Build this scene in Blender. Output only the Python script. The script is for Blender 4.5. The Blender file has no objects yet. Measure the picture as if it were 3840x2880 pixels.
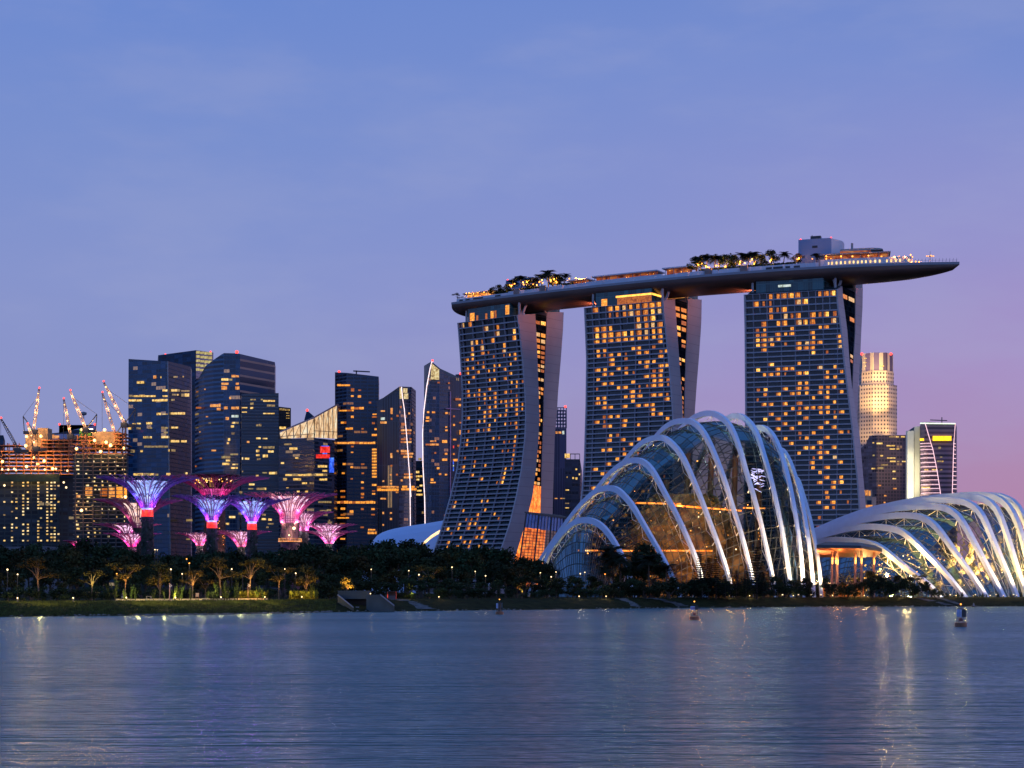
import bpy, bmesh, math, random
import numpy as np
from mathutils import Vector, Matrix
R = math.radians
SC = bpy.context.scene
COL = SC.collection
# ---------------------------------------------------------------- camera, world, light, exposure
F, CX, HY, CAMZ = 6500.0, 1920.0, 2212.0, 5.0     # focal length, centre column, horizon row (photo pixels), eye height (m)
cam = bpy.data.objects.new('camera', bpy.data.cameras.new('camera'))
COL.objects.link(cam)
cam.location = (0, 0, CAMZ); cam.rotation_euler = (R(90), 0, 0)
cam.data.sensor_width = 36; cam.data.lens = 36*F/3840
cam.data.shift_y = (HY-1440)/3840
cam.data.clip_start = 1; cam.data.clip_end = 9000
SC.camera = cam
SC.view_settings.view_transform = 'Standard'; SC.view_settings.look = 'None'
SC.view_settings.exposure = 0; SC.view_settings.gamma = 1
SC.cycles.use_denoising = True
SC.cycles.max_bounces = 6; SC.cycles.diffuse_bounces = 2; SC.cycles.glossy_bounces = 3
SC.cycles.transparent_max_bounces = 12; SC.cycles.transmission_bounces = 3
SC.cycles.caustics_reflective = False; SC.cycles.caustics_refractive = False
SC.cycles.sample_clamp_indirect = 4; SC.cycles.use_light_tree = True

wd = bpy.data.worlds.new('World'); SC.world = wd; wd.use_nodes = True
nt = wd.node_tree; nt.nodes.clear()
def N(t, **k):
    n = nt.nodes.new(t)
    for a, b in k.items(): setattr(n, a, b)
    return n
def ramp(node, stops):
    el = node.color_ramp.elements
    while len(el) > 1: el.remove(el[-1])
    for i, (p, c) in enumerate(stops):
        e = el[0] if i == 0 else el.new(p)
        e.position = p; e.color = (*c, 1) if len(c) == 3 else c
tc = N('ShaderNodeTexCoord'); sx = N('ShaderNodeSeparateXYZ')
nt.links.new(tc.outputs['Generated'], sx.inputs[0])
nz = N('ShaderNodeTexNoise'); nz.inputs['Scale'].default_value = 3.0; nz.inputs['Detail'].default_value = 3
mp = N('ShaderNodeMapping'); mp.inputs['Scale'].default_value = (1, 1, 2.6)
nt.links.new(tc.outputs['Generated'], mp.inputs[0]); nt.links.new(mp.outputs[0], nz.inputs['Vector'])
def M2(op, a, b):
    n = N('ShaderNodeMath', operation=op)
    for i, v in enumerate((a, b)):
        if hasattr(v, 'links'): nt.links.new(v, n.inputs[i])
        else: n.inputs[i].default_value = v
    return n.outputs[0]
wob = M2('MULTIPLY', M2('SUBTRACT', nz.outputs[0], 0.5), 0.10)
el_ = M2('ADD', sx.outputs[2], wob)
r1 = N('ShaderNodeValToRGB'); r2 = N('ShaderNodeValToRGB')
ramp(r1, [(0, (.225,.255,.52)), (.09, (.235,.27,.55)), (.17, (.215,.275,.59)), (.25, (.172,.258,.60)), (.33, (.135,.235,.61)), (.6, (.10,.22,.54)), (1, (.08,.20,.50))])
ramp(r2, [(0, (.37,.20,.38)), (.06, (.36,.215,.43)), (.12, (.335,.25,.54)), (.20, (.255,.265,.59)), (.27, (.175,.25,.60)), (.33, (.125,.22,.58)), (.6, (.10,.21,.52)), (1, (.08,.20,.50))])
nt.links.new(el_, r1.inputs[0]); nt.links.new(el_, r2.inputs[0])
mr = N('ShaderNodeMapRange', interpolation_type='SMOOTHSTEP')
mr.inputs[1].default_value = -0.22; mr.inputs[2].default_value = 0.30
nt.links.new(M2('ADD', sx.outputs[0], wob), mr.inputs[0])
mx = N('ShaderNodeMix', data_type='RGBA')
ef = N('ShaderNodeMapRange', interpolation_type='SMOOTHSTEP'); ef.inputs[1].default_value = -.35; ef.inputs[2].default_value = .45; ef.inputs[3].default_value = .12
nt.links.new(sx.outputs[1], ef.inputs[0])
nt.links.new(M2('MULTIPLY', mr.outputs[0], ef.outputs[0]), mx.inputs[0]); nt.links.new(r1.outputs[0], mx.inputs[6]); nt.links.new(r2.outputs[0], mx.inputs[7])
bk = N('ShaderNodeMapRange', interpolation_type='SMOOTHSTEP')   # the eastern sky, behind the camera, is made brighter to fill the facing walls
bk.inputs[1].default_value = -0.7; bk.inputs[2].default_value = 0.6; bk.inputs[3].default_value = 1.35; bk.inputs[4].default_value = 1
nt.links.new(sx.outputs[1], bk.inputs[0])
vm = N('ShaderNodeVectorMath', operation='SCALE')
tint = N('ShaderNodeMix', data_type='RGBA', blend_type='MULTIPLY'); tint.inputs[7].default_value = (.80, 1.02, 1.12, 1)
tf = N('ShaderNodeMapRange'); tf.inputs[1].default_value = .3; tf.inputs[2].default_value = -.5
nt.links.new(sx.outputs[1], tf.inputs[0]); nt.links.new(tf.outputs[0], tint.inputs[0]); nt.links.new(mx.outputs[2], tint.inputs[6])
nt.links.new(tint.outputs[2], vm.inputs[0]); nt.links.new(bk.outputs[0], vm.inputs['Scale'])
bg = N('ShaderNodeBackground'); bg.inputs[1].default_value = 1.0
cl = N('ShaderNodeTexNoise'); cl.inputs['Scale'].default_value = 7.0; cl.inputs['Detail'].default_value = 5; cl.inputs['Roughness'].default_value = .55
cm_ = N('ShaderNodeMapping'); cm_.inputs['Scale'].default_value = (1, 1, 3.2); cm_.inputs['Rotation'].default_value = (.25, .1, 0)
nt.links.new(tc.outputs['Generated'], cm_.inputs[0]); nt.links.new(cm_.outputs[0], cl.inputs['Vector'])
cmr = N('ShaderNodeMapRange', interpolation_type='SMOOTHSTEP'); cmr.inputs[1].default_value = .42; cmr.inputs[2].default_value = .70; cmr.inputs[4].default_value = .26
nt.links.new(cl.outputs[0], cmr.inputs[0])
cmx = N('ShaderNodeMix', data_type='RGBA'); cmx.inputs[7].default_value = (.33, .36, .60, 1)      # thin veils of cloud
nt.links.new(cmr.outputs[0], cmx.inputs[0]); nt.links.new(vm.outputs[0], cmx.inputs[6])
nt.links.new(cmx.outputs[2], bg.inputs[0])
sky = N('ShaderNodeTexSky', sky_type='NISHITA'); sky.sun_disc = False
sky.sun_elevation = R(-1.5); sky.sun_rotation = R(25)
bg2 = N('ShaderNodeBackground'); bg2.inputs[1].default_value = 0.05
nt.links.new(sky.outputs[0], bg2.inputs[0])
ad = N('ShaderNodeAddShader'); wo = N('ShaderNodeOutputWorld')
nt.links.new(bg.outputs[0], ad.inputs[0]); nt.links.new(bg2.outputs[0], ad.inputs[1]); nt.links.new(ad.outputs[0], wo.inputs[0])
sun = bpy.data.objects.new('sun', bpy.data.lights.new('sun', 'SUN')); COL.objects.link(sun)
sun.data.energy = 0.3; sun.data.angle = R(20); sun.data.color = (1, .62, .72)     # the last pink afterglow, low on the right
sun.rotation_euler = (R(80), 0, R(75))

# ---------------------------------------------------------------- helpers
def X(px, d): return (px-CX)*d/F
def Z(py, d): return CAMZ+(HY-py)*d/F
def PT(px, py, d): return Vector((X(px, d), d, Z(py, d)))
def lerp(a, b, t): return a+(b-a)*t
def tab(t, x):
    xs = [a for a, _ in t]; ys = [b for _, b in t]
    return float(np.interp(x, xs, ys))
def catmull(pts, n):
    """n points evenly spread by arc length along a smooth curve through pts"""
    P = [Vector(p) for p in pts]
    P = [P[0]*2-P[1]]+P+[P[-1]*2-P[-2]]
    out = []
    for i in range(1, len(P)-2):
        a, b, c, d = P[i-1:i+3]
        for k in range(12):
            t = k/12
            out.append(.5*((2*b)+(c-a)*t+(2*a-5*b+4*c-d)*t*t+(3*b-a-3*c+d)*t**3))
    out.append(P[-2])
    L = [0]
    for i in range(1, len(out)): L.append(L[-1]+(out[i]-out[i-1]).length)
    res = []
    j = 0
    for k in range(n):
        s = L[-1]*k/(n-1)
        while j < len(L)-2 and L[j+1] < s: j += 1
        t = (s-L[j])/max(1e-9, L[j+1]-L[j])
        res.append(out[j].lerp(out[j+1], min(1, max(0, t))))
    return res

class MB:
    def __init__(s): s.v = []; s.f = []; s.uv = []; s.m = []; s.anyuv = False
    def add(s, vs, fs, uvs=None, m=0):
        o = len(s.v); s.v += [tuple(v) for v in vs]
        for i, f in enumerate(fs):
            s.f.append([o+k for k in f]); s.m.append(m)
            if uvs: s.anyuv = True; s.uv.append([uvs[k] for k in f])
            else: s.uv.append([(0, 0)]*len(f))
        return s
    def quad(s, a, b, c, d, uv=None, m=0):
        return s.add([a, b, c, d], [(0, 1, 2, 3)], uv, m)
    def box(s, c, size, rz=0, m=0):
        x, y, z = [k/2 for k in size]
        ca, sa = math.cos(rz), math.sin(rz)
        vs = []
        for dz in (-z, z):
            for dx, dy in ((-x, -y), (x, -y), (x, y), (-x, y)):
                vs.append((c[0]+dx*ca-dy*sa, c[1]+dx*sa+dy*ca, c[2]+dz))
        return s.add(vs, [(3, 2, 1, 0), (4, 5, 6, 7), (0, 1, 5, 4), (1, 2, 6, 5), (2, 3, 7, 6), (3, 0, 4, 7)], None, m)
    def hexa(s, lo, hi, m=0):
        """lo, hi: four points each, counter-clockwise seen from above"""
        return s.add(list(lo)+list(hi), [(3, 2, 1, 0), (4, 5, 6, 7), (0, 1, 5, 4), (1, 2, 6, 5), (2, 3, 7, 6), (3, 0, 4, 7)], None, m)
    def tube(s, pts, r, n=5, cap=True, m=0, flat=1.0):
        pts = [Vector(p) for p in pts]; k = len(pts)
        rs = r if isinstance(r, (list, tuple)) else [r]*k
        vs = []; fs = []
        for i, p in enumerate(pts):
            t = (pts[min(i+1, k-1)]-pts[max(i-1, 0)])
            t = t.normalized() if t.length > 1e-9 else Vector((0, 0, 1))
            a = t.cross(Vector((0, 0, 1)))
            if a.length < .05: a = t.cross(Vector((1, 0, 0)))
            a.normalize(); b = t.cross(a)
            for j in range(n):
                an = 2*math.pi*(j+.5)/n
                vs.append(p+(a*math.cos(an)+b*math.sin(an)*flat)*rs[i])
        for i in range(k-1):
            for j in range(n):
                q = (j+1) % n
                fs.append((i*n+j, i*n+q, (i+1)*n+q, (i+1)*n+j))
        if cap:
            fs.append(tuple(range(n-1, -1, -1))); fs.append(tuple((k-1)*n+j for j in range(n)))
        return s.add(vs, fs, None, m)
    def lathe(s, prof, n=24, c=(0, 0, 0), cap=False, m=0):
        vs = []; fs = []
        for r, z in prof:
            for j in range(n):
                a = 2*math.pi*j/n
                vs.append((c[0]+r*math.cos(a), c[1]+r*math.sin(a), c[2]+z))
        for i in range(len(prof)-1):
            for j in range(n):
                q = (j+1) % n
                fs.append((i*n+j, i*n+q, (i+1)*n+q, (i+1)*n+j))
        if cap:
            fs.append(tuple(range(n-1, -1, -1))); fs.append(tuple((len(prof)-1)*n+j for j in range(n)))
        return s.add(vs, fs, None, m)
    def ball(s, c, r, n=8, m=0):
        pr = [(max(.001, r*math.sin(math.pi*i/6)), -r*math.cos(math.pi*i/6)) for i in range(7)]
        return s.lathe(pr, n, c, False, m)
    def mesh(s, name, mats, off=(0, 0, 0), smooth=False):
        me = bpy.data.meshes.new(name)
        o = Vector(off)
        me.from_pydata([(a-o.x, b-o.y, c-o.z) for a, b, c in s.v], [], s.f)
        for m in (mats if isinstance(mats, (list, tuple)) else [mats]): me.materials.append(m)
        if len(me.polygons) == len(s.m) and any(s.m): me.polygons.foreach_set('material_index', s.m)
        if s.anyuv:
            ul = me.uv_layers.new(name='metres')
            ul.data.foreach_set('uv', [c for f in s.uv for p in f for c in p])
        if smooth: me.polygons.foreach_set('use_smooth', [True]*len(me.polygons))
        me.update()
        return me
def link(name, me, parent=None, loc=(0, 0, 0)):
    o = bpy.data.objects.new(name, me); COL.objects.link(o)
    o.location = loc
    if parent is not None: o.parent = parent
    return o
def tag(o, label=None, cat=None, group=None, kind=None):
    if label: o['label'] = label
    if cat: o['category'] = cat
    if group: o['group'] = group
    if kind: o['kind'] = kind
    return o
def thing(name, label, cat, loc=(0, 0, 0), group=None):
    o = bpy.data.objects.new(name, None); COL.objects.link(o)
    o.location = loc; o.empty_display_size = .5
    return tag(o, label, cat, group)
def woff(p):
    o = Vector((0, 0, 0))
    while p is not None: o += Vector(p.location); p = p.parent
    return o
def part(mb, name, mat, parent, smooth=False, kind=None):
    """a mesh given in world coordinates, as a child of its thing"""
    o = link(name, mb.mesh(name, mat, woff(parent), smooth), parent)
    if kind: o['kind'] = kind
    return o
def solo(mb, name, mat, label, cat, group=None, smooth=False, loc=None):
    c = Vector(loc) if loc is not None else Vector((0, 0, 0))
    return tag(link(name, mb.mesh(name, mat, c, smooth), None, c), label, cat, group)
def struct(mb, name, mat, smooth=False, kind='structure'):
    o = link(name, mb.mesh(name, mat, (0, 0, 0), smooth)); o['kind'] = kind
    return o
def copy_tree(o, parent=None):
    c = o.copy(); COL.objects.link(c)
    c.parent = parent
    for ch in o.children: copy_tree(ch, c)
    return c
def lamp(name, kind, loc, energy, col, parent=None, size=.5, rot=None, spot=None, blend=.6):
    l = bpy.data.lights.new(name, kind); l.energy = energy; l.color = col
    if kind == 'AREA': l.size = size
    else: l.shadow_soft_size = size
    if spot: l.spot_size = R(spot); l.spot_blend = blend
    o = bpy.data.objects.new(name, l); COL.objects.link(o)
    o.location = Vector(loc)-(woff(parent) if parent else Vector((0, 0, 0)))
    if parent: o.parent = parent
    if rot is not None: o.rotation_mode = 'QUATERNION'; o.rotation_quaternion = Vector(rot).to_track_quat('-Z', 'Y')
    return o

# ---------------------------------------------------------------- materials
MATS = {}
class Tree:
    def __init__(s, name):
        s.m = bpy.data.materials.new(name); s.m.use_nodes = True
        s.t = s.m.node_tree; s.b = s.t.nodes['Principled BSDF']; s.o = s.t.nodes['Material Output']
    def n(s, t, **k):
        x = s.t.nodes.new(t)
        for a, b in k.items(): setattr(x, a, b)
        return x
    def l(s, a, b): s.t.links.new(a, b)
    def math(s, op, a, b=0.0):
        x = s.n('ShaderNodeMath', operation=op)
        for i, v in enumerate((a, b)):
            if hasattr(v, 'links'): s.l(v, x.inputs[i])
            else: x.inputs[i].default_value = v
        return x.outputs[0]
    def noise(s, scale, detail=3, coord='Object', sc=(1, 1, 1), rough=.5):
        c = s.n('ShaderNodeTexCoord'); m = s.n('ShaderNodeMapping'); m.inputs['Scale'].default_value = sc
        x = s.n('ShaderNodeTexNoise'); x.inputs['Scale'].default_value = scale; x.inputs['Detail'].default_value = detail
        x.inputs['Roughness'].default_value = rough
        s.l(c.outputs[coord], m.inputs[0]); s.l(m.outputs[0], x.inputs['Vector'])
        return x.outputs[0]
    def mix(s, f, a, b):
        x = s.n('ShaderNodeMix', data_type='RGBA')
        for i, v in ((0, f), (6, a), (7, b)):
            if hasattr(v, 'links'): s.l(v, x.inputs[i])
            elif i == 0: x.inputs[0].default_value = v
            else: x.inputs[i].default_value = (*v, 1)
        return x.outputs[2]
    def ramp(s, f, stops):
        x = s.n('ShaderNodeValToRGB'); ramp(x, stops); s.l(f, x.inputs[0]); return x.outputs[0]
    def bump(s, h, strength, dist=.1):
        x = s.n('ShaderNodeBump'); x.inputs['Strength'].default_value = strength; x.inputs['Distance'].default_value = dist
        s.l(h, x.inputs['Height']); s.l(x.outputs[0], s.b.inputs['Normal'])
def mat(name, col, rough=.6, metal=0.0, var=.25, scale=.3, spec=.5, bump=0):
    """a mottled surface: col varies by +-var with a soft noise"""
    if name in MATS: return MATS[name]
    t = Tree(name)
    f = t.noise(scale, 4)
    a = tuple(min(1, c*(1-var)) for c in col); b = tuple(min(1, c*(1+var)) for c in col)
    t.l(t.ramp(f, [(.3, a), (.7, b)]), t.b.inputs['Base Color'])
    t.b.inputs['Roughness'].default_value = rough; t.b.inputs['Metallic'].default_value = metal
    t.b.inputs['Specular IOR Level'].default_value = spec
    if bump: t.bump(t.noise(scale*6, 4), bump, .2)
    MATS[name] = t.m
    return t.m
def glow(name, col, strength, var=.5, scale=.6, hot=None):
    """something lit: a lamp, a lit room behind glass, a floodlit part made to glow; uneven like a room with things in it"""
    if name in MATS: return MATS[name]
    t = Tree(name)
    t.b.inputs['Base Color'].default_value = (*[c*.15 for c in col], 1); t.b.inputs['Roughness'].default_value = .4
    f = t.noise(scale, 3, rough=.65)
    lo = tuple(c*(1-var)*m for c, m in zip(col, (1, .8, .6)))
    hi = hot or tuple(min(1, c*(1+var)) for c in col)
    t.l(t.ramp(f, [(.34, lo), (.52, col), (.68, hi)]), t.b.inputs['Emission Color'])
    t.b.inputs['Emission Strength'].default_value = strength
    MATS[name] = t.m
    return t.m
def facade(name, glass, band, fh=4.0, bw=1.5, bf=.28, mf=.08, rough=.12, spec=.5, metal=0.0, dim=0.0, dimcol=(1, .6, .2), vmul=None):
    """curtain wall in metres of its own UV: a spandrel band per storey, mullions, panes that differ, a few dim rooms"""
    if name in MATS: return MATS[name]
    t = Tree(name)
    uv = t.n('ShaderNodeUVMap'); uv.uv_map = 'metres'; sp = t.n('ShaderNodeSeparateXYZ'); t.l(uv.outputs[0], sp.inputs[0])
    u = t.math('DIVIDE', sp.outputs[0], bw); v = t.math('DIVIDE', sp.outputs[1], fh)
    fb = t.math('LESS_THAN', t.math('FRACT', v), bf); fm = t.math('LESS_THAN', t.math('FRACT', u), mf)
    line = t.math('MAXIMUM', fb, fm)
    cm = t.n('ShaderNodeCombineXYZ'); t.l(t.math('FLOOR', t.math('DIVIDE', u, 2)), cm.inputs[0]); t.l(t.math('FLOOR', v), cm.inputs[1])
    wn = t.n('ShaderNodeTexWhiteNoise', noise_dimensions='2D'); t.l(cm.outputs[0], wn.inputs['Vector'])
    g2 = tuple(c*1.9 for c in glass); g1 = tuple(c*.45 for c in glass)
    pane = t.ramp(wn.outputs[0], [(0, g1), (.6, glass), (1, g2)])
    big = t.noise(.02, 2)
    band2 = t.ramp(big, [(.3, tuple(c*.75 for c in band)), (.7, tuple(c*1.25 for c in band))])
    t.l(t.mix(line, pane, band2), t.b.inputs['Base Color'])
    t.l(t.math('ADD', t.math('MULTIPLY', line, .3), t.math('ADD', t.math('MULTIPLY', wn.outputs[0], .1), rough)), t.b.inputs['Roughness'])
    t.b.inputs['Specular IOR Level'].default_value = spec; t.b.inputs['Metallic'].default_value = metal
    if dim:
        on = t.math('MULTIPLY', t.math('GREATER_THAN', wn.outputs[0], 1-dim), t.math('SUBTRACT', 1, line))
        t.b.inputs['Emission Color'].default_value = (*dimcol, 1)
        t.l(t.math('MULTIPLY', on, t.math('MULTIPLY', t.noise(.8, 3), .5)), t.b.inputs['Emission Strength'])
    MATS[name] = t.m
    return t.m
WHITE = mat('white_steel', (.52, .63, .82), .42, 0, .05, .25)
LAMPW = glow('lamp_white', (1, .76, .42), 2.4, .1)
LAMPA = glow('lamp_amber', (1, .58, .22), 3.2, .2)
LAMPO = glow('lamp_orange', (1, .36, .05), 3.2, .2)
LAMPR = glow('lamp_red', (1, .05, .04), 4, .1)
WARM = glow('window_warm', (1, .33, .03), 1.25, .6, .9, (1, .58, .12))
YELS = glow('window_cream', (1, .55, .2), .9, .6, 1.1, (1, .75, .4))
WARMB = glow('window_warm_bright', (1, .42, .05), 1.7, .6, 1.1, (1, .72, .22))
WARMM = glow('window_warm_mid', (1, .28, .025), .85, .65, 1.2, (1, .5, .1))
WARMD = glow('window_warm_dim', (.8, .2, .025), .6, .6, .9)
YEL = glow('window_yellow', (1, .60, .14), 1.15, .7, .45, (1, .82, .42))
YELD = glow('window_yellow_dim', (.9, .55, .2), .38, .8, .5)
ORA = glow('window_orange', (1, .36, .07), .95, .65, .5, (1, .6, .2))
COOL = glow('window_cool', (.7, .85, .72), .8, .6, .5)
DARKM = mat('dark_metal', (.03, .03, .035), .5)
GREYM = mat('grey_metal', (.22, .23, .25), .45, .3)
CONC = mat('concrete', (.26, .25, .25), .8, 0, .2, .15)
# ---------------------------------------------------------------- water, land
SHORE = [(-3000, 2318), (0, 2314), (640, 2308), (900, 2304), (1250, 2296), (1480, 2293), (1800, 2289), (2240, 2284), (2500, 2280), (2720, 2278), (3040, 2275.5), (3840, 2274), (6000, 2273)]
def ds(px): return CAMZ*F/(tab(SHORE, px)-HY)
GZ = 2.7                                            # level of the park behind the bank
t = Tree('water')
df = t.n('ShaderNodeBsdfDiffuse'); df.inputs[0].default_value = (.022, .060, .070, 1)
gs = t.n('ShaderNodeBsdfGlossy'); gs.inputs[0].default_value = (.52, .64, .69, 1); gs.inputs['Roughness'].default_value = .27
fr = t.n('ShaderNodeFresnel'); fr.inputs[0].default_value = 1.33
c1 = t.noise(1, 4, 'Object', (.10, .55, 1), .6); c2 = t.noise(1, 2, 'Object', (.02, .10, 1)); c3 = t.noise(1, 3, 'Object', (.012, .03, 1))
bm = t.n('ShaderNodeBump'); bm.inputs['Strength'].default_value = .9; bm.inputs['Distance'].default_value = .62
t.l(t.math('ADD', c1, t.math('MULTIPLY', c2, 2.0)), bm.inputs['Height'])
for k in (gs, fr): t.l(bm.outputs[0], k.inputs['Normal'])
# wind patches: the sheen is weaker where the water is ruffled
fa = t.math('MULTIPLY', t.math('MINIMUM', fr.outputs[0], .8), t.math('ADD', t.math('MULTIPLY', c3, .7), .55))
mxs = t.n('ShaderNodeMixShader'); t.l(fa, mxs.inputs[0]); t.l(df.outputs[0], mxs.inputs[1]); t.l(gs.outputs[0], mxs.inputs[2]); t.l(mxs.outputs[0], t.o.inputs[0])
WATER = t.m
mb = MB(); mb.quad((-3000, -200, 0), (3000, -200, 0), (3000, 900, 0), (-3000, 900, 0)); struct(mb, 'water', WATER)

t = Tree('grass_ground')
f = t.noise(.35, 5); g = t.noise(.05, 2)
t.l(t.mix(g, t.ramp(f, [(.3, (.008, .013, .005)), (.7, (.022, .030, .009))]), t.ramp(f, [(.3, (.014, .015, .006)), (.7, (.036, .033, .012))])), t.b.inputs['Base Color'])
t.b.inputs['Roughness'].default_value = .9; t.b.inputs['Specular IOR Level'].default_value = .05; t.bump(t.noise(2.5, 4), .9, .3)
GRASS = t.m
rng = random.Random(3)
mb = MB()
offs = [(-3, -1.2), (0, -.05), (2, .35), (5, .8), (9, 1.5), (13, 2.1), (17, 2.55), (22, GZ), (60, GZ), (300, GZ), (1200, GZ), (4500, GZ)]
pxs = [-9000, -5000] + list(range(-1200, 5000, 40)) + [6500, 9000]
for p in pxs:
    d0 = ds(p)
    for i, (o, z) in enumerate(offs):
        k = .25 if 1 < i < 6 else 0
        dd = d0+o+(rng.uniform(-.5, .5) if i == 1 else 0)
        mb.v.append((X(p, d0)*(1+o/d0), dd, z+rng.uniform(-k, k)))
n = len(offs)
for i in range(len(pxs)-1):
    for j in range(n-1): mb.f.append([i*n+j, (i+1)*n+j, (i+1)*n+j+1, i*n+j+1]); mb.m.append(0); mb.uv.append([(0, 0)]*4)
struct(mb, 'land', GRASS, True)
# the lit promenade on the left
mb = MB(); P0 = mat('path_paving', (.34, .30, .24), .8, 0, .15, .5)
ps = list(range(395, 1010, 15))
def park(px, off, z=GZ):
    d = ds(px)+off
    return Vector((X(px, d), d, z))
for a, b in zip(ps, ps[1:]):
    mb.quad(park(a, 22.5, GZ+.02), park(b, 22.5, GZ+.02), park(b, 27.5, GZ+.03), park(a, 27.5, GZ+.03))
struct(mb, 'path', P0)
# two stony tracks down the bank
mb = MB(); ST = mat('track_stones', (.07, .075, .08), .9, 0, .5, .8, bump=.6)
def track(a, b, w):
    k = 12
    for i in range(k):
        q = []
        for t_ in (i/k, (i+1)/k):
            px = lerp(a[0], b[0], t_); off = lerp(a[1], b[1], t_); z = float(np.interp(off, [o for o, _ in offs], [z for _, z in offs]))
            c = park(px, off, z+.10+rng.uniform(-.03, .05)); ww = w*rng.uniform(.6, 1.2)
            q += [c+Vector((-ww, 0, 0)), c+Vector((ww, 0, 0))]
        mb.quad(q[0], q[1], q[3], q[2])
track((1478, 20), (1600, 2), 2.2); track((2320, 19), (2385, 2), 1.6); track((2420, 20), (2560, 2), 2.2); track((3420, 18), (3560, 2), 1.4); track((3500, 19), (3600, 3), 1.1)
struct(mb, 'track', ST)

# ---------------------------------------------------------------- the three hotel towers and the deck across them
SLAB = mat('balcony_slab', (.29, .29, .33), .6, 0, .1, .2)
FIN = mat('balcony_fin', (.27, .27, .31), .6, 0, .1, .2)
t = Tree('end_wall_panels')
uv = t.n('ShaderNodeUVMap'); uv.uv_map = 'metres'; sp = t.n('ShaderNodeSeparateXYZ'); t.l(uv.outputs[0], sp.inputs[0])
ln = t.math('LESS_THAN', t.math('FRACT', t.math('DIVIDE', sp.outputs[1], 5.9)), .035)
t.l(t.mix(ln, t.ramp(t.noise(.06, 4), [(.3, (.33, .30, .32)), (.7, (.40, .365, .385))]), (.2, .185, .2)), t.b.inputs['Base Color'])
t.b.inputs['Roughness'].default_value = .45
ENDW = t.m
TGLASS = facade('tower_glass', (.006, .014, .020), (.02, .03, .035), 99, 2.1, .001, .07, .1, .5)
GAPG = facade('gap_glass', (.006, .012, .02), (.02, .025, .03), 2.95, 2.2, .16, .06, .4, 0.0)
TEAL = facade('roof_glass', (.02, .075, .085), (.05, .12, .13), 5.5, 1.4, .1, .1, .15)
COLM = mat('pale_column', (.34, .32, .33), .5, 0, .06)

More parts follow.
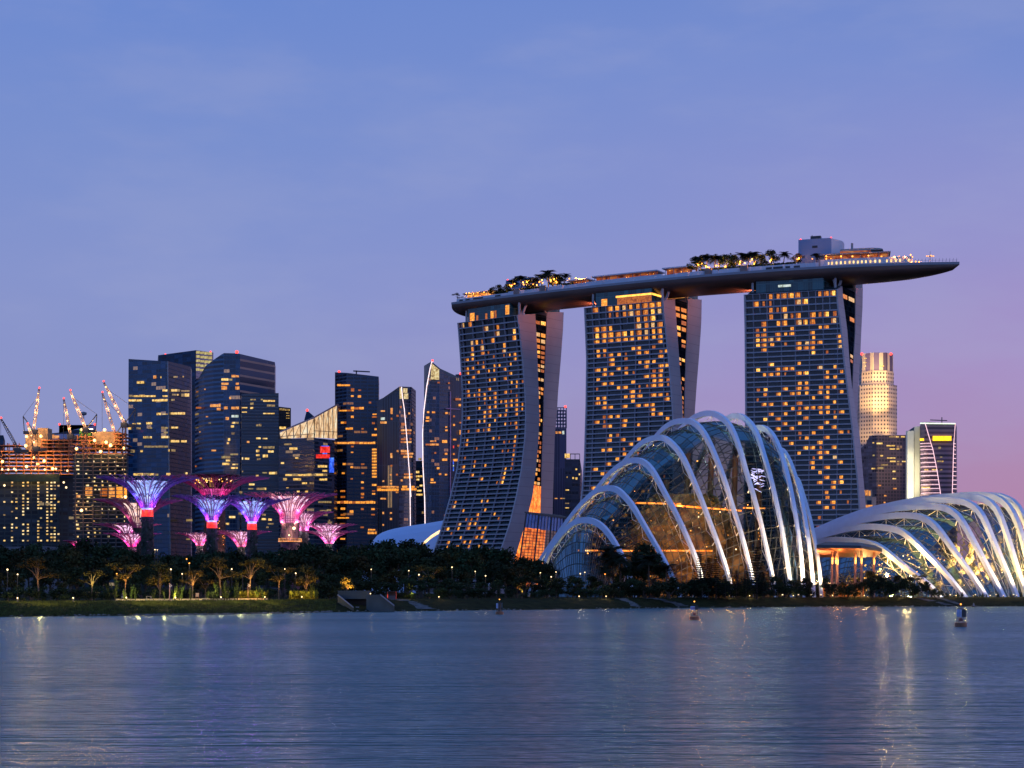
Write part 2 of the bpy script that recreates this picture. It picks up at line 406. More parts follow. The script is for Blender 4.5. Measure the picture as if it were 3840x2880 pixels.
def solve(z, P0, d, table, it=5):
    """the point P0 + d*t whose picture column at height z is the one read off the table"""
    y = P0.y
    for _ in range(it):
        py = HY-(z-CAMZ)*F/y
        k = (tab(table, py)-CX)/F
        tt = (k*P0.y-P0.x)/(d.x-k*d.y)
        y = P0.y+d.y*tt
    return P0+d*tt
def flat(p, z): return Vector((p.x, p.y, z))
TOWERS = {
 'a': dict(lab='hotel tower with the strongest flare at its foot, beside the white shell roof', w=(.63, .78), zt=181, dL=1142, dR=1110, top=(1210, 1181),
   L=[(1210, 1719), (1240, 1722), (1350, 1730), (1468, 1736), (1560, 1736), (1640, 1731), (1660, 1729), (1760, 1716), (1860, 1692), (1960, 1664), (2040, 1638), (2200, 1580)],
   Rr=[(1181, 1937), (1240, 1946), (1350, 1958), (1468, 1967), (1560, 1970), (1640, 1967), (1760, 1954), (1860, 1935), (1960, 1911), (2040, 1884), (2200, 1830)],
   E=[(1187, 2003), (1240, 2007), (1350, 2012), (1468, 2016), (1560, 2019), (1640, 2016), (1760, 2006), (1860, 1993), (1925, 1977), (2040, 1943), (2200, 1895)],
   B=[(1184, 2051), (1240, 2050), (1350, 2045), (1468, 2040), (1560, 2038), (1640, 2035), (1760, 2031), (1860, 2029), (1930, 2027), (2200, 2020)],
   C=[(1192, 2117), (1240, 2111), (1350, 2103), (1468, 2093), (1560, 2088), (1640, 2080), (1760, 2077), (1860, 2074), (1930, 2072), (2200, 2068)], narrow=.55, rooms=10.4,
   lit=['-1 1', '4 6', '6 9', '1 2 5 9', '1 3 7', '1 3 7', '0 1 5d 7d 8 9', '2d 3d 9', '0 1 3 5 6 8', '0 2 4 5 7', '1 8', '0 4 5 7', '8 9', '0 2 4 9', '0 1 2 3 5 7 8d', '2d 3 4 5 9d', '3d 5 6 7 8 9', '2 4 5 7 8 9 10', '3 4 7 9 10', '0 3 4 6 7 9', '2 3 5', '4 7 8d 9', '0d 2 3d 4 9', '', '0 5 6d 9', '0 7d 8d 9', '2d 5 9d', '7d 8d 9d', '0d 9', '2d 9d', '0 2 4 9d', '0 8 9d', '2 8', '4 8', '7d 8', '', '', '', '0 5 6', '0', '6 2', '5 8', '3d 4d 9d', '2 4 5', '0 2 4 6 7', '1d 7', '6 7 3', '1 4 5 8', '1 3 5 7', '2 4 7 9', '1 4 5', '6 2']),
 'b': dict(lab='middle hotel tower with most lit rooms, standing behind the ribbed dome', w=(.55, .83), zt=181, dL=1081, dR=1055, top=(1154, 1128),
   L=[(1154, 2195), (1243, 2199), (1343, 2203), (1520, 2201), (1620, 2198), (1720, 2195), (1800, 2189), (1850, 2185), (2200, 2140)],
   Rr=[(1128, 2482), (1180, 2487), (1243, 2494), (1343, 2505), (1440, 2513), (1540, 2520), (1640, 2524), (1800, 2522), (2200, 2500)],
   E=[(1137, 2526), (1243, 2535), (1343, 2542), (1440, 2549), (1540, 2555), (1640, 2560), (1800, 2560), (2200, 2545)],
   B=[(1134, 2580), (1243, 2577), (1343, 2572), (1440, 2569), (1540, 2567), (1640, 2564), (2200, 2563)],
   C=[(1143, 2633), (1243, 2628), (1343, 2621), (1440, 2613), (1540, 2606), (1640, 2600), (2200, 2580)], narrow=1.05, rooms=10.0,
   lit=['0 2 3 4 5 6 7 8 9', '2d 3d 4 5 6 7 8 9', '6 7 8', '0 1 2 6 7 8 9', '0 1 2 3 4 5 6 7 8 9', '0 1 2 3 4 5 6 7 8 9', '9', '0 1 5 6 8d', '0 1d 2 3 6 7 9d 10', '2 4d 9', '2 6 7 8', '0 1 3 4d 7 9 10', '1 2 4 8d 9', '0 7 8 9', '1 2 5 8 9 10d', '0d 3 4 8 9', '5', '0 1 4 5 6 8 9 10d', '0 1 5 10', '1 2 4 6 7 8', '8', '1d 2 3 8 9', '0 4 10', '1d 2 4 6', '10', '2 3d', '2 4 6 9', '5 8', '1 2 6 9', '4 7', '3 5 8', '2 4 9', '0 3 6', '1 2 5 7', '4 8 9', '2 3 6', '0 1 5', '3 4 7 8', '2', '0 1 3 6', '0 2d', '0 1', '3 5', '0 1', '2 4', '0', '1 2', '0 3', '1', '0', '2', '']),
 'c': dict(lab='hotel tower nearest the bow of the deck, with bare slanting end walls', w=(.5, .87), zt=181, dL=1033, dR=1015, top=(1105, 1085),
   L=[(1105, 2795), (1240, 2798), (1540, 2800), (1700, 2798), (2200, 2790)],
   Rr=[(1085, 3137), (1140, 3138), (1240, 3152), (1340, 3161), (1440, 3173), (1540, 3185), (1620, 3195), (1700, 3202), (1800, 3213), (1900, 3220), (2200, 3240)],
   E=[(1096, 3153), (1240, 3172), (1340, 3179), (1440, 3188), (1540, 3203), (1620, 3217), (1700, 3224), (1760, 3229), (1850, 3237), (1900, 3241), (2200, 3262)],
   B=[(1093, 3209), (1240, 3208), (1340, 3202), (1440, 3198), (1486, 3197), (1540, 3196), (2200, 3190)],
   C=[(1105, 3237), (1240, 3230), (1340, 3226), (1440, 3220), (1540, 3216), (1680, 3214), (2200, 3210)], narrow=1.05, rooms=12.0,
   lit=['2 3 4 5 6 9 10 11', '0 1d 2d 6 7', '2 3d 4', '2 4 5d 6 8 9d 10 11d', '1 3 4 6 7 8 11', '0d 1 5 9 10', '0 1 3 4 5 8', '0 1 2 3 8 12', '0 1 2 4d 6 7 8 9 12', '1 6 7 8 12', '8 10d', '', '2 6', '0 3 4 5 9 11', '1 2 3 6 7 10 12', '10 11', '6 7 12', '0d 1 4 6 7 9 10 11', '1 3 5 6 7 9 10 12', '0d 8 10', '1 2 4 6 11', '5 6d 7 8 9 10', '2 4 6 9 10 12', '1 3 7 11', '4 6 10', '3 5 9 11', '2 6d 8 12', '4 7 10', '5 9', '7 8 11', '6 9 10', '9 11', '8 12', '8 10', '9', '10 12', '9 11 12', '11', '10 12d', '10', '9 11', '10 11d', '', '9d', '11', '9 10', '10 12', '9d 11', '9 10', '9', '10', ''])}
def poly_body(mb, rings, uvstep=True):
    """closed loft through rings of points (same count), with metre uvs on its sides"""
    n = len(rings[0])
    us = [0]
    for i in range(n): us.append(us[-1]+(rings[0][(i+1) % n]-rings[0][i]).length)
    for a, b in zip(rings, rings[1:]):
        for i in range(n):
            j = (i+1) % n
            mb.quad(a[i], a[j], b[j], b[i], [(us[i], a[i].z), (us[i+1], a[j].z), (us[i+1], b[j].z), (us[i], b[i].z)])
    mb.add(rings[-1], [tuple(range(n))]); mb.add(rings[0], [tuple(range(n-1, -1, -1))])
TW = {}
for key, c in TOWERS.items():
    zt = c['zt']
    w = Vector((*c['w'], 0)).normalized()
    L0 = Vector((X(c['L'][0][1], c['dL']), c['dL'], 0)); R0 = Vector((X(c['Rr'][0][1], c['dR']), c['dR'], 0))
    u = (R0-L0).normalized()
    zs = [zt]; k = 0
    while zs[-1] > 6: zs.append(zs[-1]-(4.0 if k < 5 else 2.95)); k += 1
    zs = zs[::-1]
    zs[0] = GZ
    nf = len(zs)-1
    LL, RR, EE, BB, CC = [], [], [], [], []
    for z in zs:
        l = solve(z, L0, -w, c['L']); r = solve(z, l, u, c['Rr']); e = solve(z, r, w, c['E'])
        bb = solve(z, R0, w, c['B']); cc = solve(z, R0, w, c['C'])
        for A, p in ((LL, l), (RR, r), (EE, e), (BB, bb), (CC, cc)): A.append(flat(p, z))
    th = thing('hotel_tower', c['lab'], 'skyscraper', (L0.x, L0.y, GZ), 'three hotel towers carrying the long roof deck')
    nrm = -w                                            # out of the facade, towards the water
    REC = 1.5
    # front slab: a body set back behind the balconies
    mb = MB(); rings = []
    for i in range(nf+1):
        back = EE[i]-RR[i]
        e2 = EE[i]+Vector((0, 0, 3*(i == nf)))
        rings.append([LL[i]-nrm*REC+u*.4, RR[i]-nrm*REC-u*.2, e2-u*.2, LL[i]+back+u*.4+Vector((0, 0, 3*(i == nf)))])
    poly_body(mb, rings); part(mb, 'facade_glazing', TGLASS, th)
    mb = MB(); mb2 = MB()
    for i in range(nf):                                # end walls: thick panels at both ends, out to the balcony edge
        for A, off, tgt in ((RR, u, mb), (LL, -u, mb2)):
            a0, a1 = A[i], A[i+1]; b0 = A[i]+(EE[i]-RR[i]); b1 = A[i+1]+(EE[i+1]-RR[i+1])
            if A is RR and i == nf-1: b1 = b1+Vector((0, 0, 3))
            a0, a1 = a0+nrm*.25, a1+nrm*.25
            lo = [a0, a0+off*.9, b0+off*.9, b0]; hi = [a1, a1+off*.9, b1+off*.9, b1]
            if A is LL: lo = [lo[1], lo[0], lo[3], lo[2]]; hi = [hi[1], hi[0], hi[3], hi[2]]
            U = [0, .9, .9+(b0-a0).length, 1.8+(b0-a0).length]
            for q in range(4):
                j = (q+1) % 4
                tgt.quad(lo[q], lo[j], hi[j], hi[q], [(U[q], lo[q].z), (U[q]+1, lo[j].z), (U[q]+1, hi[j].z), (U[q], hi[q].z)])
    part(mb, 'end_wall', ENDW, th); part(mb2, 'end_wall', ENDW, th)
    # balconies: floor edge + parapet per storey, party walls between rooms
    mb = MB(); mf = {}
    pitch = ((R0-L0).length-c['narrow']*4.2)/c['rooms']
    wins = []
    for i in range(nf+1):
        l, r = LL[i], RR[i]
        lo = [l, r, r-nrm*REC, l-nrm*REC]; h = 1.0 if i < nf else .7
        b = [p+Vector((0, 0, -.28)) for p in lo]
        mb.hexa(b, [p for p in lo])
        if i < nf: mb.hexa([l, r, r-nrm*.12, l-nrm*.12], [p+Vector((0, 0, .55)) for p in (l, r, r-nrm*.12, l-nrm*.12)])
        if i == nf: continue
        l1, r1 = LL[i+1], RR[i+1]
        wid = (r-l).length; j = 0; pos = []
        x = c['narrow']*4.2
        while x < wid-.5: pos.append(x); x += pitch
        for j, x in enumerate(pos):
            if j % 2 == 0 or i > nf-6 and key != 'a' and j % 1 == 0 and i > nf-4:
                a, a1 = l+u*x, l1+u*x
                mf.setdefault(j, MB()).hexa([a-u*.13, a+u*.13, a+u*.13-nrm*REC, a-u*.13-nrm*REC], [p+Vector((0, 0, -.28)) for p in (a1-u*.13, a1+u*.13, a1+u*.13-nrm*REC, a1-u*.13-nrm*REC)])
        row = nf-1-i
        sp_ = c['lit'][row].split() if row < len(c['lit']) else []
        for tok in sp_:
            dimw = tok.endswith('d'); kk = int(tok.rstrip('d'))
            x = c['narrow']*4.2+kk*pitch if kk >= 0 else .6
            ww = rng.uniform(.38, .54)*pitch if not dimw else rng.uniform(.25, .5)*pitch
            if key == 'a' and row > 5: ww *= .62
            x0 = x+pitch*rng.uniform(.22, .34)
            if x0+ww > wid-.4: x0 = wid-.4-ww
            zz0 = l.z+.5; zz1 = l1.z-rng.uniform(.42, .6)
            t0, t1 = (zz0-l.z)/(l1.z-l.z), (zz1-l.z)/(l1.z-l.z)
            ins = nrm*(REC-.06)
            pa, pb = l.lerp(l1, t0)-ins, l.lerp(l1, t1)-ins
            wins.append((pa+u*x0, pa+u*(x0+ww), pb+u*(x0+ww), pb+u*x0, dimw))
            if rng.random() < .09 and kk >= 0:         # a neighbour with its curtains drawn
                o_ = pitch*rng.choice((-1, 1, 2)); x2 = x0+o_+rng.uniform(0, .8)
                if 1 < x2 < wid-2.5: wins.append((pa+u*x2, pa+u*(x2+rng.uniform(.5, 1.7)), pb+u*(x2+1.1), pb+u*x2, True))
            if not dimw and rng.random() < .6:          # room light on the side wall, painted as a dim glowing strip
                wins.append((pa+u*(x0-.9), pa+u*(x0-.25), pb+u*(x0-.25), pb+u*(x0-.9), True))
    part(mb, 'balcony_slabs', SLAB, th); 
    for m_ in mf.values(): part(m_, 'party_wall', FIN, th)
    # back slab and the dark glazed gap between the two
    mb = MB(); rings = []
    for i in range(nf+1):
        up = Vector((0, 0, 6 if i == nf else 0)); up2 = Vector((0, 0, 8 if i == nf else 0))
        wid = (R0-L0).length
        rings.append([BB[i]+up-u*wid, BB[i]+up, CC[i]+up2, CC[i]+up2-u*wid])
    poly_body(mb, rings); part(mb, 'back_slab', ENDW, th)
    mb = MB(); gaps = []
    for i in range(nf+1):
        if (BB[i]-EE[i]).dot(w) < .6: continue
        gaps.append(i)
        up = Vector((0, 0, 3.5 if i == nf else 0))
        gl = [EE[i]-u*.5-w*.5+up, BB[i]-u*.5+w*.5+up]
        if len(gaps) > 1:
            mb.quad(pg[0], pg[1], gl[1], gl[0], [(0, pg[0].z), ((pg[1]-pg[0]).length, pg[1].z), ((gl[1]-gl[0]).length, gl[1].z), (0, gl[0].z)])
        pg = gl
    part(mb, 'gap_glazing', GAPG, th)
    for i in gaps[:-1]:
        if i+1 not in gaps: continue
        zrow = nf-1-i
        prob = {'a': .8 if 2 <= zrow <= 6 else .5 if zrow < 25 else .9, 'b': .75 if zrow < 6 else .5, 'c': .16}[key]
        a0, b0 = EE[i]-u*.38, BB[i]-u*.38; a1, b1 = EE[i+1]-u*.38, BB[i+1]-u*.38
        if key == 'a' and zrow > 36: continue
        for q0, q1 in ((.10, .46), (.56, .95)):
            if rng.random() > prob: continue
            g = lambda s, tt: a0.lerp(b0, s).lerp(a1.lerp(b1, s), tt)
            if (b0-a0).length < 3: q0, q1 = .1, .9
            wins.append((g(q0, .2), g(q1, .2), g(q1, .82), g(q0, .82), rng.random() < .3))
            if (b0-a0).length < 3: break
    # the windows and painted spill strips: the hundred largest each an object, the rest one part
    def emit_windows(th, wins, mats, name='lit_window', cap=100):
        wins = sorted(wins, key=lambda q: -(q[1]-q[0]).length*(q[3]-q[0]).length)
        rest = [MB(), MB()]
        for n_, q in enumerate(wins):
            k_ = 1 if q[4] else 0
            if n_ < cap:
                m_ = MB(); m_.quad(*q[:4]); part(m_, name, mats[k_] if k_ else rng.choice((mats[0], mats[0], WARMB, WARMM, WARMM, WARMM, YELS)), th)
            else: rest[k_].quad(*q[:4])
        for k_ in (0, 1):
            if rest[k_].f: part(rest[k_], name, mats[k_], th, kind='stuff')
    emit_windows(th, wins, (WARM, WARMD), cap=98)
    if key == 'a':                                      # orange glow of the lobby deep in the gap
        mb = MB(); idx = [i for i in range(nf+1) if HY-(zs[i]-CAMZ)*F/EE[i].y > 1805 and zs[i] < 80 and zs[i] > 8]
        for i, j in zip(idx, idx[1:]): mb.quad(EE[i]-u*.3+w*.1, BB[i]-u*.3, BB[j]-u*.3, EE[j]-u*.3+w*.1)
        part(mb, 'lobby_window', glow('lobby_glow', (1, .2, .02), 1.5, .6, .35, (1, .42, .08)), th)
    # roof pavilion of teal glass, V columns carrying the deck
    mb = MB()
    i = nf
    mid = (CC[i]-RR[i])
    A = LL[i]+u*5+w*4; Bp = RR[i]-u*9+w*4
    ht = 9
    rings = [[p+Vector((0, 0, zz)) for p in (A, Bp, Bp+w*12, A+w*12)] for zz in (.1, ht)]
    poly_body(mb, rings)
    A2 = BB[i]-u*20+w*1.5; B2 = BB[i]+w*1.5-u*.5
    rings = [[p+Vector((0, 0, zz)) for p in (A2, B2, B2+w*13, A2+w*13)] for zz in (6.1, 13)]
    poly_body(mb, rings); part(mb, 'roof_pavilion', TEAL, th)
    for q in range(5):
        s = [.04, .27, .5, .73, .95][q]
        base = LL[i].lerp(RR[i], s)+w*6+Vector((0, 0, -.2)); m_ = MB()
        m_.tube([base, base+Vector((0, 0, 12))], .8, 6); part(m_, 'column', COLM, th)
    base = RR[i]+w*7-u*2
    m_ = MB(); m_.tube([base, base-u*4.5+w*2+Vector((0, 0, 14))], .9, 6); m_.tube([base+w*.6, base+u*2+w*6+Vector((0, 0, 13))], .9, 6); part(m_, 'v_column', COLM, th)
    base = BB[i]+Vector((0, 0, 5))-w*1
    m_ = MB(); m_.tube([base, base-w*4-u*2+Vector((0, 0, 9))], .8, 6); part(m_, 'v_column', COLM, th)
    gl = []
    if key == 'b':
        a, b = A+u*14-w*.12, Bp-w*.12+u*.1
        m_ = MB(); m_.quad(a+Vector((0, 0, 5.0)), b+Vector((0, 0, 5.0)), b+Vector((0, 0, 6.2)), a+Vector((0, 0, 6.2))); m_.quad(b+u*.15+Vector((0, 0, 5)), b+u*.15+w*12+Vector((0, 0, 5)), b+u*.15+w*12+Vector((0, 0, 6.2)), b+u*.15+Vector((0, 0, 6.2)))
        part(m_, 'terrace_light', glow('terrace_strip', (1, .42, .06), 2.6, .25), th)
        a, b = A+u*15-w*.1, Bp-w*.1
        gl.append((a+Vector((0, 0, .6)), b+Vector((0, 0, .6)), b+Vector((0, 0, 4.7)), a+Vector((0, 0, 4.7)), WARMD))
        gl.append((A+u*4-w*.1+Vector((0, 0, .6)), A+u*8-w*.1+Vector((0, 0, .6)), A+u*8-w*.1+Vector((0, 0, 5)), A+u*4-w*.1+Vector((0, 0, 5)), WARM))
        gl.append((A2+u*4-w*.1+Vector((0, 0, 7)), B2-w*.1+Vector((0, 0, 7)), B2-w*.1+Vector((0, 0, 11)), A2+u*4-w*.1+Vector((0, 0, 11)), ORA))
    elif key == 'a':
        for s0, s1, z0, z1 in ((.05, .16, .5, 6), (.2, .25, .5, 4), (.42, .47, .5, 4.5), (.55, .62, .5, 5.5), (.64, .69, .5, 5.5), (.9, .99, 2, 8)):
            a, b = A.lerp(Bp, s0)-w*.1, A.lerp(Bp, s1)-w*.1
            gl.append((a+Vector((0, 0, z0)), b+Vector((0, 0, z0)), b+Vector((0, 0, z1)), a+Vector((0, 0, z1)), WARM if s1-s0 > .06 else WARMD))
    else:
        a, b = A.lerp(Bp, .33)-w*.1, A.lerp(Bp, .52)-w*.1
        gl.append((a+Vector((0, 0, 3.8)), b+Vector((0, 0, 3.8)), b+Vector((0, 0, 5.2)), a+Vector((0, 0, 5.2)), COOL))
    for q in gl: m_ = MB(); m_.quad(*q[:4]); part(m_, 'pavilion_window', q[4], th)
    TW[key] = dict(L=LL[nf], R=RR[nf], E=EE[nf], B=BB[nf], C=CC[nf], u=u, w=w)

# ---- the deck: a hull lofted along its near edge
EDGE = [(1693, 1134), (1830, 1118), (1938, 1104), (2047, 1091), (2239, 1069), (2361, 1057), (2540, 1039), (2700, 1026), (2840, 1015), (2940, 1008), (3130, 997), (3256, 990), (3415, 985), (3500, 984), (3560, 984), (3596, 984)]
BOT = [(1693, 1190), (1738, 1188), (1900, 1174), (2067, 1157), (2215, 1141), (2400, 1123), (2585, 1106), (2801, 1090), (3000, 1077), (3201, 1063), (3320, 1054), (3415, 1045), (3494, 1032), (3541, 1022), (3573, 1013), (3592, 1002), (3599, 988)]
ZD = 195.0
def edge_at(px):
    d = (ZD-CAMZ)*F/(HY-tab(EDGE, px)); return Vector((X(px, d), d, ZD))
ctrl = catmull([edge_at(p) for p, _ in EDGE], 120)
xs_ = [v.x for v in ctrl]
cf = np.polyfit(xs_, [v.y for v in ctrl], 3)           # one smooth bow in plan
for v in ctrl: v.y = float(np.polyval(cf, v.x))
STN = []
for i, p in enumerate(ctrl):
    tdir = (ctrl[min(i+1, 119)]-ctrl[max(i-1, 0)]).normalized()
    nn = Vector((-tdir.y, tdir.x, 0)).normalized()
    s = i/119
    hw = 19*min(1, math.sqrt(max(0, 1-((s-.70)/.30)**2)) if s > .70 else 1)*(1 if s > .03 else .80+.2*math.sqrt(s/.03))
    hw = max(hw, .4)
    cpt = p+nn*hw
    px = CX+cpt.x*F/cpt.y
    zb = Z(tab(BOT, px), cpt.y)
    STN.append((p, nn, tdir, hw, cpt, min(zb, ZD-1.6)))
sky_o = STN[60][4]
deck = thing('roof_deck', 'long ship-shaped roof deck resting across three hotel towers', 'roof deck', sky_o)
t = Tree('hull_panels')
f = t.noise(.05, 3); f2 = t.noise(1, 2, 'Object', (.12, .12, .9))
t.l(t.mix(t.math('MULTIPLY', f2, .5), t.ramp(f, [(.3, (.10, .062, .055)), (.7, (.155, .092, .075))]), (.065, .05, .05)), t.b.inputs['Base Color'])
t.b.inputs['Roughness'].default_value = .42; t.b.inputs['Metallic'].default_value = .1
HULL = t.m
mb = MB(); NV = 20
for k, (p, nn, td, hw, cpt, zb) in enumerate(STN):
    for v in range(NV+1):
        a = math.pi*v/NV
        q = -math.cos(a)
        mb.v.append(tuple(cpt+nn*hw*q+Vector((0, 0, -1.3-(ZD-1.3-zb)*(math.sin(a)**.62)))))
for k in range(119):
    for v in range(NV):
        a = k*(NV+1)+v; mb.f.append([a, a+NV+1, a+NV+2, a+1]); mb.m.append(0); mb.uv.append([(0, 0)]*4)
mb.f.append(list(range(NV, -1, -1))); mb.m.append(0); mb.uv.append([(0, 0)]*(NV+1))
part(mb, 'hull', HULL, deck, True)
DECKT = mat('deck_top', (.16, .15, .15), .8)
RIM = mat('deck_rim', (.20, .21, .25), .4, 0, .08, .1)
mb = MB(); mt = MB()
for k in range(119):
    (p0, n0, _, h0, c0, _), (p1, n1, _, h1, c1, _) = STN[k], STN[k+1]
    f0, f1 = p0+n0*2*h0, p1+n1*2*h1
    for a, b, na, nb in ((p0, p1, n0, n1), (f0, f1, -n0, -n1)):
        dn = Vector((0, 0, -1.3)); 
        mb.hexa([a-na*.25+dn, b-nb*.25+dn, b+nb*.6+dn, a+na*.6+dn] if na is n0 else [b-nb*.25+dn, a-na*.25+dn, a+na*.6+dn, b+nb*.6+dn],
                [a-na*.25+Vector((0, 0, .15)), b-nb*.25+Vector((0, 0, .15)), b+nb*.6+Vector((0, 0, .15)), a+na*.6+Vector((0, 0, .15))] if na is n0 else
                [b-nb*.25+Vector((0, 0, .15)), a-na*.25+Vector((0, 0, .15)), a+na*.6+Vector((0, 0, .15)), b+nb*.6+Vector((0, 0, .15))])
    mt.quad(p0+n0*.5, p1+n1*.5, f1-n1*.5, f0-n0*.5)
part(mb, 'rim', RIM, deck); part(mt, 'deck_floor', DECKT, deck)
def dk(px, back=3, z=0):
    """a point on the deck at a picture column, so many metres behind the near edge"""
    best = min(range(120), key=lambda k: abs(CX+F*(STN[k][0]+STN[k][1]*back).x/(STN[k][0]+STN[k][1]*back).y-px))
    p, nn, td, hw, c, _ = STN[best]
    q = p+nn*min(back, 2*hw-1); q.x = (px-CX)/F*q.y
    return Vector((q.x, q.y, ZD+z)), td, nn
# white parapet set back from the edge, in stretches of different height
def band(px0, px1, back, z0, z1, mat_, name, step=12, th_=.3, par=deck):
    m_ = MB(); ps = np.linspace(px0, px1, max(2, int((px1-px0)/step)))
    for a, b in zip(ps, ps[1:]):
        (A, _, na), (B_, _, nb) = dk(a, back), dk(b, back)
        lo = [A, B_, B_+nb*th_, A+na*th_]
        m_.hexa([p+Vector((0, 0, z0)) for p in lo], [p+Vector((0, 0, z1)) for p in lo])
    return part(m_, name, mat_, par)
PARA = mat('parapet_white', (.46, .50, .58), .5, 0, .08, .1)
band(1712, 1905, 2.2, 0, 2.2, PARA, 'parapet'); band(1905, 2260, 2.5, 0, 2.9, PARA, 'parapet'); band(2260, 2530, 3, 0, 2.6, PARA, 'parapet'); band(2530, 3070, 2.5, 0, 3.0, PARA, 'parapet'); band(3076, 3420, 4, 0, 4.6, PARA, 'parapet')
band(2190, 2480, 7, 2.6, 4.2, PARA, 'parapet')
band(1722, 1760, 1.9, .6, 1.5, DARKM, 'vent'); band(1768, 1835, 1.9, .6, 1.5, DARKM, 'vent'); band(1855, 1876, 2.0, .6, 1.5, DARKM, 'vent'); band(1896, 1920, 2.2, .6, 1.6, DARKM, 'vent')
band(2872, 2935, 2.2, .7, 1.9, DARKM, 'vent'); band(2945, 3000, 2.2, .7, 1.9, DARKM, 'vent'); band(3038, 3056, 2.2, .7, 1.9, DARKM, 'vent')
for p in (1938, 2035, 2656, 2790):
    A, td, nn = dk(p, 1.6); m_ = MB(); m_.box(A+Vector((0, 0, 1.9)), (4.4, 1.4, 3.8), math.atan2(td.y, td.x)); part(m_, 'service_box', mat('rust_panel', (.2, .15, .14), .7), deck)
# glass rail with posts round the bow
m_ = MB()
for p in range(3430, 3596, 13):
    A, td, nn = dk(p, .6); m_.tube([A, A+Vector((.3, 0, 2.4))], .12, 4)
for a in range(3430, 3588, 6):
    m_.tube([dk(a, .6)[0]+Vector((0, 0, 1.3)), dk(a+6, .6)[0]+Vector((0, 0, 1.3))], .07, 4)
part(m_, 'bow_rail', RIM, deck)
# row of lamps along the bow promenade
for p in (3108, 3120, 3137, 3153, 3169, 3186, 3201, 3217, 3232, 3247, 3264, 3282, 3299, 3326, 3342, 3359, 3375, 3408):
    A, td, nn = dk(p, 3.7, 2.3); m_ = MB(); m_.box(A, (.9, .3, 1.5), math.atan2(td.y, td.x)); part(m_, 'wall_light', glow('deck_lamp', (1, .62, .24), 1.7, .2), deck)
# pavilions and huts on the deck
def hut(label, px0, px1, back, dep, z0, z1, m, cat='pavilion', name='rooftop_pavilion', over=0, glowm=None, roofm=None):
    (A, td, nn), (B_, _, nb) = dk(px0, back), dk(px1, back)
    th = thing(name, label, cat, A)
    m_ = MB(); lo = [A+Vector((0, 0, z0)), B_+Vector((0, 0, z0)), B_+nb*dep+Vector((0, 0, z0)), A+nn*dep+Vector((0, 0, z0))]
    if glowm:
        uu = (B_-A).normalized(); L = (B_-A).length; k_ = max(3, int(L/5))
        for q in range(k_+1):
            for s in (0, dep*.9): mp_ = MB(); mp_.tube([A+uu*(L*q/k_)+nn*s+Vector((0, 0, z0-.05)), A+uu*(L*q/k_)+nn*s+Vector((0, 0, z1-.4))], .25, 4); part(mp_, 'post', GREYM, th)
        m2 = MB(); ins = nn*2.2
        m2.quad(A+ins+Vector((0, 0, z0)), B_+ins+Vector((0, 0, z0)), B_+ins+Vector((0, 0, z1-.5)), A+ins+Vector((0, 0, z1-.5))); part(m2, 'lit_bar', glowm, th)
        for q in range(int(L/3.2)):
            m4 = MB(); m4.ball(A+uu*(q*3.2+rng.uniform(.5, 2.5))+nn*rng.uniform(.2, 1.8)+Vector((0, 0, rng.uniform(2.2, z1-1))), rng.uniform(.16, .30), 5); part(m4, 'bar_lamp', LAMPO, th)
        m3 = MB(); uo = uu*1.5
        lo2 = [A-uo-nn*over+Vector((0, 0, z1-.4)), B_+uo-nb*over+Vector((0, 0, z1-.4)), B_+uo+nb*(dep+1)+Vector((0, 0, z1-.4)), A-uo+nn*(dep+1)+Vector((0, 0, z1-.4))]
        m3.hexa(lo2, [p+Vector((0, 0, .7)) for p in lo2]); part(m3, 'roof', roofm or PARA, th)
    else:
        m_.hexa(lo, [p+Vector((0, 0, z1-z0)) for p in lo]); part(m_, 'wall', m, th)
    return th, A, B_, td, nn
BARG = glow('bar_glow', (.75, .14, .02), .42, .95, .35, (1, .45, .12))
LIFT = facade('lift_cladding', (.27, .37, .58), (.20, .28, .44), 1.6, 6, .12, .03, .4, .3)
th, A, B_, td, nn = hut('tall blue-grey lift box on the deck near the bow', 2994, 3118, 17, 10, 0, 20, LIFT, 'lift housing', 'lift_housing')
m_ = MB(); m_.hexa([B_, B_+Vector((7, 3, 0)), B_+Vector((7, 3, 0))+nn*8, B_+nn*10], [p+Vector((0, 0, 19.7)) for p in (B_, B_+Vector((7, 3, -1)), B_+Vector((7, 3, -1))+nn*8, B_+nn*10)]); part(m_, 'side_wall', PARA, th)
m_ = MB(); m_.box(A.lerp(B_, .5)+nn*4+Vector((0, 0, 21)), (6, 4, 2.2), math.atan2(td.y, td.x)); m_.tube([A.lerp(B_, .38)+nn*4+Vector((0, 0, 20)), A.lerp(B_, .38)+nn*4+Vector((0, 0, 23))], .3, 4); part(m_, 'plant', DARKM, th)
for s in (.05, .97): m_ = MB(); m_.ball(A.lerp(B_, s)+nn*2+Vector((0, 0, 20.4)), .55, 6); part(m_, 'beacon', LAMPR, th)
m_ = MB(); q = A.lerp(B_, .5)-nn*.1; m_.box(q+Vector((0, 0, 15.2)), (3.2, .3, 1.4), math.atan2(td.y, td.x)); part(m_, 'vent', DARKM, th)
th, A, B_, td, nn = hut('blue-grey lift box half hidden by palms near the stern', 1897, 1990, 20, 10, 0, 14.5, LIFT, 'lift housing', 'lift_housing')
m_ = MB(); m_.box(A.lerp(B_, .4)+nn*4+Vector((0, 0, 15.6)), (5, 4, 2.2), math.atan2(td.y, td.x)); part(m_, 'plant', DARKM, th)
m_ = MB(); m_.ball(A+nn*2+Vector((0, 0, 15)), .6, 6); part(m_, 'beacon', LAMPR, th)
hut('low pergola with warm lights at the stern of the deck', 1745, 1855, 8, 8, 0, 6.2, None, over=1, glowm=glow('pergola_glow', (1, .34, .05), 1.1, .8, .5, (1, .7, .25)), roofm=GREYM)
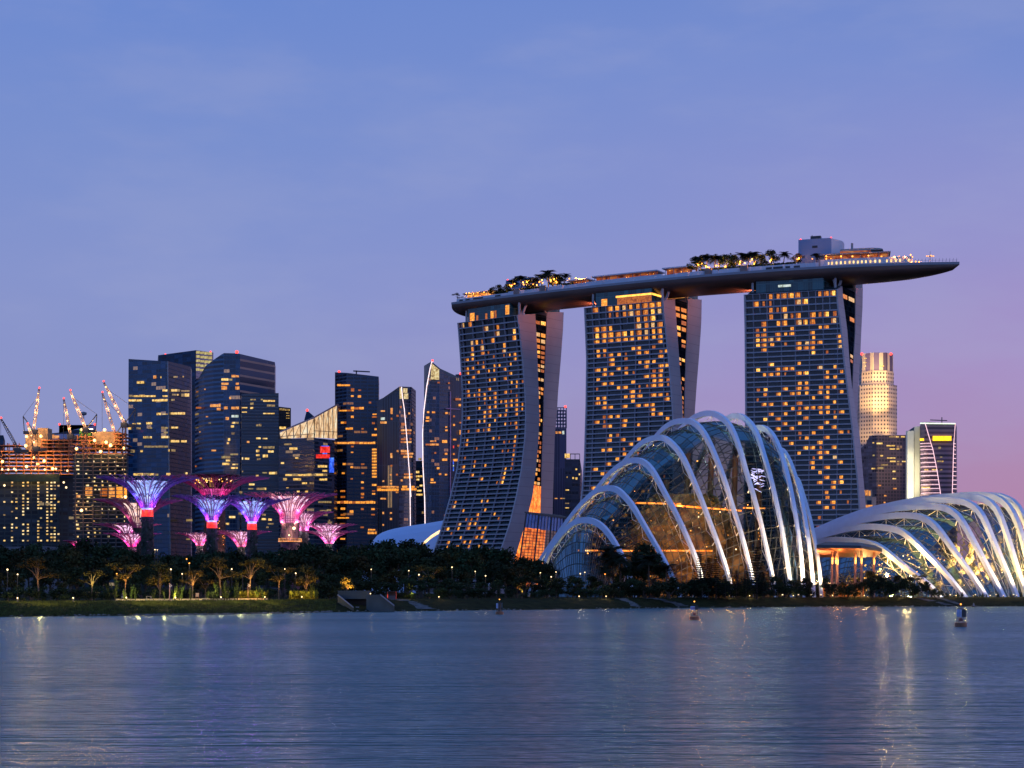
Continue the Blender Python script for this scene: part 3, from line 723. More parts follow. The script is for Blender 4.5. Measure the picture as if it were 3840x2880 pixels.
hut('short flat-roofed bar beside the stern palms', 2140, 2200, 9, 9, 0, 6.4, None, over=2, glowm=BARG)
hut('longest flat-roofed bar in the middle of the deck', 2230, 2460, 10, 9, 0, 7.2, None, over=2, glowm=BARG)
hut('raised flat-roofed bar next to the big palm grove', 2495, 2590, 10, 9, 0, 7.9, None, over=2, glowm=BARG)
th, A, B_, td, nn = hut('restaurant with a curved upper roof near the bow', 3090, 3330, 9, 12, 0, 8.5, None, over=1, glowm=BARG, roofm=GREYM)
A, _, nn = dk(3150, 12); B_, _, _ = dk(3310, 12)
m_ = MB(); k_ = 12
for q in range(k_):
    a, b = A.lerp(B_, q/k_), A.lerp(B_, (q+1)/k_); sa, sb = [math.sqrt(max(.02, 1-abs(2*s-.85)**3.0/1.6)) for s in (q/k_, (q+1)/k_)]
    m_.hexa([a+Vector((0, 0, 10.6)), b+Vector((0, 0, 10.6)), b+nn*10+Vector((0, 0, 10.6)), a+nn*10+Vector((0, 0, 10.6))], [a+Vector((0, 0, 10.8+1.2*sa)), b+Vector((0, 0, 10.8+1.2*sb)), b+nn*10+Vector((0, 0, 10.8+1.2*sb)), a+nn*10+Vector((0, 0, 10.8+1.2*sa))])
part(m_, 'upper_roof', GREYM, th)
m_ = MB(); m_.quad(A+Vector((0, 0, 8.9)), A.lerp(B_, .72)+Vector((0, 0, 8.9)), A.lerp(B_, .72)+Vector((0, 0, 10.6)), A+Vector((0, 0, 10.6))); part(m_, 'lit_bar', BARG, th)
m_ = MB(); m_.tube([A.lerp(B_, .3)+Vector((0, 2, 11)), A.lerp(B_, .3)+Vector((0, 2, 15.5))], .7, 8); part(m_, 'chimney', GREYM, th)
th = thing('lamp_mast', 'thin mast with a ring of lamps standing near the bow tip', 'mast', dk(3488, 8)[0])
m_ = MB(); b0 = dk(3488, 8)[0]; m_.tube([b0, b0+Vector((0, 0, 8.2))], [.25, .1], 5); part(m_, 'pole', GREYM, th)
m_ = MB(); m_.tube([b0+Vector((-2.2, 0, 5)), b0+Vector((2.2, 0, 5))], .14, 5); m_.tube([b0+Vector((0, -2.2, 5)), b0+Vector((0, 2.2, 5))], .14, 5); part(m_, 'crossbar', GREYM, th)
for dx, dy in ((-2, 0), (2, 0), (0, -2), (-1, 0), (1, 0)): m_ = MB(); m_.ball(b0+Vector((dx, dy, 5.2)), .34, 6); part(m_, 'bulb', LAMPO, th)

# warm city glow on the hull's belly, imitated by added lamps at the tower roofs
for key, s_ in (('a', 1), ('b', -1), ('b', 1), ('c', -1), ('c', 1)):
    T = TW[key]; p = (T['B']+Vector((0, 0, 8)) if s_ > 0 else T['L']+T['w']*22+Vector((0, 0, 4)))+T['u']*s_*3
    lamp('hull_fill_light', 'SPOT', p, 42000, (1, .27, .13), deck, 1, T['u']*s_*1.0+Vector((0, 0, .36)), 120, .9)
# ---------------------------------------------------------------- the city behind
Z1 = (0, 1200, 3.456); Z2 = (0, 1640, 2.439); Z3 = (440, 1280, 3.19); Z4 = (340, 1740, 3.352); Z5 = (900, 1740, 3.352); Z6 = (1000, 1300, 2.9105)
ZA = (1640, 1240, 3.95); ZB = (1640, 1640, 3.95); Z9 = (3160, 1300, 2.675)
def zp(zm, x, y): return zm[0]+x/zm[2], zm[1]+y/zm[2]
ROOFM = mat('flat_roof', (.08, .085, .09), .9)
class Face:
    def __init__(s, a, b, c, d):                       # bottom left, bottom right, top right, top left
        s.a, s.b, s.c, s.d = a, b, c, d
        s.n = ((b-a).cross(d-a)).normalized()
        if s.n.y > 0: s.n = -s.n
    def hit(s, px, py, off=.25):
        dr = Vector(((px-CX)/F, 1, (HY-py)/F)); o = Vector((0, 0, CAMZ))
        t_ = 1e9
        for p, q, r in ((s.a, s.b, s.d), (s.b, s.c, s.d), (s.a, s.b, s.c), (s.a, s.c, s.d)):
            n_ = (q-p).cross(r-p).normalized()
            if n_.y > 0: n_ = -n_
            t_ = min(t_, (p+n_*off-o).dot(n_)/dr.dot(n_))
        return o+dr*t_
def bldg(name, label, cat, corners, m, back=45, group=None, zb=GZ, roof=ROOFM, partname='facade', cap=None):
    """corners left to right: (px, depth, top row[, px at the ground]); the back is closed behind them"""
    lo, hi = [], []
    for c in corners:
        px, d, py = c[:3]; pb = c[3] if len(c) > 3 else px
        hi.append(PT(px, py, d)); lo.append(Vector((X(pb, d), d, zb)))
    th = thing(name, label, cat, (sum(p.x for p in lo)/len(lo), sum(p.y for p in lo)/len(lo), zb), group)
    bl = [lo[-1]+Vector((lo[-1].x*.02, back, 0)), lo[0]+Vector((lo[0].x*.02, back, 0))]
    bh = [Vector((bl[0].x, bl[0].y, hi[-1].z)), Vector((bl[1].x, bl[1].y, hi[0].z))]
    ml = m if isinstance(m, (list, tuple)) else [m]
    L, H = lo+bl, hi+bh; n = len(L); faces = []; u0 = 0
    groups = {}
    for i in range(n):
        j = (i+1) % n
        mm = ml[min(i, len(ml)-1)] if i < len(corners)-1 else ml[-1]
        w_ = (L[j]-L[i]).length
        g = groups.setdefault(mm.name, (MB(), mm))[0]
        g.quad(L[i], L[j], H[j], H[i], [(u0, L[i].z), (u0+w_, L[j].z), (u0+w_, H[j].z), (u0, H[i].z)]); u0 += w_
        if i < len(corners)-1: faces.append(Face(L[i], L[j], H[j], H[i]))
    for g, mm in groups.values(): part(g, partname, mm, th)
    mb = MB(); mb.add([h-Vector((0, 0, .3)) for h in H], [tuple(range(n))]); part(mb, 'roof', roof, th)
    return th, faces, L, H
def strips(th, faces, zm, rects, m=YEL, dim=YELD, chop=(3, 8), fill=.8, seed=1, name='lit_window', cap=95, off=.3):
    rr = random.Random(seed); out = []
    for r in rects:
        x0, y0, x1, y1 = r[:4]; mm = r[4] if len(r) > 4 else m; ff = r[5] if len(r) > 5 else fill
        (X0, Y0), (X1, Y1) = zp(zm, x0, y0), zp(zm, x1, y1)
        fc = faces if isinstance(faces, Face) else min(faces, key=lambda f: max(0, min(CX+F*p.x/p.y for p in (f.a, f.b))-(X0+X1)/2, (X0+X1)/2-max(CX+F*p.x/p.y for p in (f.a, f.b))))
        mpp = fc.a.y/F; a = X0
        while a < X1-.3:
            b = min(X1, a+rr.uniform(*chop)/mpp)
            if X1-b < 1.2/mpp: b = X1
            if rr.random() < ff or (x1-x0) < 40:
                m2 = dim if rr.random() < .22 and dim else mm
                g = .25/mpp if b < X1 else 0; q = rr.uniform(0, .25)*(Y1-Y0)
                out.append(((fc.hit(a, Y1, off), fc.hit(b-g, Y1, off), fc.hit(b-g, Y0+q, off), fc.hit(a, Y0+q, off)), m2))
            a = b
    out.sort(key=lambda o: -(o[0][1]-o[0][0]).length*(o[0][2]-o[0][1]).length)
    rest = {}
    for i, (q, m2) in enumerate(out):
        if i < cap: mb = MB(); mb.quad(*q); part(mb, name, m2, th)
        else: rest.setdefault(m2.name, (MB(), m2))[0].quad(*q)
    for mb, m2 in rest.values(): part(mb, name, m2, th, kind='stuff')
def beacon(th, p, r=.9):
    mb = MB(); mb.ball(p, r, 6); part(mb, 'beacon', LAMPR, th)

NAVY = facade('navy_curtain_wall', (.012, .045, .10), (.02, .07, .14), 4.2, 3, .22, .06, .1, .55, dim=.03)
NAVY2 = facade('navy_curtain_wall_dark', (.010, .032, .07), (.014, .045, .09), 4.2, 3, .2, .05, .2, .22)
NAVYS = facade('navy_louvre_wall', (.006, .022, .05), (.05, .12, .22), 4.2, 30, .45, .01, .15, .5)
STRIPE = facade('lit_stripe_wall', (.012, .04, .085), (.34, .23, .19), 7.4, 30, .26, .0, .2, .5)  # the lit fin edges are painted in as paler bands
STRIPB = facade('lower_striped_wall', (.010, .022, .04), (.05, .075, .10), 2.9, 30, .4, .0, .2, .5, dim=.01)
# -- dark blue pair at the left
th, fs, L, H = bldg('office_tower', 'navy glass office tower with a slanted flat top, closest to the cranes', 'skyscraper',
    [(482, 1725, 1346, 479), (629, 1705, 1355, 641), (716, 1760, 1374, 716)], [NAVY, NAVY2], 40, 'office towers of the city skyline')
strips(th, fs, Z3, [(140, 470, 320, 505), (430, 405, 465, 445, ORA), (515, 415, 527, 440), (135, 640, 605, 665), (135, 688, 605, 718), (540, 570, 605, 600), (470, 850, 520, 882), (540, 864, 605, 874), (180, 975, 215, 998), (235, 975, 280, 992), (345, 960, 415, 992), (125, 1028, 210, 1055), (230, 1028, 280, 1052), (365, 1022, 415, 1045), (525, 1020, 608, 1047), (555, 1080, 605, 1100, YELD), (310, 1130, 412, 1160), (525, 1130, 618, 1158), (320, 1245, 612, 1270, YELD), (160, 1295, 208, 1330), (275, 1293, 303, 1325), (515, 1288, 625, 1320), (120, 1575, 635, 1605, YEL, .7),
    (670, 415, 722, 435, ORA), (782, 408, 795, 430), (645, 570, 750, 600), (765, 582, 862, 602), (655, 625, 735, 648), (765, 620, 860, 660), (645, 683, 735, 712, YELD), (640, 845, 810, 875), (645, 1018, 745, 1042), (640, 1122, 745, 1155), (640, 1178, 740, 1208), (765, 1175, 830, 1208), (645, 1290, 695, 1318), (725, 1565, 840, 1590), (650, 1700, 700, 1720)], seed=2)
mb = MB(); mb.tube([L[1]+Vector((0, -.5, 0)), H[1]+Vector((0, -.5, 0))], .7, 4); part(mb, 'corner_fin', GREYM, th)
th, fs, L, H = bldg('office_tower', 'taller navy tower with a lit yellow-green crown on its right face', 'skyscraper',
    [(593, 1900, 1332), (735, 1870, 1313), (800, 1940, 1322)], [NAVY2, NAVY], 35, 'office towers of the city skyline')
CROWN = glow('crown_rooms', (.75, .62, .13), .62, .5, .25, (1, .9, .4))
rows = [(942, 112 + k*53, 1142, 112 + k*53 + 38) for k in range(5)]
for y0, y1 in ((110, 146), (160, 196), (212, 246), (264, 300), (318, 352)):
    strips(th, fs[1], Z3, [(942+k*49, y0+k*6, 942+k*49+44, y1+k*6, CROWN, 1) for k in range(4)], chop=(50, 60), seed=3, dim=None)
beacon(th, H[0]+Vector((8, 0, 1))); beacon(th, H[2]+Vector((-3, 0, 1)))
# -- the round-cornered tower
arc = []
for k in range(7):
    s = k/6; arc.append((731+98*s, 1690-46*math.sin(s*math.pi/2), 1412-70*s if s > .2 else 1421))
th, fs, L, H = bldg('office_tower', 'navy tower with louvred rounded corner and bright striped right face', 'skyscraper',
    [(731, 1690, 1421), (745, 1672, 1418), (766, 1660, 1400), (769, 1659, 1374), (800, 1650, 1350), (829, 1645, 1330), (840, 1644, 1324), (888, 1642, 1325), (900, 1642, 1327), (1031, 1690, 1358)], [NAVYS, NAVYS, NAVYS, NAVYS, NAVYS, NAVYS, NAVY, NAVY, STRIPE], 40, 'office towers of the city skyline')
strips(th, fs, Z3, [(1365, 400, 1455, 430, ORA), (1245, 440, 1455, 470), (1245, 490, 1455, 520, ORA), (1245, 533, 1460, 578, ORA), (1245, 662, 1360, 692, ORA, .5), (1275, 780, 1455, 812, ORA, .6), (1365, 875, 1450, 910, COOL), (1295, 905, 1335, 940, ORA), (1370, 960, 1450, 985), (1358, 997, 1455, 1030), (1365, 1085, 1450, 1115, YELD), (1245, 1157, 1350, 1190), (1310, 1205, 1335, 1230), (1350, 1340, 1445, 1360, YELD), (1245, 1370, 1350, 1400, ORA), (1245, 1413, 1350, 1437), (1255, 1450, 1340, 1480), (1375, 1460, 1445, 1480), (1360, 1500, 1440, 1525),
    (1110, 745, 1235, 785, ORA), (1045, 790, 1235, 825, ORA), (940, 780, 1005, 805, WARMD), (940, 825, 1005, 850, WARMD), (1060, 890, 1085, 908, ORA), (1125, 1295, 1180, 1315, ORA), (1090, 970, 1118, 985), (945, 590, 960, 610, WARMD), (1040, 565, 1056, 580, ORA), (980, 1075, 995, 1090, ORA), (985, 1390, 1010, 1410, WARMD), (930, 1480, 945, 1505, WARMD)], seed=4)
strips(th, fs, Z4, [(1740, 645, 1845, 680), (1690, 735, 1740, 765), (1200, 690, 1280, 720, YELD), (1200, 935, 1250, 955)], seed=5)
beacon(th, PT(888, 1320, 1650), 1.6)
th, fs, L, H = bldg('office_tower', 'lower dark striped block against the round-cornered navy tower', 'skyscraper',
    [(906, 1610, 1476), (1045, 1612, 1474)], [STRIPB], 28, 'office towers of the city skyline')
strips(th, fs, Z3, [(1490, 735, 1555, 752), (1590, 727, 1630, 760), (1590, 685, 1740, 705, YELD), (1745, 700, 1885, 722), (1745, 755, 1885, 780), (1490, 785, 1555, 800), (1590, 780, 1625, 808), (1490, 838, 1550, 852), (1625, 835, 1725, 865, ORA), (1745, 855, 1880, 870), (1660, 985, 1685, 1015), (1690, 988, 1725, 1015, YELD), (1490, 1190, 1580, 1215, ORA), (1590, 1140, 1640, 1165), (1660, 1148, 1715, 1170), (1740, 1152, 1795, 1170), (1820, 1162, 1870, 1180), (1750, 1212, 1795, 1225), (1690, 1250, 1720, 1272), (1740, 1255, 1880, 1282, YELD), (1660, 1295, 1698, 1325), (1735, 1300, 1870, 1330), (1660, 1350, 1700, 1372), (1740, 1352, 1880, 1388), (1490, 1385, 1505, 1415), (1525, 1385, 1578, 1415), (1670, 1400, 1715, 1420, YELD), (1490, 1543, 1505, 1565), (1675, 1553, 1715, 1580), (1735, 1560, 1790, 1580), (1815, 1555, 1910, 1590), (1655, 1597, 1690, 1625)], seed=6)
strips(th, fs, Z4, [(1990, 245, 2060, 268), (2085, 295, 2190, 325), (1870, 340, 1905, 370), (2170, 625, 2212, 650), (2150, 680, 2205, 705), (1860, 610, 1900, 640)], seed=7)
strips(th, fs, Z5, [(205, 295, 330, 325), (105, 300, 165, 318), (280, 625, 350, 650), (280, 680, 325, 702), (355, 680, 400, 712), (350, 740, 420, 760, YELD), (330, 785, 360, 805)], seed=8)
th, fs, L, H = bldg('office_tower', 'small brown block dotted with white lights, behind the sloping glass roof', 'building',
    [(1030, 1960, 1523), (1091, 1950, 1530)], [facade('brown_block', (.02, .014, .014), (.06, .035, .03), 4, 3, .3, .3, .4)], 30, 'office towers of the city skyline')
strips(th, fs, Z6, [(140+k*13, 673+r*11+k*1.1, 146+k*13, 680+r*11+k*1.1, YEL, .8) for r in range(2) for k in range(9)]+[(215+12*k, 720+28*r, 222+12*k, 728+28*r) for k in range(3) for r in range(3)]+[(140, 825, 200, 850, ORA), (140, 870, 210, 900)], chop=(20, 30), seed=9, dim=None)
# -- sloping glass roof
NAVY3 = facade('banded_block', (.012, .032, .06), (.03, .05, .085), 3.6, 4, .35, .03, .15, .5, dim=.04)
th, fs, L, H = bldg('office_tower', 'dark banded block topped by a lit sloping glass hall and a red and blue screen', 'skyscraper',
    [(1045, 1600, 1646), (1179, 1580, 1642), (1253, 1612, 1650), (1264, 1640, 1652)], [NAVY3], 40, 'office towers of the city skyline')
strips(th, fs, Z6, [(190, 1055, 270, 1075, YELD), (165, 1098, 335, 1125), (420, 1045, 470, 1070), (310, 1205, 345, 1222), (155, 1258, 190, 1280), (420, 1290, 450, 1308), (180, 1385, 515, 1412), (180, 1435, 375, 1460), (385, 1480, 440, 1500), (470, 1478, 515, 1500), (525, 1385, 660, 1410), (575, 1435, 660, 1460), (560, 1290, 660, 1318), (610, 1345, 660, 1365), (738, 1360, 768, 1385), (738, 1405, 768, 1432), (738, 1495, 768, 1520), (738, 1545, 768, 1570), (215, 1535, 240, 1545), (330, 1570, 360, 1590), (420, 1570, 450, 1590)], seed=10)
strips(th, fs, Z5, [(720, 395, 755, 415), (985, 465, 1150, 490, YELD), (955, 570, 1145, 605, YELD), (1115, 700, 1132, 716), (790, 905, 850, 930), (600, 395, 640, 412), (570, 125, 660, 150), (680, 125, 760, 150), (770, 125, 850, 150), (880, 125, 960, 148), (545, 180, 590, 205), (680, 178, 760, 202)], seed=11)
LEDR = glow('screen_red', (1, .03, .015), 1.0, .45, .3, (1, .12, .1)); LEDB = glow('screen_blue', (.03, .12, 1), 1.0, .6, .3, (.15, .45, 1))
for r, m in (((585, 1085, 690, 1160), LEDR), ((540, 1172, 690, 1218), LEDR), ((684, 1200, 735, 1375), LEDB), ((600, 1078, 680, 1090), LEDB), ((610, 1158, 660, 1172), LEDB)):
    strips(th, fs, Z6, [(*r, m, 1)], chop=(100, 120), name='screen', dim=None, off=.6)
HALL = glow('glass_hall_glow', (.95, .62, .32), .95, .55, .12, (1, .92, .66))
g = [PT(*zp(Z6, x, y), d) for x, y, d in ((140, 942, 1601), (770, 642, 1640), (770, 1005, 1640), (520, 992, 1581), (150, 1003, 1601))]
back = Vector((3, 30, 0)); mb = MB()
f1 = [g[4], g[3], PT(*zp(Z6, 520, 782), 1581), g[0]]; f2 = [g[3], g[2], g[1], PT(*zp(Z6, 520, 782), 1581)]
for f in (f1, f2): mb.quad(*f)
part(mb, 'glass_hall', HALL, th)
mb = MB(); top = [g[0], f1[2], g[1], g[1]+back, f1[2]+back, g[0]+back]
mb.hexa([g[0], f1[2], f1[2]+back, g[0]+back], [p+Vector((0, 0, 1.6)) for p in (g[0], f1[2], f1[2]+back, g[0]+back)]); mb.hexa([f1[2], g[1], g[1]+back, f1[2]+back], [p+Vector((0, 0, 1.6)) for p in (f1[2], g[1], g[1]+back, f1[2]+back)])
part(mb, 'sloping_roof', mat('roof_pale', (.36, .26, .26), .5), th)
mb = MB()
for A, B_, C_, D_ in (f1, f2):
    for k in range(6):
        s = k/5; a = A.lerp(B_, s)+Vector((0, -.5, 0)); b = D_.lerp(C_, s)+Vector((0, -.5, 0))
        mb.tube([a, b], .55, 4)
        if k < 5:
            a2 = A.lerp(B_, s+.2)+Vector((0, -.4, 0)); b2 = D_.lerp(C_, s+.2)+Vector((0, -.4, 0))
            mb.tube([a, b2], .22, 4)
    mb.tube([A.lerp(D_, .35)+Vector((0, -.5, 0)), B_.lerp(C_, .2)+Vector((0, -.5, 0))], .35, 4)
part(mb, 'hall_frame', mat('hall_steel', (.25, .16, .11), .5), th)
mb = MB(); q = [PT(*zp(Z6, x, y), 1900) for x, y in ((410, 800), (500, 800), (500, 745), (450, 703), (435, 703))]
mb.add(q+[p+Vector((0, 25, 0)) for p in q], [(0, 1, 2, 3, 4), (9, 8, 7, 6, 5)]+[(i, i+5, (i+1) % 5+5, (i+1) % 5) for i in range(5)])
th = thing('office_tower', 'pointed dark roof with a red lamp peeping over the sloping glass roof', 'building', PT(1157, 1600, 1900)*1.0)
part(mb, 'roof', NAVY2, th)
lo = [Vector((p.x, p.y, GZ)) for p in (q[0], q[1], q[1]+Vector((0, 25, 0)), q[0]+Vector((0, 25, 0)))]; mb = MB(); mb.hexa(lo, [Vector((p.x, p.y, q[0].z-.2)) for p in lo]); part(mb, 'facade', NAVY2, th); beacon(th, q[3].lerp(q[4], .5)+Vector((0, 0, 1)), 1.4)
# -- balcony block
BALC = facade('balcony_block', (.014, .018, .035), (.03, .06, .11), 3.4, 6.5, .4, .12, .2, .5, dim=.05, dimcol=(1, .4, .08))
th, fs, L, H = bldg('apartment_tower', 'straight dark balcony block with orange rooms and a long lit floor', 'skyscraper',
    [(1256, 1665, 1396), (1300, 1650, 1398), (1420, 1652, 1412)], [BALC], 40, 'office towers of the city skyline')
strips(th, fs, Z6, [(770, 408, 910, 430), (920, 445, 955, 488), (1000, 465, 1030, 482), (995, 530, 1030, 555), (920, 530, 950, 548), (1115, 598, 1140, 620), (920, 655, 1060, 685), (780, 688, 950, 705), (920, 750, 950, 778), (1155, 728, 1200, 745), (1150, 755, 1200, 775), (810, 815, 868, 840), (818, 850, 860, 870), (780, 880, 940, 905), (1150, 820, 1180, 845), (1120, 885, 1200, 910), (1148, 950, 1205, 975), (770, 1035, 1185, 1062, WARM, 1), (920, 1078, 950, 1098), (920, 1143, 945, 1160), (830, 1270, 860, 1290), (915, 1300, 945, 1325), (1030, 1272, 1065, 1292), (820, 1370, 850, 1390), (915, 1435, 940, 1450), (1030, 1465, 1060, 1490), (1030, 1530, 1062, 1555), (1030, 1595, 1062, 1620), (805, 1570, 855, 1585), (810, 1630, 855, 1650), (1035, 1370, 1062, 1390, WARMD), (1040, 920, 1060, 935, WARMD), (1035, 885, 1060, 905, WARMD)]+[(1150, 1110+33*k, 1200, 1132+33*k) for k in range(10)], WARM, WARMD, (3, 5), .9, 12, cap=50)
strips(th, fs, Z5, [(1215, 462, 1700, 497, WARM, 1), (1265, 325, 1320, 350), (1265, 400, 1320, 425), (1265, 545, 1320, 575), (1380, 580, 1425, 615), (1265, 625, 1320, 650), (1220, 665, 1370, 685), (1520, 365, 1560, 390), (1520, 405, 1555, 430), (1520, 550, 1555, 578), (1650, 550, 1695, 578), (1650, 625, 1695, 645), (1255, 740, 1320, 760), (1515, 780, 1555, 805), (1605, 850, 1715, 880), (1610, 815, 1700, 835), (1260, 930, 1320, 950), (1660, 250, 1715, 275), (1660, 330, 1700, 345), (1660, 365, 1700, 385)], WARM, WARMD, (3, 5), .95, 13, cap=50)
mb = MB(); p = PT(1352, 1399, 1670); mb.tube([p+Vector((-4, 0, -2)), p+Vector((-4, 0, 2.5))], .8, 4); mb.tube([p+Vector((-7, 0, 2)), p+Vector((9, 0, 1.2))], .8, 4); part(mb, 'roof_gondola', DARKM, th)
beacon(th, H[0]+Vector((4, 0, .6)), 1.2)
# -- two curved residential towers with a line of light down the edge
SAIL = facade('sail_glass', (.016, .030, .065), (.045, .07, .12), 3.4, 2.4, .25, .16, .2, .5, dim=.035, dimcol=(1, .4, .08))
SAIL2 = facade('sail_fins', (.014, .026, .045), (.04, .06, .085), 40, 3.0, .02, .4, .25, .5, dim=.03)
th, fs, L, H = bldg('apartment_tower', 'shorter of the two towers edged with a white line of light', 'skyscraper',
    [(1414, 1610, 1503), (1432, 1606, 1494), (1496, 1595, 1467), (1496.5, 1594.5, 1449), (1543, 1606, 1451, 1560)], [SAIL2, SAIL2, SAIL2, SAIL], 30, 'office towers of the city skyline')
strips(th, fs, Z6, [(1245, 690, 1290, 710), (1352, 655, 1375, 735), (1245, 765, 1290, 800, COOL), (1240, 815, 1310, 840), (1415, 740, 1440, 765), (1355, 775, 1372, 800, COOL), (1420, 1125, 1440, 1150), (1350, 1160, 1372, 1215), (1350, 1290, 1372, 1310), (1205, 1520, 1440, 1540, ORA), (1205, 1545, 1440, 1575, WARM), (1455, 645, 1475, 670), (1545, 712, 1565, 738), (1470, 830, 1510, 860), (1465, 900, 1580, 922), (1470, 935, 1575, 955, WARMD), (1465, 998, 1580, 1020, WARMD), (1462, 1030, 1580, 1050), (1465, 1125, 1610, 1150), (1465, 1155, 1600, 1178), (1490, 1190, 1590, 1212), (1500, 1380, 1590, 1400), (1500, 1412, 1590, 1435), (1465, 1445, 1485, 1470), (1480, 1515, 1635, 1540, WARM), (1470, 1540, 1635, 1568, WARM)], ORA, WARMD, (3, 5), .9, 14)
strips(th, fs, Z5, [(1765, 425, 1835, 445), (1960, 340, 1990, 365), (1945, 415, 1985, 440), (1790, 600, 1810, 630), (1885, 600, 1910, 625), (1885, 675, 1910, 705), (1790, 755, 1810, 775), (1790, 200, 1815, 225), (1885, 120, 1910, 145), (1960, 120, 1985, 145), (1885, 200, 1912, 215), (1885, 235, 1912, 258), (2070, 120, 2165, 140), (2060, 155, 2165, 180), (2020, 190, 2045, 215)], ORA, WARMD, (3, 6), .95, 15, cap=40)
GOLD = glow('gold_screen', (.85, .62, .25), .85, .75, .5, (1, .95, .6))
strips(th, fs[3], Z6, [(1452, 442, 1478, 568, GOLD, 1), (1490, 442, 1535, 505, GOLD, 1), (1496, 505, 1545, 570, GOLD, 1)], chop=(60, 70), name='lit_crown_panel', dim=None)
LINE = glow('edge_line', (1, .80, .86), 1.7, .1)
def line(th, f, zm, pts, r=.36, m=LINE, name='light_line'):
    mb = MB(); mb.tube([f.hit(*zp(zm, x, y), .9) for x, y in pts], r, 5); part(mb, name, m, th)
line(th, fs[3], Z6, [(1472, 440), (1483, 560), (1502, 680), (1530, 1000), (1560, 1400), (1575, 1640)]); line(th, fs[3], Z5, [(2136, 240), (2142, 800), (2142, 960)])
mb = MB(); mb.quad(*[fs[0].hit(*zp(Z6, x, y), -8) for x, y in ((1207, 632), (1250, 618), (1250, 560), (1207, 592))]);
th, fs, L, H = bldg('apartment_tower', 'taller knife-tipped tower edged with a bowed white line of light', 'skyscraper',
    [(1618, 1600, 1355, 1590), (1647, 1604, 1379), (1687, 1610, 1413), (1735, 1630, 1420)], [SAIL, SAIL, SAIL2], 32, 'office towers of the city skyline')
# the bowed left flank, standing in front of the straight wall
flank = [(1618, 1355), (1611, 1379), (1598, 1448), (1587, 1540), (1582, 1626), (1583.5, 1747), (1590, 1870), (1592, 2000), (1592, 2190)]
mb = MB()
for (xa, ya), (xb, yb) in zip(flank, flank[1:]):
    a, b = PT(xa, ya, 1601), PT(xb, yb, 1601); ra = PT(max(1618, xa), ya, 1600.2); rb = PT(max(1618, xb), yb, 1600.2)
    mb.quad(b, rb, ra, a, [(b.x, b.z), (rb.x, rb.z), (ra.x, ra.z), (a.x, a.z)])
    mb.quad(a+Vector((3, 26, 0)), b+Vector((3, 26, 0)), b, a, [(0, a.z), (0, b.z), (26, b.z), (26, a.z)])
part(mb, 'bowed_flank', SAIL, th)
lp = [PT(x+2.5, y, 1599) for x, y in flank[:-1]]
mb = MB(); mb.tube(lp, [.42]*len(lp), 5); part(mb, 'light_line', LINE, th)
strips(th, fs, Z6, [(1750, 703, 1775, 725), (1805, 703, 1838, 725), (1740, 762, 1775, 788), (1735, 797, 1775, 818), (1950, 710, 1975, 735), (1950, 868, 1970, 885), (1950, 900, 1975, 922), (1915, 1010, 1970, 1050), (1785, 1020, 1850, 1040, ORA), (1735, 1055, 1880, 1078, ORA), (1830, 1150, 1850, 1168), (1945, 1155, 1972, 1180), (1915, 1218, 1970, 1245), (1858, 1310, 1885, 1338), (2035, 750, 2055, 770), (2035, 842, 2055, 865), (2035, 1005, 2070, 1022), (2080, 1070, 2115, 1090), (2035, 1160, 2055, 1182), (2035, 1220, 2090, 1250), (2105, 820, 2125, 838), (2105, 910, 2125, 960), (2060, 560, 2120, 585, ORA), (2095, 625, 2120, 650), (1790, 1438, 1820, 1465), (1785, 1475, 1845, 1490), (1880, 1380, 1905, 1400), (1945, 1385, 1970, 1405), (1865, 380, 1890, 400, WARMD), (1980, 385, 2000, 405, WARMD)], WARM, WARMD, (3, 6), 1, 16, off=1.6)
mb = MB(); mb.quad(*[fs[0].hit(*zp(Z6, x, y), 1.8) for x, y in ((1790, 357), (1882, 362), (1882, 248), (1798, 180))]); part(mb, 'lit_crown_panel', GOLD, th)
line(th, fs[2], Z6, [(2005, 490), (2005, 1640)], .6, mat('pink_mast', (.5, .25, .38), .4), 'mast'); line(th, fs[2], Z6, [(1955, 675), (2110, 685)], .5, mat('pink_mast', (.5, .25, .38)), 'mast_arm')
beacon(th, PT(1622, 1352, 1600), 1)
strips(th, fs, ZB, [(232, 120, 248, 160, LEDR), (232, 230, 255, 260, WARM), (230, 330, 245, 400, LEDB), (232, 405, 246, 432, COOL), (230, 440, 245, 500, LEDB)], chop=(20, 30), name='sign_light', dim=None, off=1.6)
th, fs, L, H = bldg('apartment_tower', 'dark block wedged behind the knife-tipped tower and the hotel', 'building', [(1708, 1760, 1404), (1760, 1760, 1400)], [SAIL2], 30, 'office towers of the city skyline')
beacon(th, PT(1727, 1401, 1758), 1.2)
th, fs, L, H = bldg('office_tower', 'low block with yellow rooms in the slot between the two edge-lit towers', 'building', [(1552, 1720, 1728), (1600, 1718, 1728)], [NAVY3], 30, 'office towers of the city skyline')
strips(th, fs, Z6, [(1630, 1355, 1665, 1380), (1630, 1405, 1700, 1425), (1635, 1440, 1665, 1460), (1670, 1500, 1700, 1525), (1635, 1520, 1660, 1540), (1640, 1560, 1690, 1580), (1635, 1600, 1700, 1625), (1655, 1205, 1690, 1240, glow('green_sign', (.15, .4, .05), .4))], seed=17)
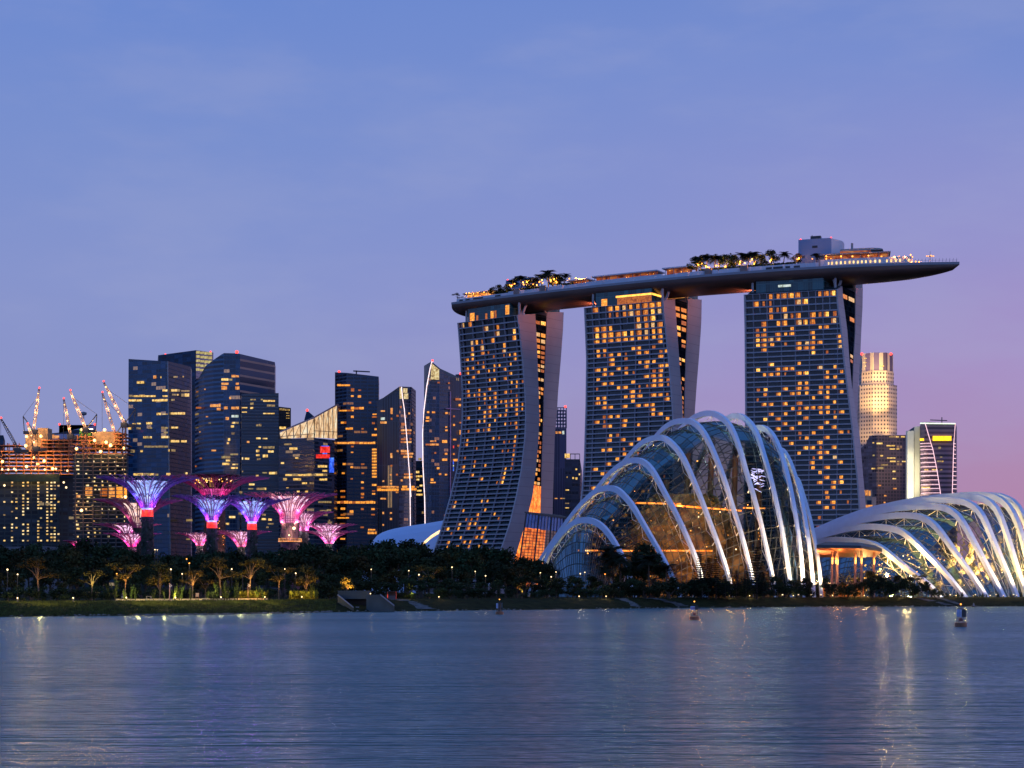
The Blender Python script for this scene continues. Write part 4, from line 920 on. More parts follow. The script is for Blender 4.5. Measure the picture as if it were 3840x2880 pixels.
# -- the pair between the hotel towers
LATT = facade('lattice_frame_wall', (.10, .10, .18), (.05, .045, .07), 6, 5, .2, .25, .3)
PLUMF = facade('plum_fin_wall', (.035, .030, .06), (.08, .065, .11), 60, 2.4, .01, .35, .3, .4)
th, fs, L, H = bldg('office_tower', 'plum-grey tower with an open lattice crown right of the leftmost hotel tower', 'skyscraper', [(2060, 1640, 1606), (2124, 1640, 1606)], [PLUMF], 30, 'office towers of the city skyline')
mb = MB(); a = PT(2060, 1606, 1640); b = PT(2124, 1606, 1640); hz = Z(1529, 1640)-a.z
for k in range(7):
    for dy in (0, 24): p = a.lerp(b, k/6)+Vector((0, dy, 0)); mb.tube([p, p+Vector((0, 0, hz))], .55, 4)
for k in range(7):
    for dy in (0, 24): z = Vector((0, dy, hz*k/6)); mb.tube([a+z, b+z], .55, 4)
part(mb, 'lattice_crown', mat('plum_steel', (.10, .09, .14), .5), th)
beacon(th, b+Vector((-1, 0, hz+1)), 1.2)
strips(th, fs, ZA, [(1750, 1490, 1780, 1525, ORA), (1795, 1490, 1835, 1525, ORA), (1850, 1480, 1880, 1535, COOL)], seed=18)
strips(th, fs, ZB, [(1740, 897, 1890, 912, ORA, .8)], seed=19, chop=(2, 3))
th, fs, L, H = bldg('office_tower', 'dark stepped block with a yellow roof corner, left of the middle hotel tower', 'building', [(2118, 1560, 1722), (2175, 1560, 1722), (2175.5, 1561, 1764), (2182, 1566, 1764)], [facade('dark_block', (.018, .02, .035), (.035, .03, .05), 3.6, 3, .3, .12, .25, dim=.01)], 30, 'office towers of the city skyline')
mb = MB(); a = PT(2121, 1722, 1560); b = PT(2174, 1722, 1560)
for k in range(4): p = a.lerp(b, k/3); mb.tube([p, p+Vector((0, 0, 4.6))], .4, 4)
mb.tube([a+Vector((0, 0, 4.7)), b+Vector((0, 0, 4.7))], .5, 4); part(mb, 'roof_frame', DARKM, th)
mb = MB(); mb.box(a+Vector((1.5, -.6, 3)), (4.5, .6, 4), 0); part(mb, 'lit_corner', YEL, th)
strips(th, fs, ZB, [(2045, 455, 2070, 485), (2095, 525, 2115, 560), (2000, 580, 2025, 615), (2045, 590, 2075, 625), (1915, 580, 1930, 600), (1900, 770, 1950, 788), (1895, 970, 1950, 985), (1895, 1035, 1950, 1052)], seed=20)
# -- right of the hotel
CREAM = facade('cream_wall_windows', (.05, .05, .09), (.46, .37, .34), 4.6, 3.6, .52, .5, .5, .3)
CREAM2 = facade('cream_crown', (.13, .10, .18), (.6, .5, .4), 60, 11, .02, .42, .5, .3)
th = thing('office_tower', 'tall stepped cream tower floodlit yellow, behind the rightmost hotel tower', 'skyscraper', (X(3290, 2030), 2030, GZ), 'office towers of the city skyline')
def octa(px0, px1, pt, pb, m, name, d=2030):
    xa, xb = X(px0, d), X(px1, d); r = (xb-xa)/2; cx = (xa+xb)/2; k = r*.42
    ring = [(-r, -k), (-k, -r), (k, -r), (r, -k), (r, k), (k, r), (-k, r), (-r, k)]
    rings = [[Vector((cx+x, d+y, z)) for x, y in ring] for z in (Z(pb, d), Z(pt, d))]
    mb = MB(); poly_body(mb, rings); part(mb, name, m, th); return cx, r
octa(3218, 3357, 1449, 2205, CREAM, 'lower_tier'); octa(3226, 3346, 1397, 1449, CREAM, 'middle_tier'); octa(3228, 3344, 1330, 1397, CREAM2, 'crown')
for px, py in ((3250, 1545), (3330, 1545), (3290, 1560), (3260, 1455), (3340, 1452), (3222, 1680), (3352, 1640)):
    p = PT(px, py, 1985); lamp('floodlight_beam', 'SPOT', p, 92000, (1, .62, .20), th, 2, Vector((0, .55, .9)), 110)
for p in (3232, 3341): beacon(th, PT(p, 1327, 2010), 1.6)
strips(th, Face(PT(3228, 1400, 1998), PT(3344, 1400, 1998), PT(3344, 1330, 1998), PT(3228, 1330, 1998)), Z9, [(215, 112, 240, 122), (205, 155, 240, 163), (222, 185, 235, 203), (372, 185, 415, 200)], seed=21, dim=None)
th, fs, L, H = bldg('office_tower', 'dark brown-blue block in front of the floodlit cream tower', 'skyscraper', [(3222, 1712, 1685), (3248, 1705, 1665), (3260, 1700, 1634), (3287, 1692, 1633), (3397, 1700, 1631)], [facade('hazed_plum_block', (.055, .048, .08), (.08, .06, .09), 3.4, 3, .35, .1, .25, dim=.008)]*3+[facade('hazed_brown_grid', (.055, .035, .045), (.13, .075, .085), 3.4, 3.2, .35, .3, .4, dim=.012, dimcol=(1, .5, .1))], 34, 'office towers of the city skyline')  # facade colours lifted towards mauve to paint in the distant haze
strips(th, fs, Z9, [(465, 895, 520, 910), (535, 895, 565, 910), (585, 895, 625, 910), (300, 955, 318, 970), (340, 960, 400, 978), (440, 985, 525, 1000), (470, 1018, 525, 1032), (540, 1018, 568, 1032), (590, 1018, 630, 1032), (300, 1080, 320, 1098), (345, 1085, 405, 1102), (445, 1110, 530, 1122), (475, 1142, 530, 1157), (545, 1142, 572, 1157), (595, 1142, 632, 1157), (385, 1178, 455, 1192, YELD), (288, 1215, 325, 1230), (350, 1208, 410, 1228), (500, 1243, 530, 1258), (500, 1315, 535, 1330), (505, 1415, 540, 1430, ORA), (415, 1485, 440, 1503, ORA), (355, 1385, 385, 1398, ORA), (390, 930, 450, 945, YELD), (385, 1055, 450, 1068, YELD), (410, 1555, 430, 1570, ORA)], seed=22)
th, fs, L, H = bldg('office_tower', 'low cream block with tall lit openings at the foot of the rightmost hotel tower', 'building', [(3228, 1400, 1836), (3270, 1400, 1836), (3270.5, 1401, 1862), (3283, 1404, 1862)], [mat('cream_plain', (.42, .30, .22), .7)], 25, 'office towers of the city skyline')
strips(th, fs, Z9, [(207, 1438, 222, 1495, ORA, 1), (228, 1438, 256, 1495, ORA, 1), (262, 1438, 280, 1495, ORA, 1), (220, 1585, 300, 1612, ORA, 1), (245, 1540, 290, 1585, NAVY2, 1)], chop=(40, 50), seed=23, dim=None)
PALE = mat('pale_wall', (.72, .70, .60), .7, 0, .05)
th, fs, L, H = bldg('office_tower', 'narrow pale slab lit from below like a bright strip', 'skyscraper', [(3397, 1640, 1616), (3403, 1634, 1616), (3427, 1634, 1615), (3427.4, 1640, 1600), (3449, 1642, 1598)], [PALE], 20, 'office towers of the city skyline')
for px in (3405, 3416): lamp('floodlight_beam', 'SPOT', PT(px, 1950, 1585), 170000, (1, .90, .60), th, 2, Vector((0, .75, 1)), 80)
lamp('floodlight_beam', 'SPOT', PT(3415, 1600, 1585), 120000, (1, .90, .60), th, 2, Vector((0, .75, -1)), 80)
NEOB = facade('neon_tower_bands', (.06, .035, .05), (.22, .15, .18), 4.2, 30, .5, .0, .3, .4, dim=.0)
th, fs, L, H = bldg('office_tower', 'banded tower outlined with pinkish white neon and a yellow roof sign', 'skyscraper', [(3452, 1612, 1585), (3469, 1600, 1583, 3530), (3582, 1602, 1588, 3570), (3583, 1606, 1588, 3590)], [NEOB, NEOB, NEOB], 34, 'office towers of the city skyline')
ff = Face(PT(3452, 1880, 1598), PT(3588, 1880, 1598), PT(3588, 1584, 1598), PT(3452, 1584, 1598))
NEON = glow('neon_pink', (1, .62, .72), 1.5, .1); NEONG = glow('neon_green_white', (.75, 1, .72), 1.5, .2)
line(th, ff, Z9, [(825, 760), (885, 965), (905, 1030), (945, 1230), (985, 1490)], .34, NEON); line(th, ff, Z9, [(1130, 770), (1115, 970), (1100, 1470)], .34, NEON); line(th, ff, Z9, [(778, 768), (1130, 772)], .6, NEONG)
for k, y in enumerate((970, 1000, 1033, 1077, 1117, 1163, 1205, 1250, 1293, 1337, 1383, 1423, 1468)):
    xr = np.interp(y, [965, 1030, 1230, 1490], [885, 905, 945, 985]); line(th, ff, Z9, [(777+.08*(y-970)*.25, y+3), (830, y-1), (xr, y-2)], .26, NEON)
for y in (975, 1005, 1037, 1080, 1123, 1167, 1210, 1253, 1297, 1340, 1383, 1427, 1470):
    line(th, ff, Z9, [(np.interp(y, [970, 1470], [1115, 1100]), y-3), (np.interp(y, [970, 1470], [1134, 1146]), y)], .26, NEON)
SIGN = glow('roof_sign', (1, .55, .01), 2.2, .12)
for r in ((905, 896, 1090, 943), (776, 919, 816, 944)):
    q = [ff.hit(*zp(Z9, x, y), .4) for x, y in ((r[0], r[3]), (r[2], r[3]), (r[2], r[1]), (r[0], r[1]))]; mb = MB(); mb.hexa([q[0], q[1], q[1]+Vector((0, .5, 0)), q[0]+Vector((0, .5, 0))], [q[3], q[2], q[2]+Vector((0, .5, 0)), q[3]+Vector((0, .5, 0))]); part(mb, 'sign', SIGN, th)
strips(th, ff, Z9, [(835, 1140, 1010, 1157), (865, 1095, 912, 1112, YELD), (820, 1225, 860, 1242), (895, 1225, 950, 1240), (790, 1405, 970, 1420), (960, 1005, 985, 1025, YELD), (975, 1100, 1000, 1112, YELD), (975, 1225, 1000, 1242, YELD)], seed=24)
mb = MB(); a = ff.hit(*zp(Z9, 995, 762)); mb.tube([a, a+Vector((0, 0, 5))], .5, 4); mb.tube([ff.hit(*zp(Z9, 878, 735)), ff.hit(*zp(Z9, 1048, 742))], .55, 4); part(mb, 'roof_gondola', DARKM, th)

# ---------------------------------------------------------------- building site on the left
NETM = mat('green_net', (.02, .05, .035), .9, 0, .4, .15); RUST = mat('steel_rust', (.22, .09, .05), .7, .2, .3, .4); CONL = mat('raw_concrete', (.24, .19, .13), .85, 0, .25, .2)
SITE = facade('site_wall', (.02, .035, .05), (.035, .055, .065), 3.6, 6, .35, .2, .5, .2, dim=.03, dimcol=(1, .7, .3)); BULB = glow('site_bulb_window', (1, .70, .28), 1.25, .6, .5, (1, .92, .6))
def site_lamp(th, px, py, d, e=30000, col=(1, .46, .10), r=1.3, m=LAMPO):
    p = PT(px, py, d); mb = MB(); mb.ball(p, r, 6); part(mb, 'work_lamp', LAMPA if m is LAMPO else m, th)
    lamp('work_light', 'POINT', p+Vector((0, -2.5, 0)), e*.38, col, th, 1.2)
def frame(th, px0, px1, py0, py1, d, nf_, nc, dep=24, name='steel_frame', m=RUST):
    a, b = PT(px0, py1, d), PT(px1, py1, d); h = Z(py0, d)-a.z
    mb = MB(); mc = MB()
    for i in range(nf_+1):
        z = h*i/nf_; o = rng.uniform(-2, 2)
        mb.hexa([a+Vector((o, 0, z)), b+Vector((o*.5, 0, z)), b+Vector((o, dep, z)), a+Vector((0, dep, z))], [p+Vector((0, 0, .8)) for p in (a+Vector((o, 0, z)), b+Vector((o*.5, 0, z)), b+Vector((o, dep, z)), a+Vector((0, dep, z)))])
    for k in range(nc):
        for dy in (1.5, dep-2):
            p = a.lerp(b, (k+.3)/nc)+Vector((0, dy, 0)); mc = MB(); mc.tube([p, p+Vector((0, 0, h+rng.uniform(0, 4)))], .5, 4); part(mc, 'steel_post', m, th)
    part(mb, 'floor_slabs', m, th); pass
th, fs, L, H = bldg('construction_building', 'long half-built block under green netting at the far left', 'building site', [(-60, 1480, 1782), (223, 1470, 1782), (224, 1490, 1790), (279, 1500, 1790)], [SITE], 40, 'half-built blocks below the cranes')
frame(th, -60, 275, 1694, 1780, 1476, 6, 12)
frame(th, 148, 276, 1652, 1692, 1484, 3, 6, 18); frame(th, -40, 70, 1672, 1692, 1486, 1, 5, 16)
mb = MB(); a = PT(205, 1694, 1492); mb.box(a+Vector((5, 8, 4.5)), (11, 10, 10)); part(mb, 'lift_core', CONL, th)
mb = MB(); a, b = PT(-60, 1806, 1468), PT(223, 1806, 1468); mb.hexa([a, b, b+Vector((0, 1, 0)), a+Vector((0, 1, 0))], [p+Vector((0, 0, 6.5)) for p in (a, b, b+Vector((0, 1, 0)), a+Vector((0, 1, 0)))]); part(mb, 'netting', NETM, th)
wl = []; rr = random.Random(5)
for cx_, p in ((40, .25), (110, .4), (150, .3), (212, .75), (255, .8), (350, .9), (375, .5), (432, .8), (470, .9), (500, .7), (535, .3)):
    for k in range(19):
        if rr.random() < p*(.55 if 9 < k < 13 else 1): wl.append((cx_-9, 405+k*29.5, cx_+9, 405+k*29.5+15, BULB if rr.random() < .7 else YEL, 1))
strips(th, fs[0], Z2, wl, dim=YELD, chop=(30, 40), seed=25, cap=98)
for x, y in ((312, 185), (345, 245), (243, 268), (482, 288), (405, 215), (22, 222)): site_lamp(th, *zp(Z2, x, y), 1470, 42000)
for x, y in ((20, 293), (75, 295), (130, 287), (145, 300), (320, 288), (410, 295), (512, 288), (615, 305), (583, 412), (605, 458), (40, 440)): mb = MB(); mb.ball(PT(*zp(Z2, x, y), 1466), .9, 6); part(mb, 'work_lamp', LAMPW, th)
mb = MB(); a = PT(94, 1700, 1490); mb.box(a+Vector((5, 8, 9)), (10, 14, 18)); mb.box(a+Vector((14.5, 9, 11)), (9, 14, 22)); part(mb, 'lift_core', CONL, th)
for x, y in ((345, 1510), (430, 1450), (530, 1505), (335, 1630)): site_lamp(th, *zp(Z1, x, y), 1482, 26000)
th, fs, L, H = bldg('office_tower', 'grey-white banded round block rising behind the cranes', 'skyscraper', [(181, 1720, 1626), (221, 1700, 1622), (221.4, 1700, 1593), (357, 1700, 1593)], [facade('white_band_wall', (.03, .035, .07), (.34, .33, .44), 9, 40, .55, .0, .4, .4)], 35, 'office towers of the city skyline')
strips(th, fs, Z1, [(622, 1485, 765, 1535, ORA, .9)], chop=(2, 5), seed=26)
for p in (223, 356): beacon(th, PT(p, 1591, 1696), 1.1)
mb = MB(); p = PT(314, 1593, 1710); mb.tube([p, p+Vector((0, 0, 9))], .5, 4); mb.lathe([(.3, 9), (2.8, 10), (3, 12), (.5, 13)], 10, p); part(mb, 'mast', GREYM, th)
th, fs, L, H = bldg('construction_building', 'tall open concrete frame strung with work lamps beside the navy tower', 'building site', [(277, 1420, 1705), (474, 1410, 1702)], [SITE], 36, 'half-built blocks below the cranes')
frame(th, 277, 474, 1668, 1702, 1412, 2, 8); frame(th, 284, 345, 1640, 1668, 1418, 2, 4, 16); frame(th, 425, 472, 1628, 1668, 1418, 3, 3, 14)
mb = MB()
for k in range(24):
    z = Z(1705+k*15, 1408); a = X(277, 1408); b = X(474, 1408); mb.box(((a+b)/2, 1408, z), (b-a+1, 2.4, .55))
part(mb, 'floor_slabs', mat('site_slab', (.11, .12, .13), .8), th)
mb = MB()
for x in (690, 760, 850, 925, 990, 1060, 1130):
    px = zp(Z2, x, 0)[0]; mb.tube([PT(px, 1700, 1406.4), PT(px, 2060, 1406.4)], .55, 4)
part(mb, 'scaffold', DARKM, th)
wl = []
for cx_ in (710, 800, 860, 928, 995, 1060, 1132):
    for k in range(21):
        if rr.random() < (.62 if k < 7 else .45): s = rr.choice((8, 8, 14)); x = cx_+rr.uniform(-14, 14); wl.append((x-s, 180+k*36+rr.uniform(-4, 8), x+s, 180+k*36+15, BULB if rr.random() < .75 else YEL, 1))
wl += [(780, 448, 850, 535, ORA, 1), (700, 520, 735, 550, ORA, 1), (985, 450, 1050, 545, ORA, 1), (1060, 450, 1120, 552, WARM, 1), (915, 455, 980, 540, WARMD, 1), (1125, 450, 1160, 552, WARM, 1)]
strips(th, fs[0], Z2, wl, dim=YELD, chop=(30, 40), seed=27, cap=98, off=3.2)
for x, y in ((1148, 545), (745, 668), (700, 105), (920, 130), (1010, 75), (1130, 100)): site_lamp(th, *zp(Z2, x, y), 1403, 30000)
mb = MB(); a = PT(344, 1680, 1425); b = PT(445, 1680, 1425); h1 = Z(1618, 1425)-a.z
mb.hexa([a, b, b+Vector((0, 14, 0)), a+Vector((0, 14, 0))], [p+Vector((0, 0, h1)) for p in (a, b, b+Vector((0, 14, 0)), a+Vector((0, 14, 0)))]); part(mb, 'lift_core', CONL, th)
mb = MB(); a = PT(296, 1665, 1424); mb.box(a+Vector((5, 4, 6)), (9, 9, 13)); part(mb, 'netting', mat('bright_green_net', (.05, .22, .03), .8), th)
for x, y in ((1355, 1425), (1225, 1560), (1375, 1585), (1440, 1620), (1065, 1420)): site_lamp(th, *zp(Z1, x, y), 1415, 26000)
mb = MB(); q = [PT(*zp(Z1, x, y), 1416) for x, y in ((1130, 1450), (1212, 1450), (1200, 1410), (1160, 1412))]; mb.hexa([q[0], q[1], q[1]+Vector((0, 1, 0)), q[0]+Vector((0, 1, 0))], [q[3], q[2], q[2]+Vector((0, 1, 0)), q[3]+Vector((0, 1, 0))]); part(mb, 'work_lamp', glow('big_flood', (1, .9, .75), 6, .1), th)
th, fs, L, H = bldg('office_tower', 'dark sliver of a tower cut by the left edge of the picture', 'building', [(-80, 1800, 1632), (13, 1790, 1632), (13.3, 1791, 1652), (19, 1795, 1652)], [NAVY2], 30, 'office towers of the city skyline')
th, fs, L, H = bldg('site_hoarding', 'long low grey hoarding at the foot of the far left block', 'hoarding', [(-80, 1100, 2052), (170, 1090, 2048), (270, 1090, 2056)], [mat('hoarding', (.12, .12, .13), .8)], 6)
# cranes
def crane(label, tip, base, d, lights=5, mast=None, frame_=True, hook=None, dark=False):
    (tx, ty), (bx, by) = zp(Z1, *tip), zp(Z1, *base)
    T, B_ = PT(tx, ty, d), PT(bx, by, d); ax = (T-B_).normalized(); n_ = Vector((0, 1, 0)).cross(ax).normalized(); dep = Vector((0, 1, 0))
    th = thing('tower_crane', label, 'crane', B_, 'luffing cranes over the building site')
    mb = MB(); w_ = 1.15; seg = 12
    ch = [[B_.lerp(T, k/seg)+n_*s*w_*(.45+.55*math.sin(math.pi*min(1, .15+k/seg*.9)))+dep*e*w_ for k in range(seg+1)] for s, e in ((-1, -.6), (1, -.6), (0, .8))]
    for c in ch: mb.tube(c, .26, 4)
    for k in range(seg):
        for i in range(3): mb.tube([ch[i][k], ch[(i+1) % 3][k+1]], .16, 3)
    part(mb, 'jib', mat('crane_steel', (.20, .13, .10), .5, .3) if not dark else DARKM, th)
    mb = MB(); c = B_+Vector((0, 0, -2)); mb.box(c, (5, 4, 4)); mb.box(c-Vector((math.copysign(5, ax.x or 1), 0, .5)), (7, 3, 2.5)); part(mb, 'machinery_deck', DARKM, th)
    mb = MB(); zb_ = Z(mast or 1700, d); mb2 = MB()
    for sx_, sy_ in ((-1, -1), (1, -1), (1, 1), (-1, 1)): mb.tube([B_+Vector((sx_*1.3, sy_*1.3, -3)), Vector((B_.x+sx_*1.3, B_.y+sy_*1.3, zb_))], .3, 4)
    k_ = max(3, int((B_.z-zb_)/4))
    for k in range(k_): z0, z1 = lerp(zb_, B_.z-3, k/k_), lerp(zb_, B_.z-3, (k+1)/k_); mb.tube([(B_.x-1.3, B_.y-1.3, z0), (B_.x+1.3, B_.y-1.3, z1)], .2, 3)
    part(mb, 'mast', RUST, th)
    if frame_:
        s = -math.copysign(1, ax.x); top = B_+Vector((s*9, 0, 11)); mb = MB()
        mb.tube([B_+Vector((s*1, 0, 0)), top], .5, 4); mb.tube([B_+Vector((s*8, 0, -1)), top], .4, 4); part(mb, 'back_frame', DARKM, th)
        mb = MB(); mb.tube([top, B_.lerp(T, .82)], .16, 3); part(mb, 'stay_cable', DARKM, th)
    if hook: mb = MB(); h = T+Vector((0, -1, -hook)); mb.tube([T+Vector((0, -1, 0)), h], .16, 3); mb.box(h, (1.2, 1.2, 3)); part(mb, 'hoist_rope', DARKM, th)
    for k in range(lights):
        p = B_.lerp(T, (k+.5)/lights*.92+.03)+Vector((0, -2, 0)); mb = MB(); mb.ball(p, rng.uniform(.42, .75), 6); part(mb, 'jib_lamp', LAMPA if not dark else LAMPO, th)
        if k % 2 == 0: lamp('jib_light', 'POINT', p+Vector((0, -2, 0)), 5000, (1, .62, .28), th, 1)
    beacon(th, T+Vector((0, 0, .8)), .8)
    return th
crane('long dark crane jib leaning left at the picture edge', (15, 1280), (230, 1659), 1400, 0, 1720, False, 30, True)
crane('near-upright crane jib, tallest over the netted block', (510, 890), (440, 1420), 1440, 6, 1720, True)
crane('short glowing jib leaning out over the yellow lift core', (360, 1355), (470, 1640), 1400, 3, 1760, False)
crane('slim reddish crane jib in front of the banded block', (828, 1025), (915, 1480), 1450, 4, 1720, False, 60)
crane('brightly lamped crane jib with a back frame over the green net', (912, 920), (1110, 1400), 1390, 5, 1720, True)
crane('thin red crane jib beside the hanging hook', (1328, 945), (1490, 1470), 1440, 4, 1700, True, 95)
crane('highest crane jib, next to the navy tower', (1345, 805), (1610, 1330), 1395, 6, 1715, True)
# ---------------------------------------------------------------- the steel garden trees
SKINS = {}
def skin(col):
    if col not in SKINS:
        m = glow('funnel_floodlit_glow', tuple(.12+.80*c for c in col), 1.25, .35, .45, tuple(min(1, .55+.5*c) for c in col)); SKINS[col] = m.copy(); MATS.pop('funnel_floodlit_glow')  # the skin glows by itself, standing in for the floodlight on it
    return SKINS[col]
BRANCH = mat('purple_steel', (.34, .05, .19), .5, .1, .15, .4)
BRANCHB = mat('violet_steel', (.15, .06, .30), .5, .1, .15, .4)
VINE = mat('trunk_planting', (.008, .018, .012), .85, 0, .7, .9)
REDB = glow('red_band', (1, .03, .012), 1.15, .45, .5, (1, .10, .03))
PROF = [(0, .125), (.12, .155), (.245, .205), (.4, .265), (.52, .33), (.66, .42), (.76, .51), (.85, .64), (.92, .78), (1, 1)]
def supertree(label, px, d, rim, rhw, tip, thw, neck, tr, base=2215, band=None, light=(.4, .5, 1), lower=None, e=5200, steel=BRANCH, planting=False, nb=30, top=None, trunkmat=VINE, funnel=True):
    s = d/F; c = Vector((X(px, d), d, GZ)); rg = random.Random(int(px))
    z = lambda py: Z(py, d)-GZ
    th = thing('steel_garden_tree', label, 'steel tree', c, 'branching steel trees of the garden')
    zr, zt_, zn = z(rim), z(tip), z(neck); R0 = tr*s; RR, RT = rhw*s, thw*s
    # trunk with climbing plants
    mb = MB(); k = 14; n = 16
    zb = 0; zt2 = z(band[1]) if band else zn
    vs = []; fs = []
    for i in range(k+1):
        for j in range(n):
            a = 2*math.pi*j/n; r = R0*(1.0+.12*(1-i/k))*rg.uniform(.92, 1.08); vs.append(c+Vector((r*math.cos(a), r*math.sin(a), lerp(zb, zt2, i/k))))
    for i in range(k):
        for j in range(n): q = (j+1) % n; fs.append((i*n+j, i*n+q, (i+1)*n+q, (i+1)*n+j))
    mb.add(vs, fs)
    part(mb, 'trunk', trunkmat, th)
    mb = MB()
    for _ in range(260):
        a = rg.uniform(0, 6.28); h = rg.uniform(0, zt2); r = R0*rg.uniform(1.0, 1.16); p = c+Vector((r*math.cos(a), r*math.sin(a), h)); q = rg.uniform(.3, .8)
        t1 = Vector((rg.uniform(-1, 1), rg.uniform(-1, 1), rg.uniform(-1, 1))).normalized()*q; t2 = Vector((rg.uniform(-1, 1), rg.uniform(-1, 1), rg.uniform(-1, 1))).normalized()*q
        mb.quad(p-t1, p-t2, p+t1, p+t2)
    part(mb, 'climbing_leaves', mat('climber_leaf', (.016, .030, .026), .6, 0, .6, 1), th)
    if band:
        mb = MB(); mb.lathe([(R0*1.0, z(band[1])), (R0*.97, z(band[0]))], 20, c, True); part(mb, 'lit_band', REDB, th)
    # funnel
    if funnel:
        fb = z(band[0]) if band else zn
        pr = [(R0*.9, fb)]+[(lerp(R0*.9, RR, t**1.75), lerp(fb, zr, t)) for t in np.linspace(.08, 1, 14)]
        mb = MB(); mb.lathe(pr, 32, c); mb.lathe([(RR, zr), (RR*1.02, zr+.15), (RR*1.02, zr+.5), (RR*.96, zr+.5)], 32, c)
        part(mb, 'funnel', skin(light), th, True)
        mb = MB(); mb.lathe([(RR*.97, zr+.2), (RR*.1, zr-1.2)], 32, c); part(mb, 'rim_disc', DARKM, th)
    # branches
    mb = MB(); prof = [(max(RT*q, R0*1.08), lerp(zn, zt_, t)) for t, q in PROF]
    def bp(a, t, jit=0):
        ts = [x for x, _ in PROF]; r = float(np.interp(t, ts, [p[0] for p in prof])); h = float(np.interp(t, ts, [p[1] for p in prof]))
        return c+Vector((r*math.cos(a), r*math.sin(a), h))
    rad = .24
    for j in range(nb):
        a = 2*math.pi*(j+.3*rg.random())/nb; sw = rg.choice((-1, 1))*rg.uniform(.05, .2); te = rg.uniform(.93, 1.0)
        pts = [bp(a+sw*max(0, t-.35), t) for t in (0, .12, .245, .4, .52, .66, .76, .85, .92, te)]
        for t0, n_ in ((.42, 1), (.68, 2), (.80, 2)):     # side shoots: the crown grows finer towards its rim
            for q_ in range(n_):
                da = 2*math.pi/nb*(rg.uniform(-.75, .75)); tt = np.linspace(t0, rg.uniform(.9, 1), 6)
                mb.tube([bp(a+sw*max(0, x-.35)+da*(x-t0)/(1-t0)*1.4, x) for x in tt], [rad*.8, rad*.75, rad*.7, rad*.6, rad*.5, rad*.35], 3)
        mb.tube(pts, [rad*1.25]*4+[rad]*3+[rad*.8, rad*.65, rad*.4], 4)
        for t0 in (.33, .6, .78, .87):                   # forks running across to the neighbours
            dd = rg.choice((-1, 1))*2*math.pi/nb*rg.uniform(.8, 1.7)
            q0, q1 = bp(a+sw*max(0, t0-.35), t0), bp(a+sw*max(0, t0-.35)+dd, min(1, t0+rg.uniform(.1, .17)))
            mb.tube([q0, q0.lerp(q1, .5)+Vector((0, 0, .15)), q1], rad*.6, 3)
    for t in (.02, .08, .15): 
        mb.tube([bp(2*math.pi*j/24, t) for j in range(25)], rad*.8, 4)
    part(mb, 'branches', steel, th)
    if planting:
        mb = MB()
        for _ in range(520):
            a = rg.uniform(0, 6.28); r = RR*rg.uniform(.85, 1.25); p = c+Vector((r*math.cos(a), r*math.sin(a), zr+rg.uniform(-.2, 1.9))); q = rg.uniform(.4, .9)
            t1 = Vector((rg.uniform(-1, 1), rg.uniform(-1, 1), rg.uniform(-.5, .5))).normalized()*q; t2 = Vector((rg.uniform(-1, 1), rg.uniform(-1, 1), rg.uniform(-1, 1))).normalized()*q
            mb.quad(p-t1, p-t2, p+t1, p+t2)
        part(mb, 'rim_planting', VINE, th)
    # the tree's own lamps, between funnel and branches
    lz = lerp(zn, zr, .42)
    for k in range(4):
        a = math.pi/4+k*math.pi/2; r = float(np.interp(.46, [x for x, _ in PROF], [p[0] for p in prof]))*.97+.2
        lamp('tree_light', 'POINT', c+Vector((r*math.cos(a), r*math.sin(a), lz)), e*.13, light, th, .5)
        if lower: lamp('tree_light', 'POINT', c+Vector((r*.8*math.cos(a), r*.8*math.sin(a), lerp(zn, zr, .02))), e*.22, lower, th, .5)
    return th, c, z
BLUE = (.22, .36, 1); VIO = (.75, .16, 1); PINK = (1, .46, .85); CREAMY = (1, .62, .55)
PW = mat('bronze_cladding', (.09, .05, .06), .5, .3)
th, c, z = supertree('tallest blue-lit steel tree with a red collar, left of the others', 553, 760, 1810, 73, 1790, 192, 1905, 22, band=(1912, 1938), light=BLUE, lower=VIO, e=6500, steel=BRANCHB, nb=34)
mb = MB(); mb.tube([c+Vector((0, 0, z(1812))), c+Vector((0, 0, z(1790)))], .9, 8); part(mb, 'top_mast', DARKM, th)
lamp('tree_light', 'POINT', c+Vector((4, -7, z(2000))), 130, (.3, .7, 1), th, .5); lamp('tree_light', 'POINT', c+Vector((-4, -7, z(1975))), 110, (.3, .6, 1), th, .5)
supertree('steel tree with a creamy lit funnel, half behind the tallest blue one', 519, 850, 1893, 57, 1874, 165, 1980, 20, light=CREAMY, e=3200, nb=34)
supertree('upper of the two pink steel trees tucked behind the tallest blue trunk', 477, 860, 1975, 46, 1966, 126, 2012, 15, light=PINK, e=3000, nb=26)
supertree('lower of the two pink steel trees tucked behind the tallest blue trunk', 495, 800, 2008, 38, 2000, 107, 2050, 12, light=PINK, lower=(1, .2, .5), e=2600, nb=26)
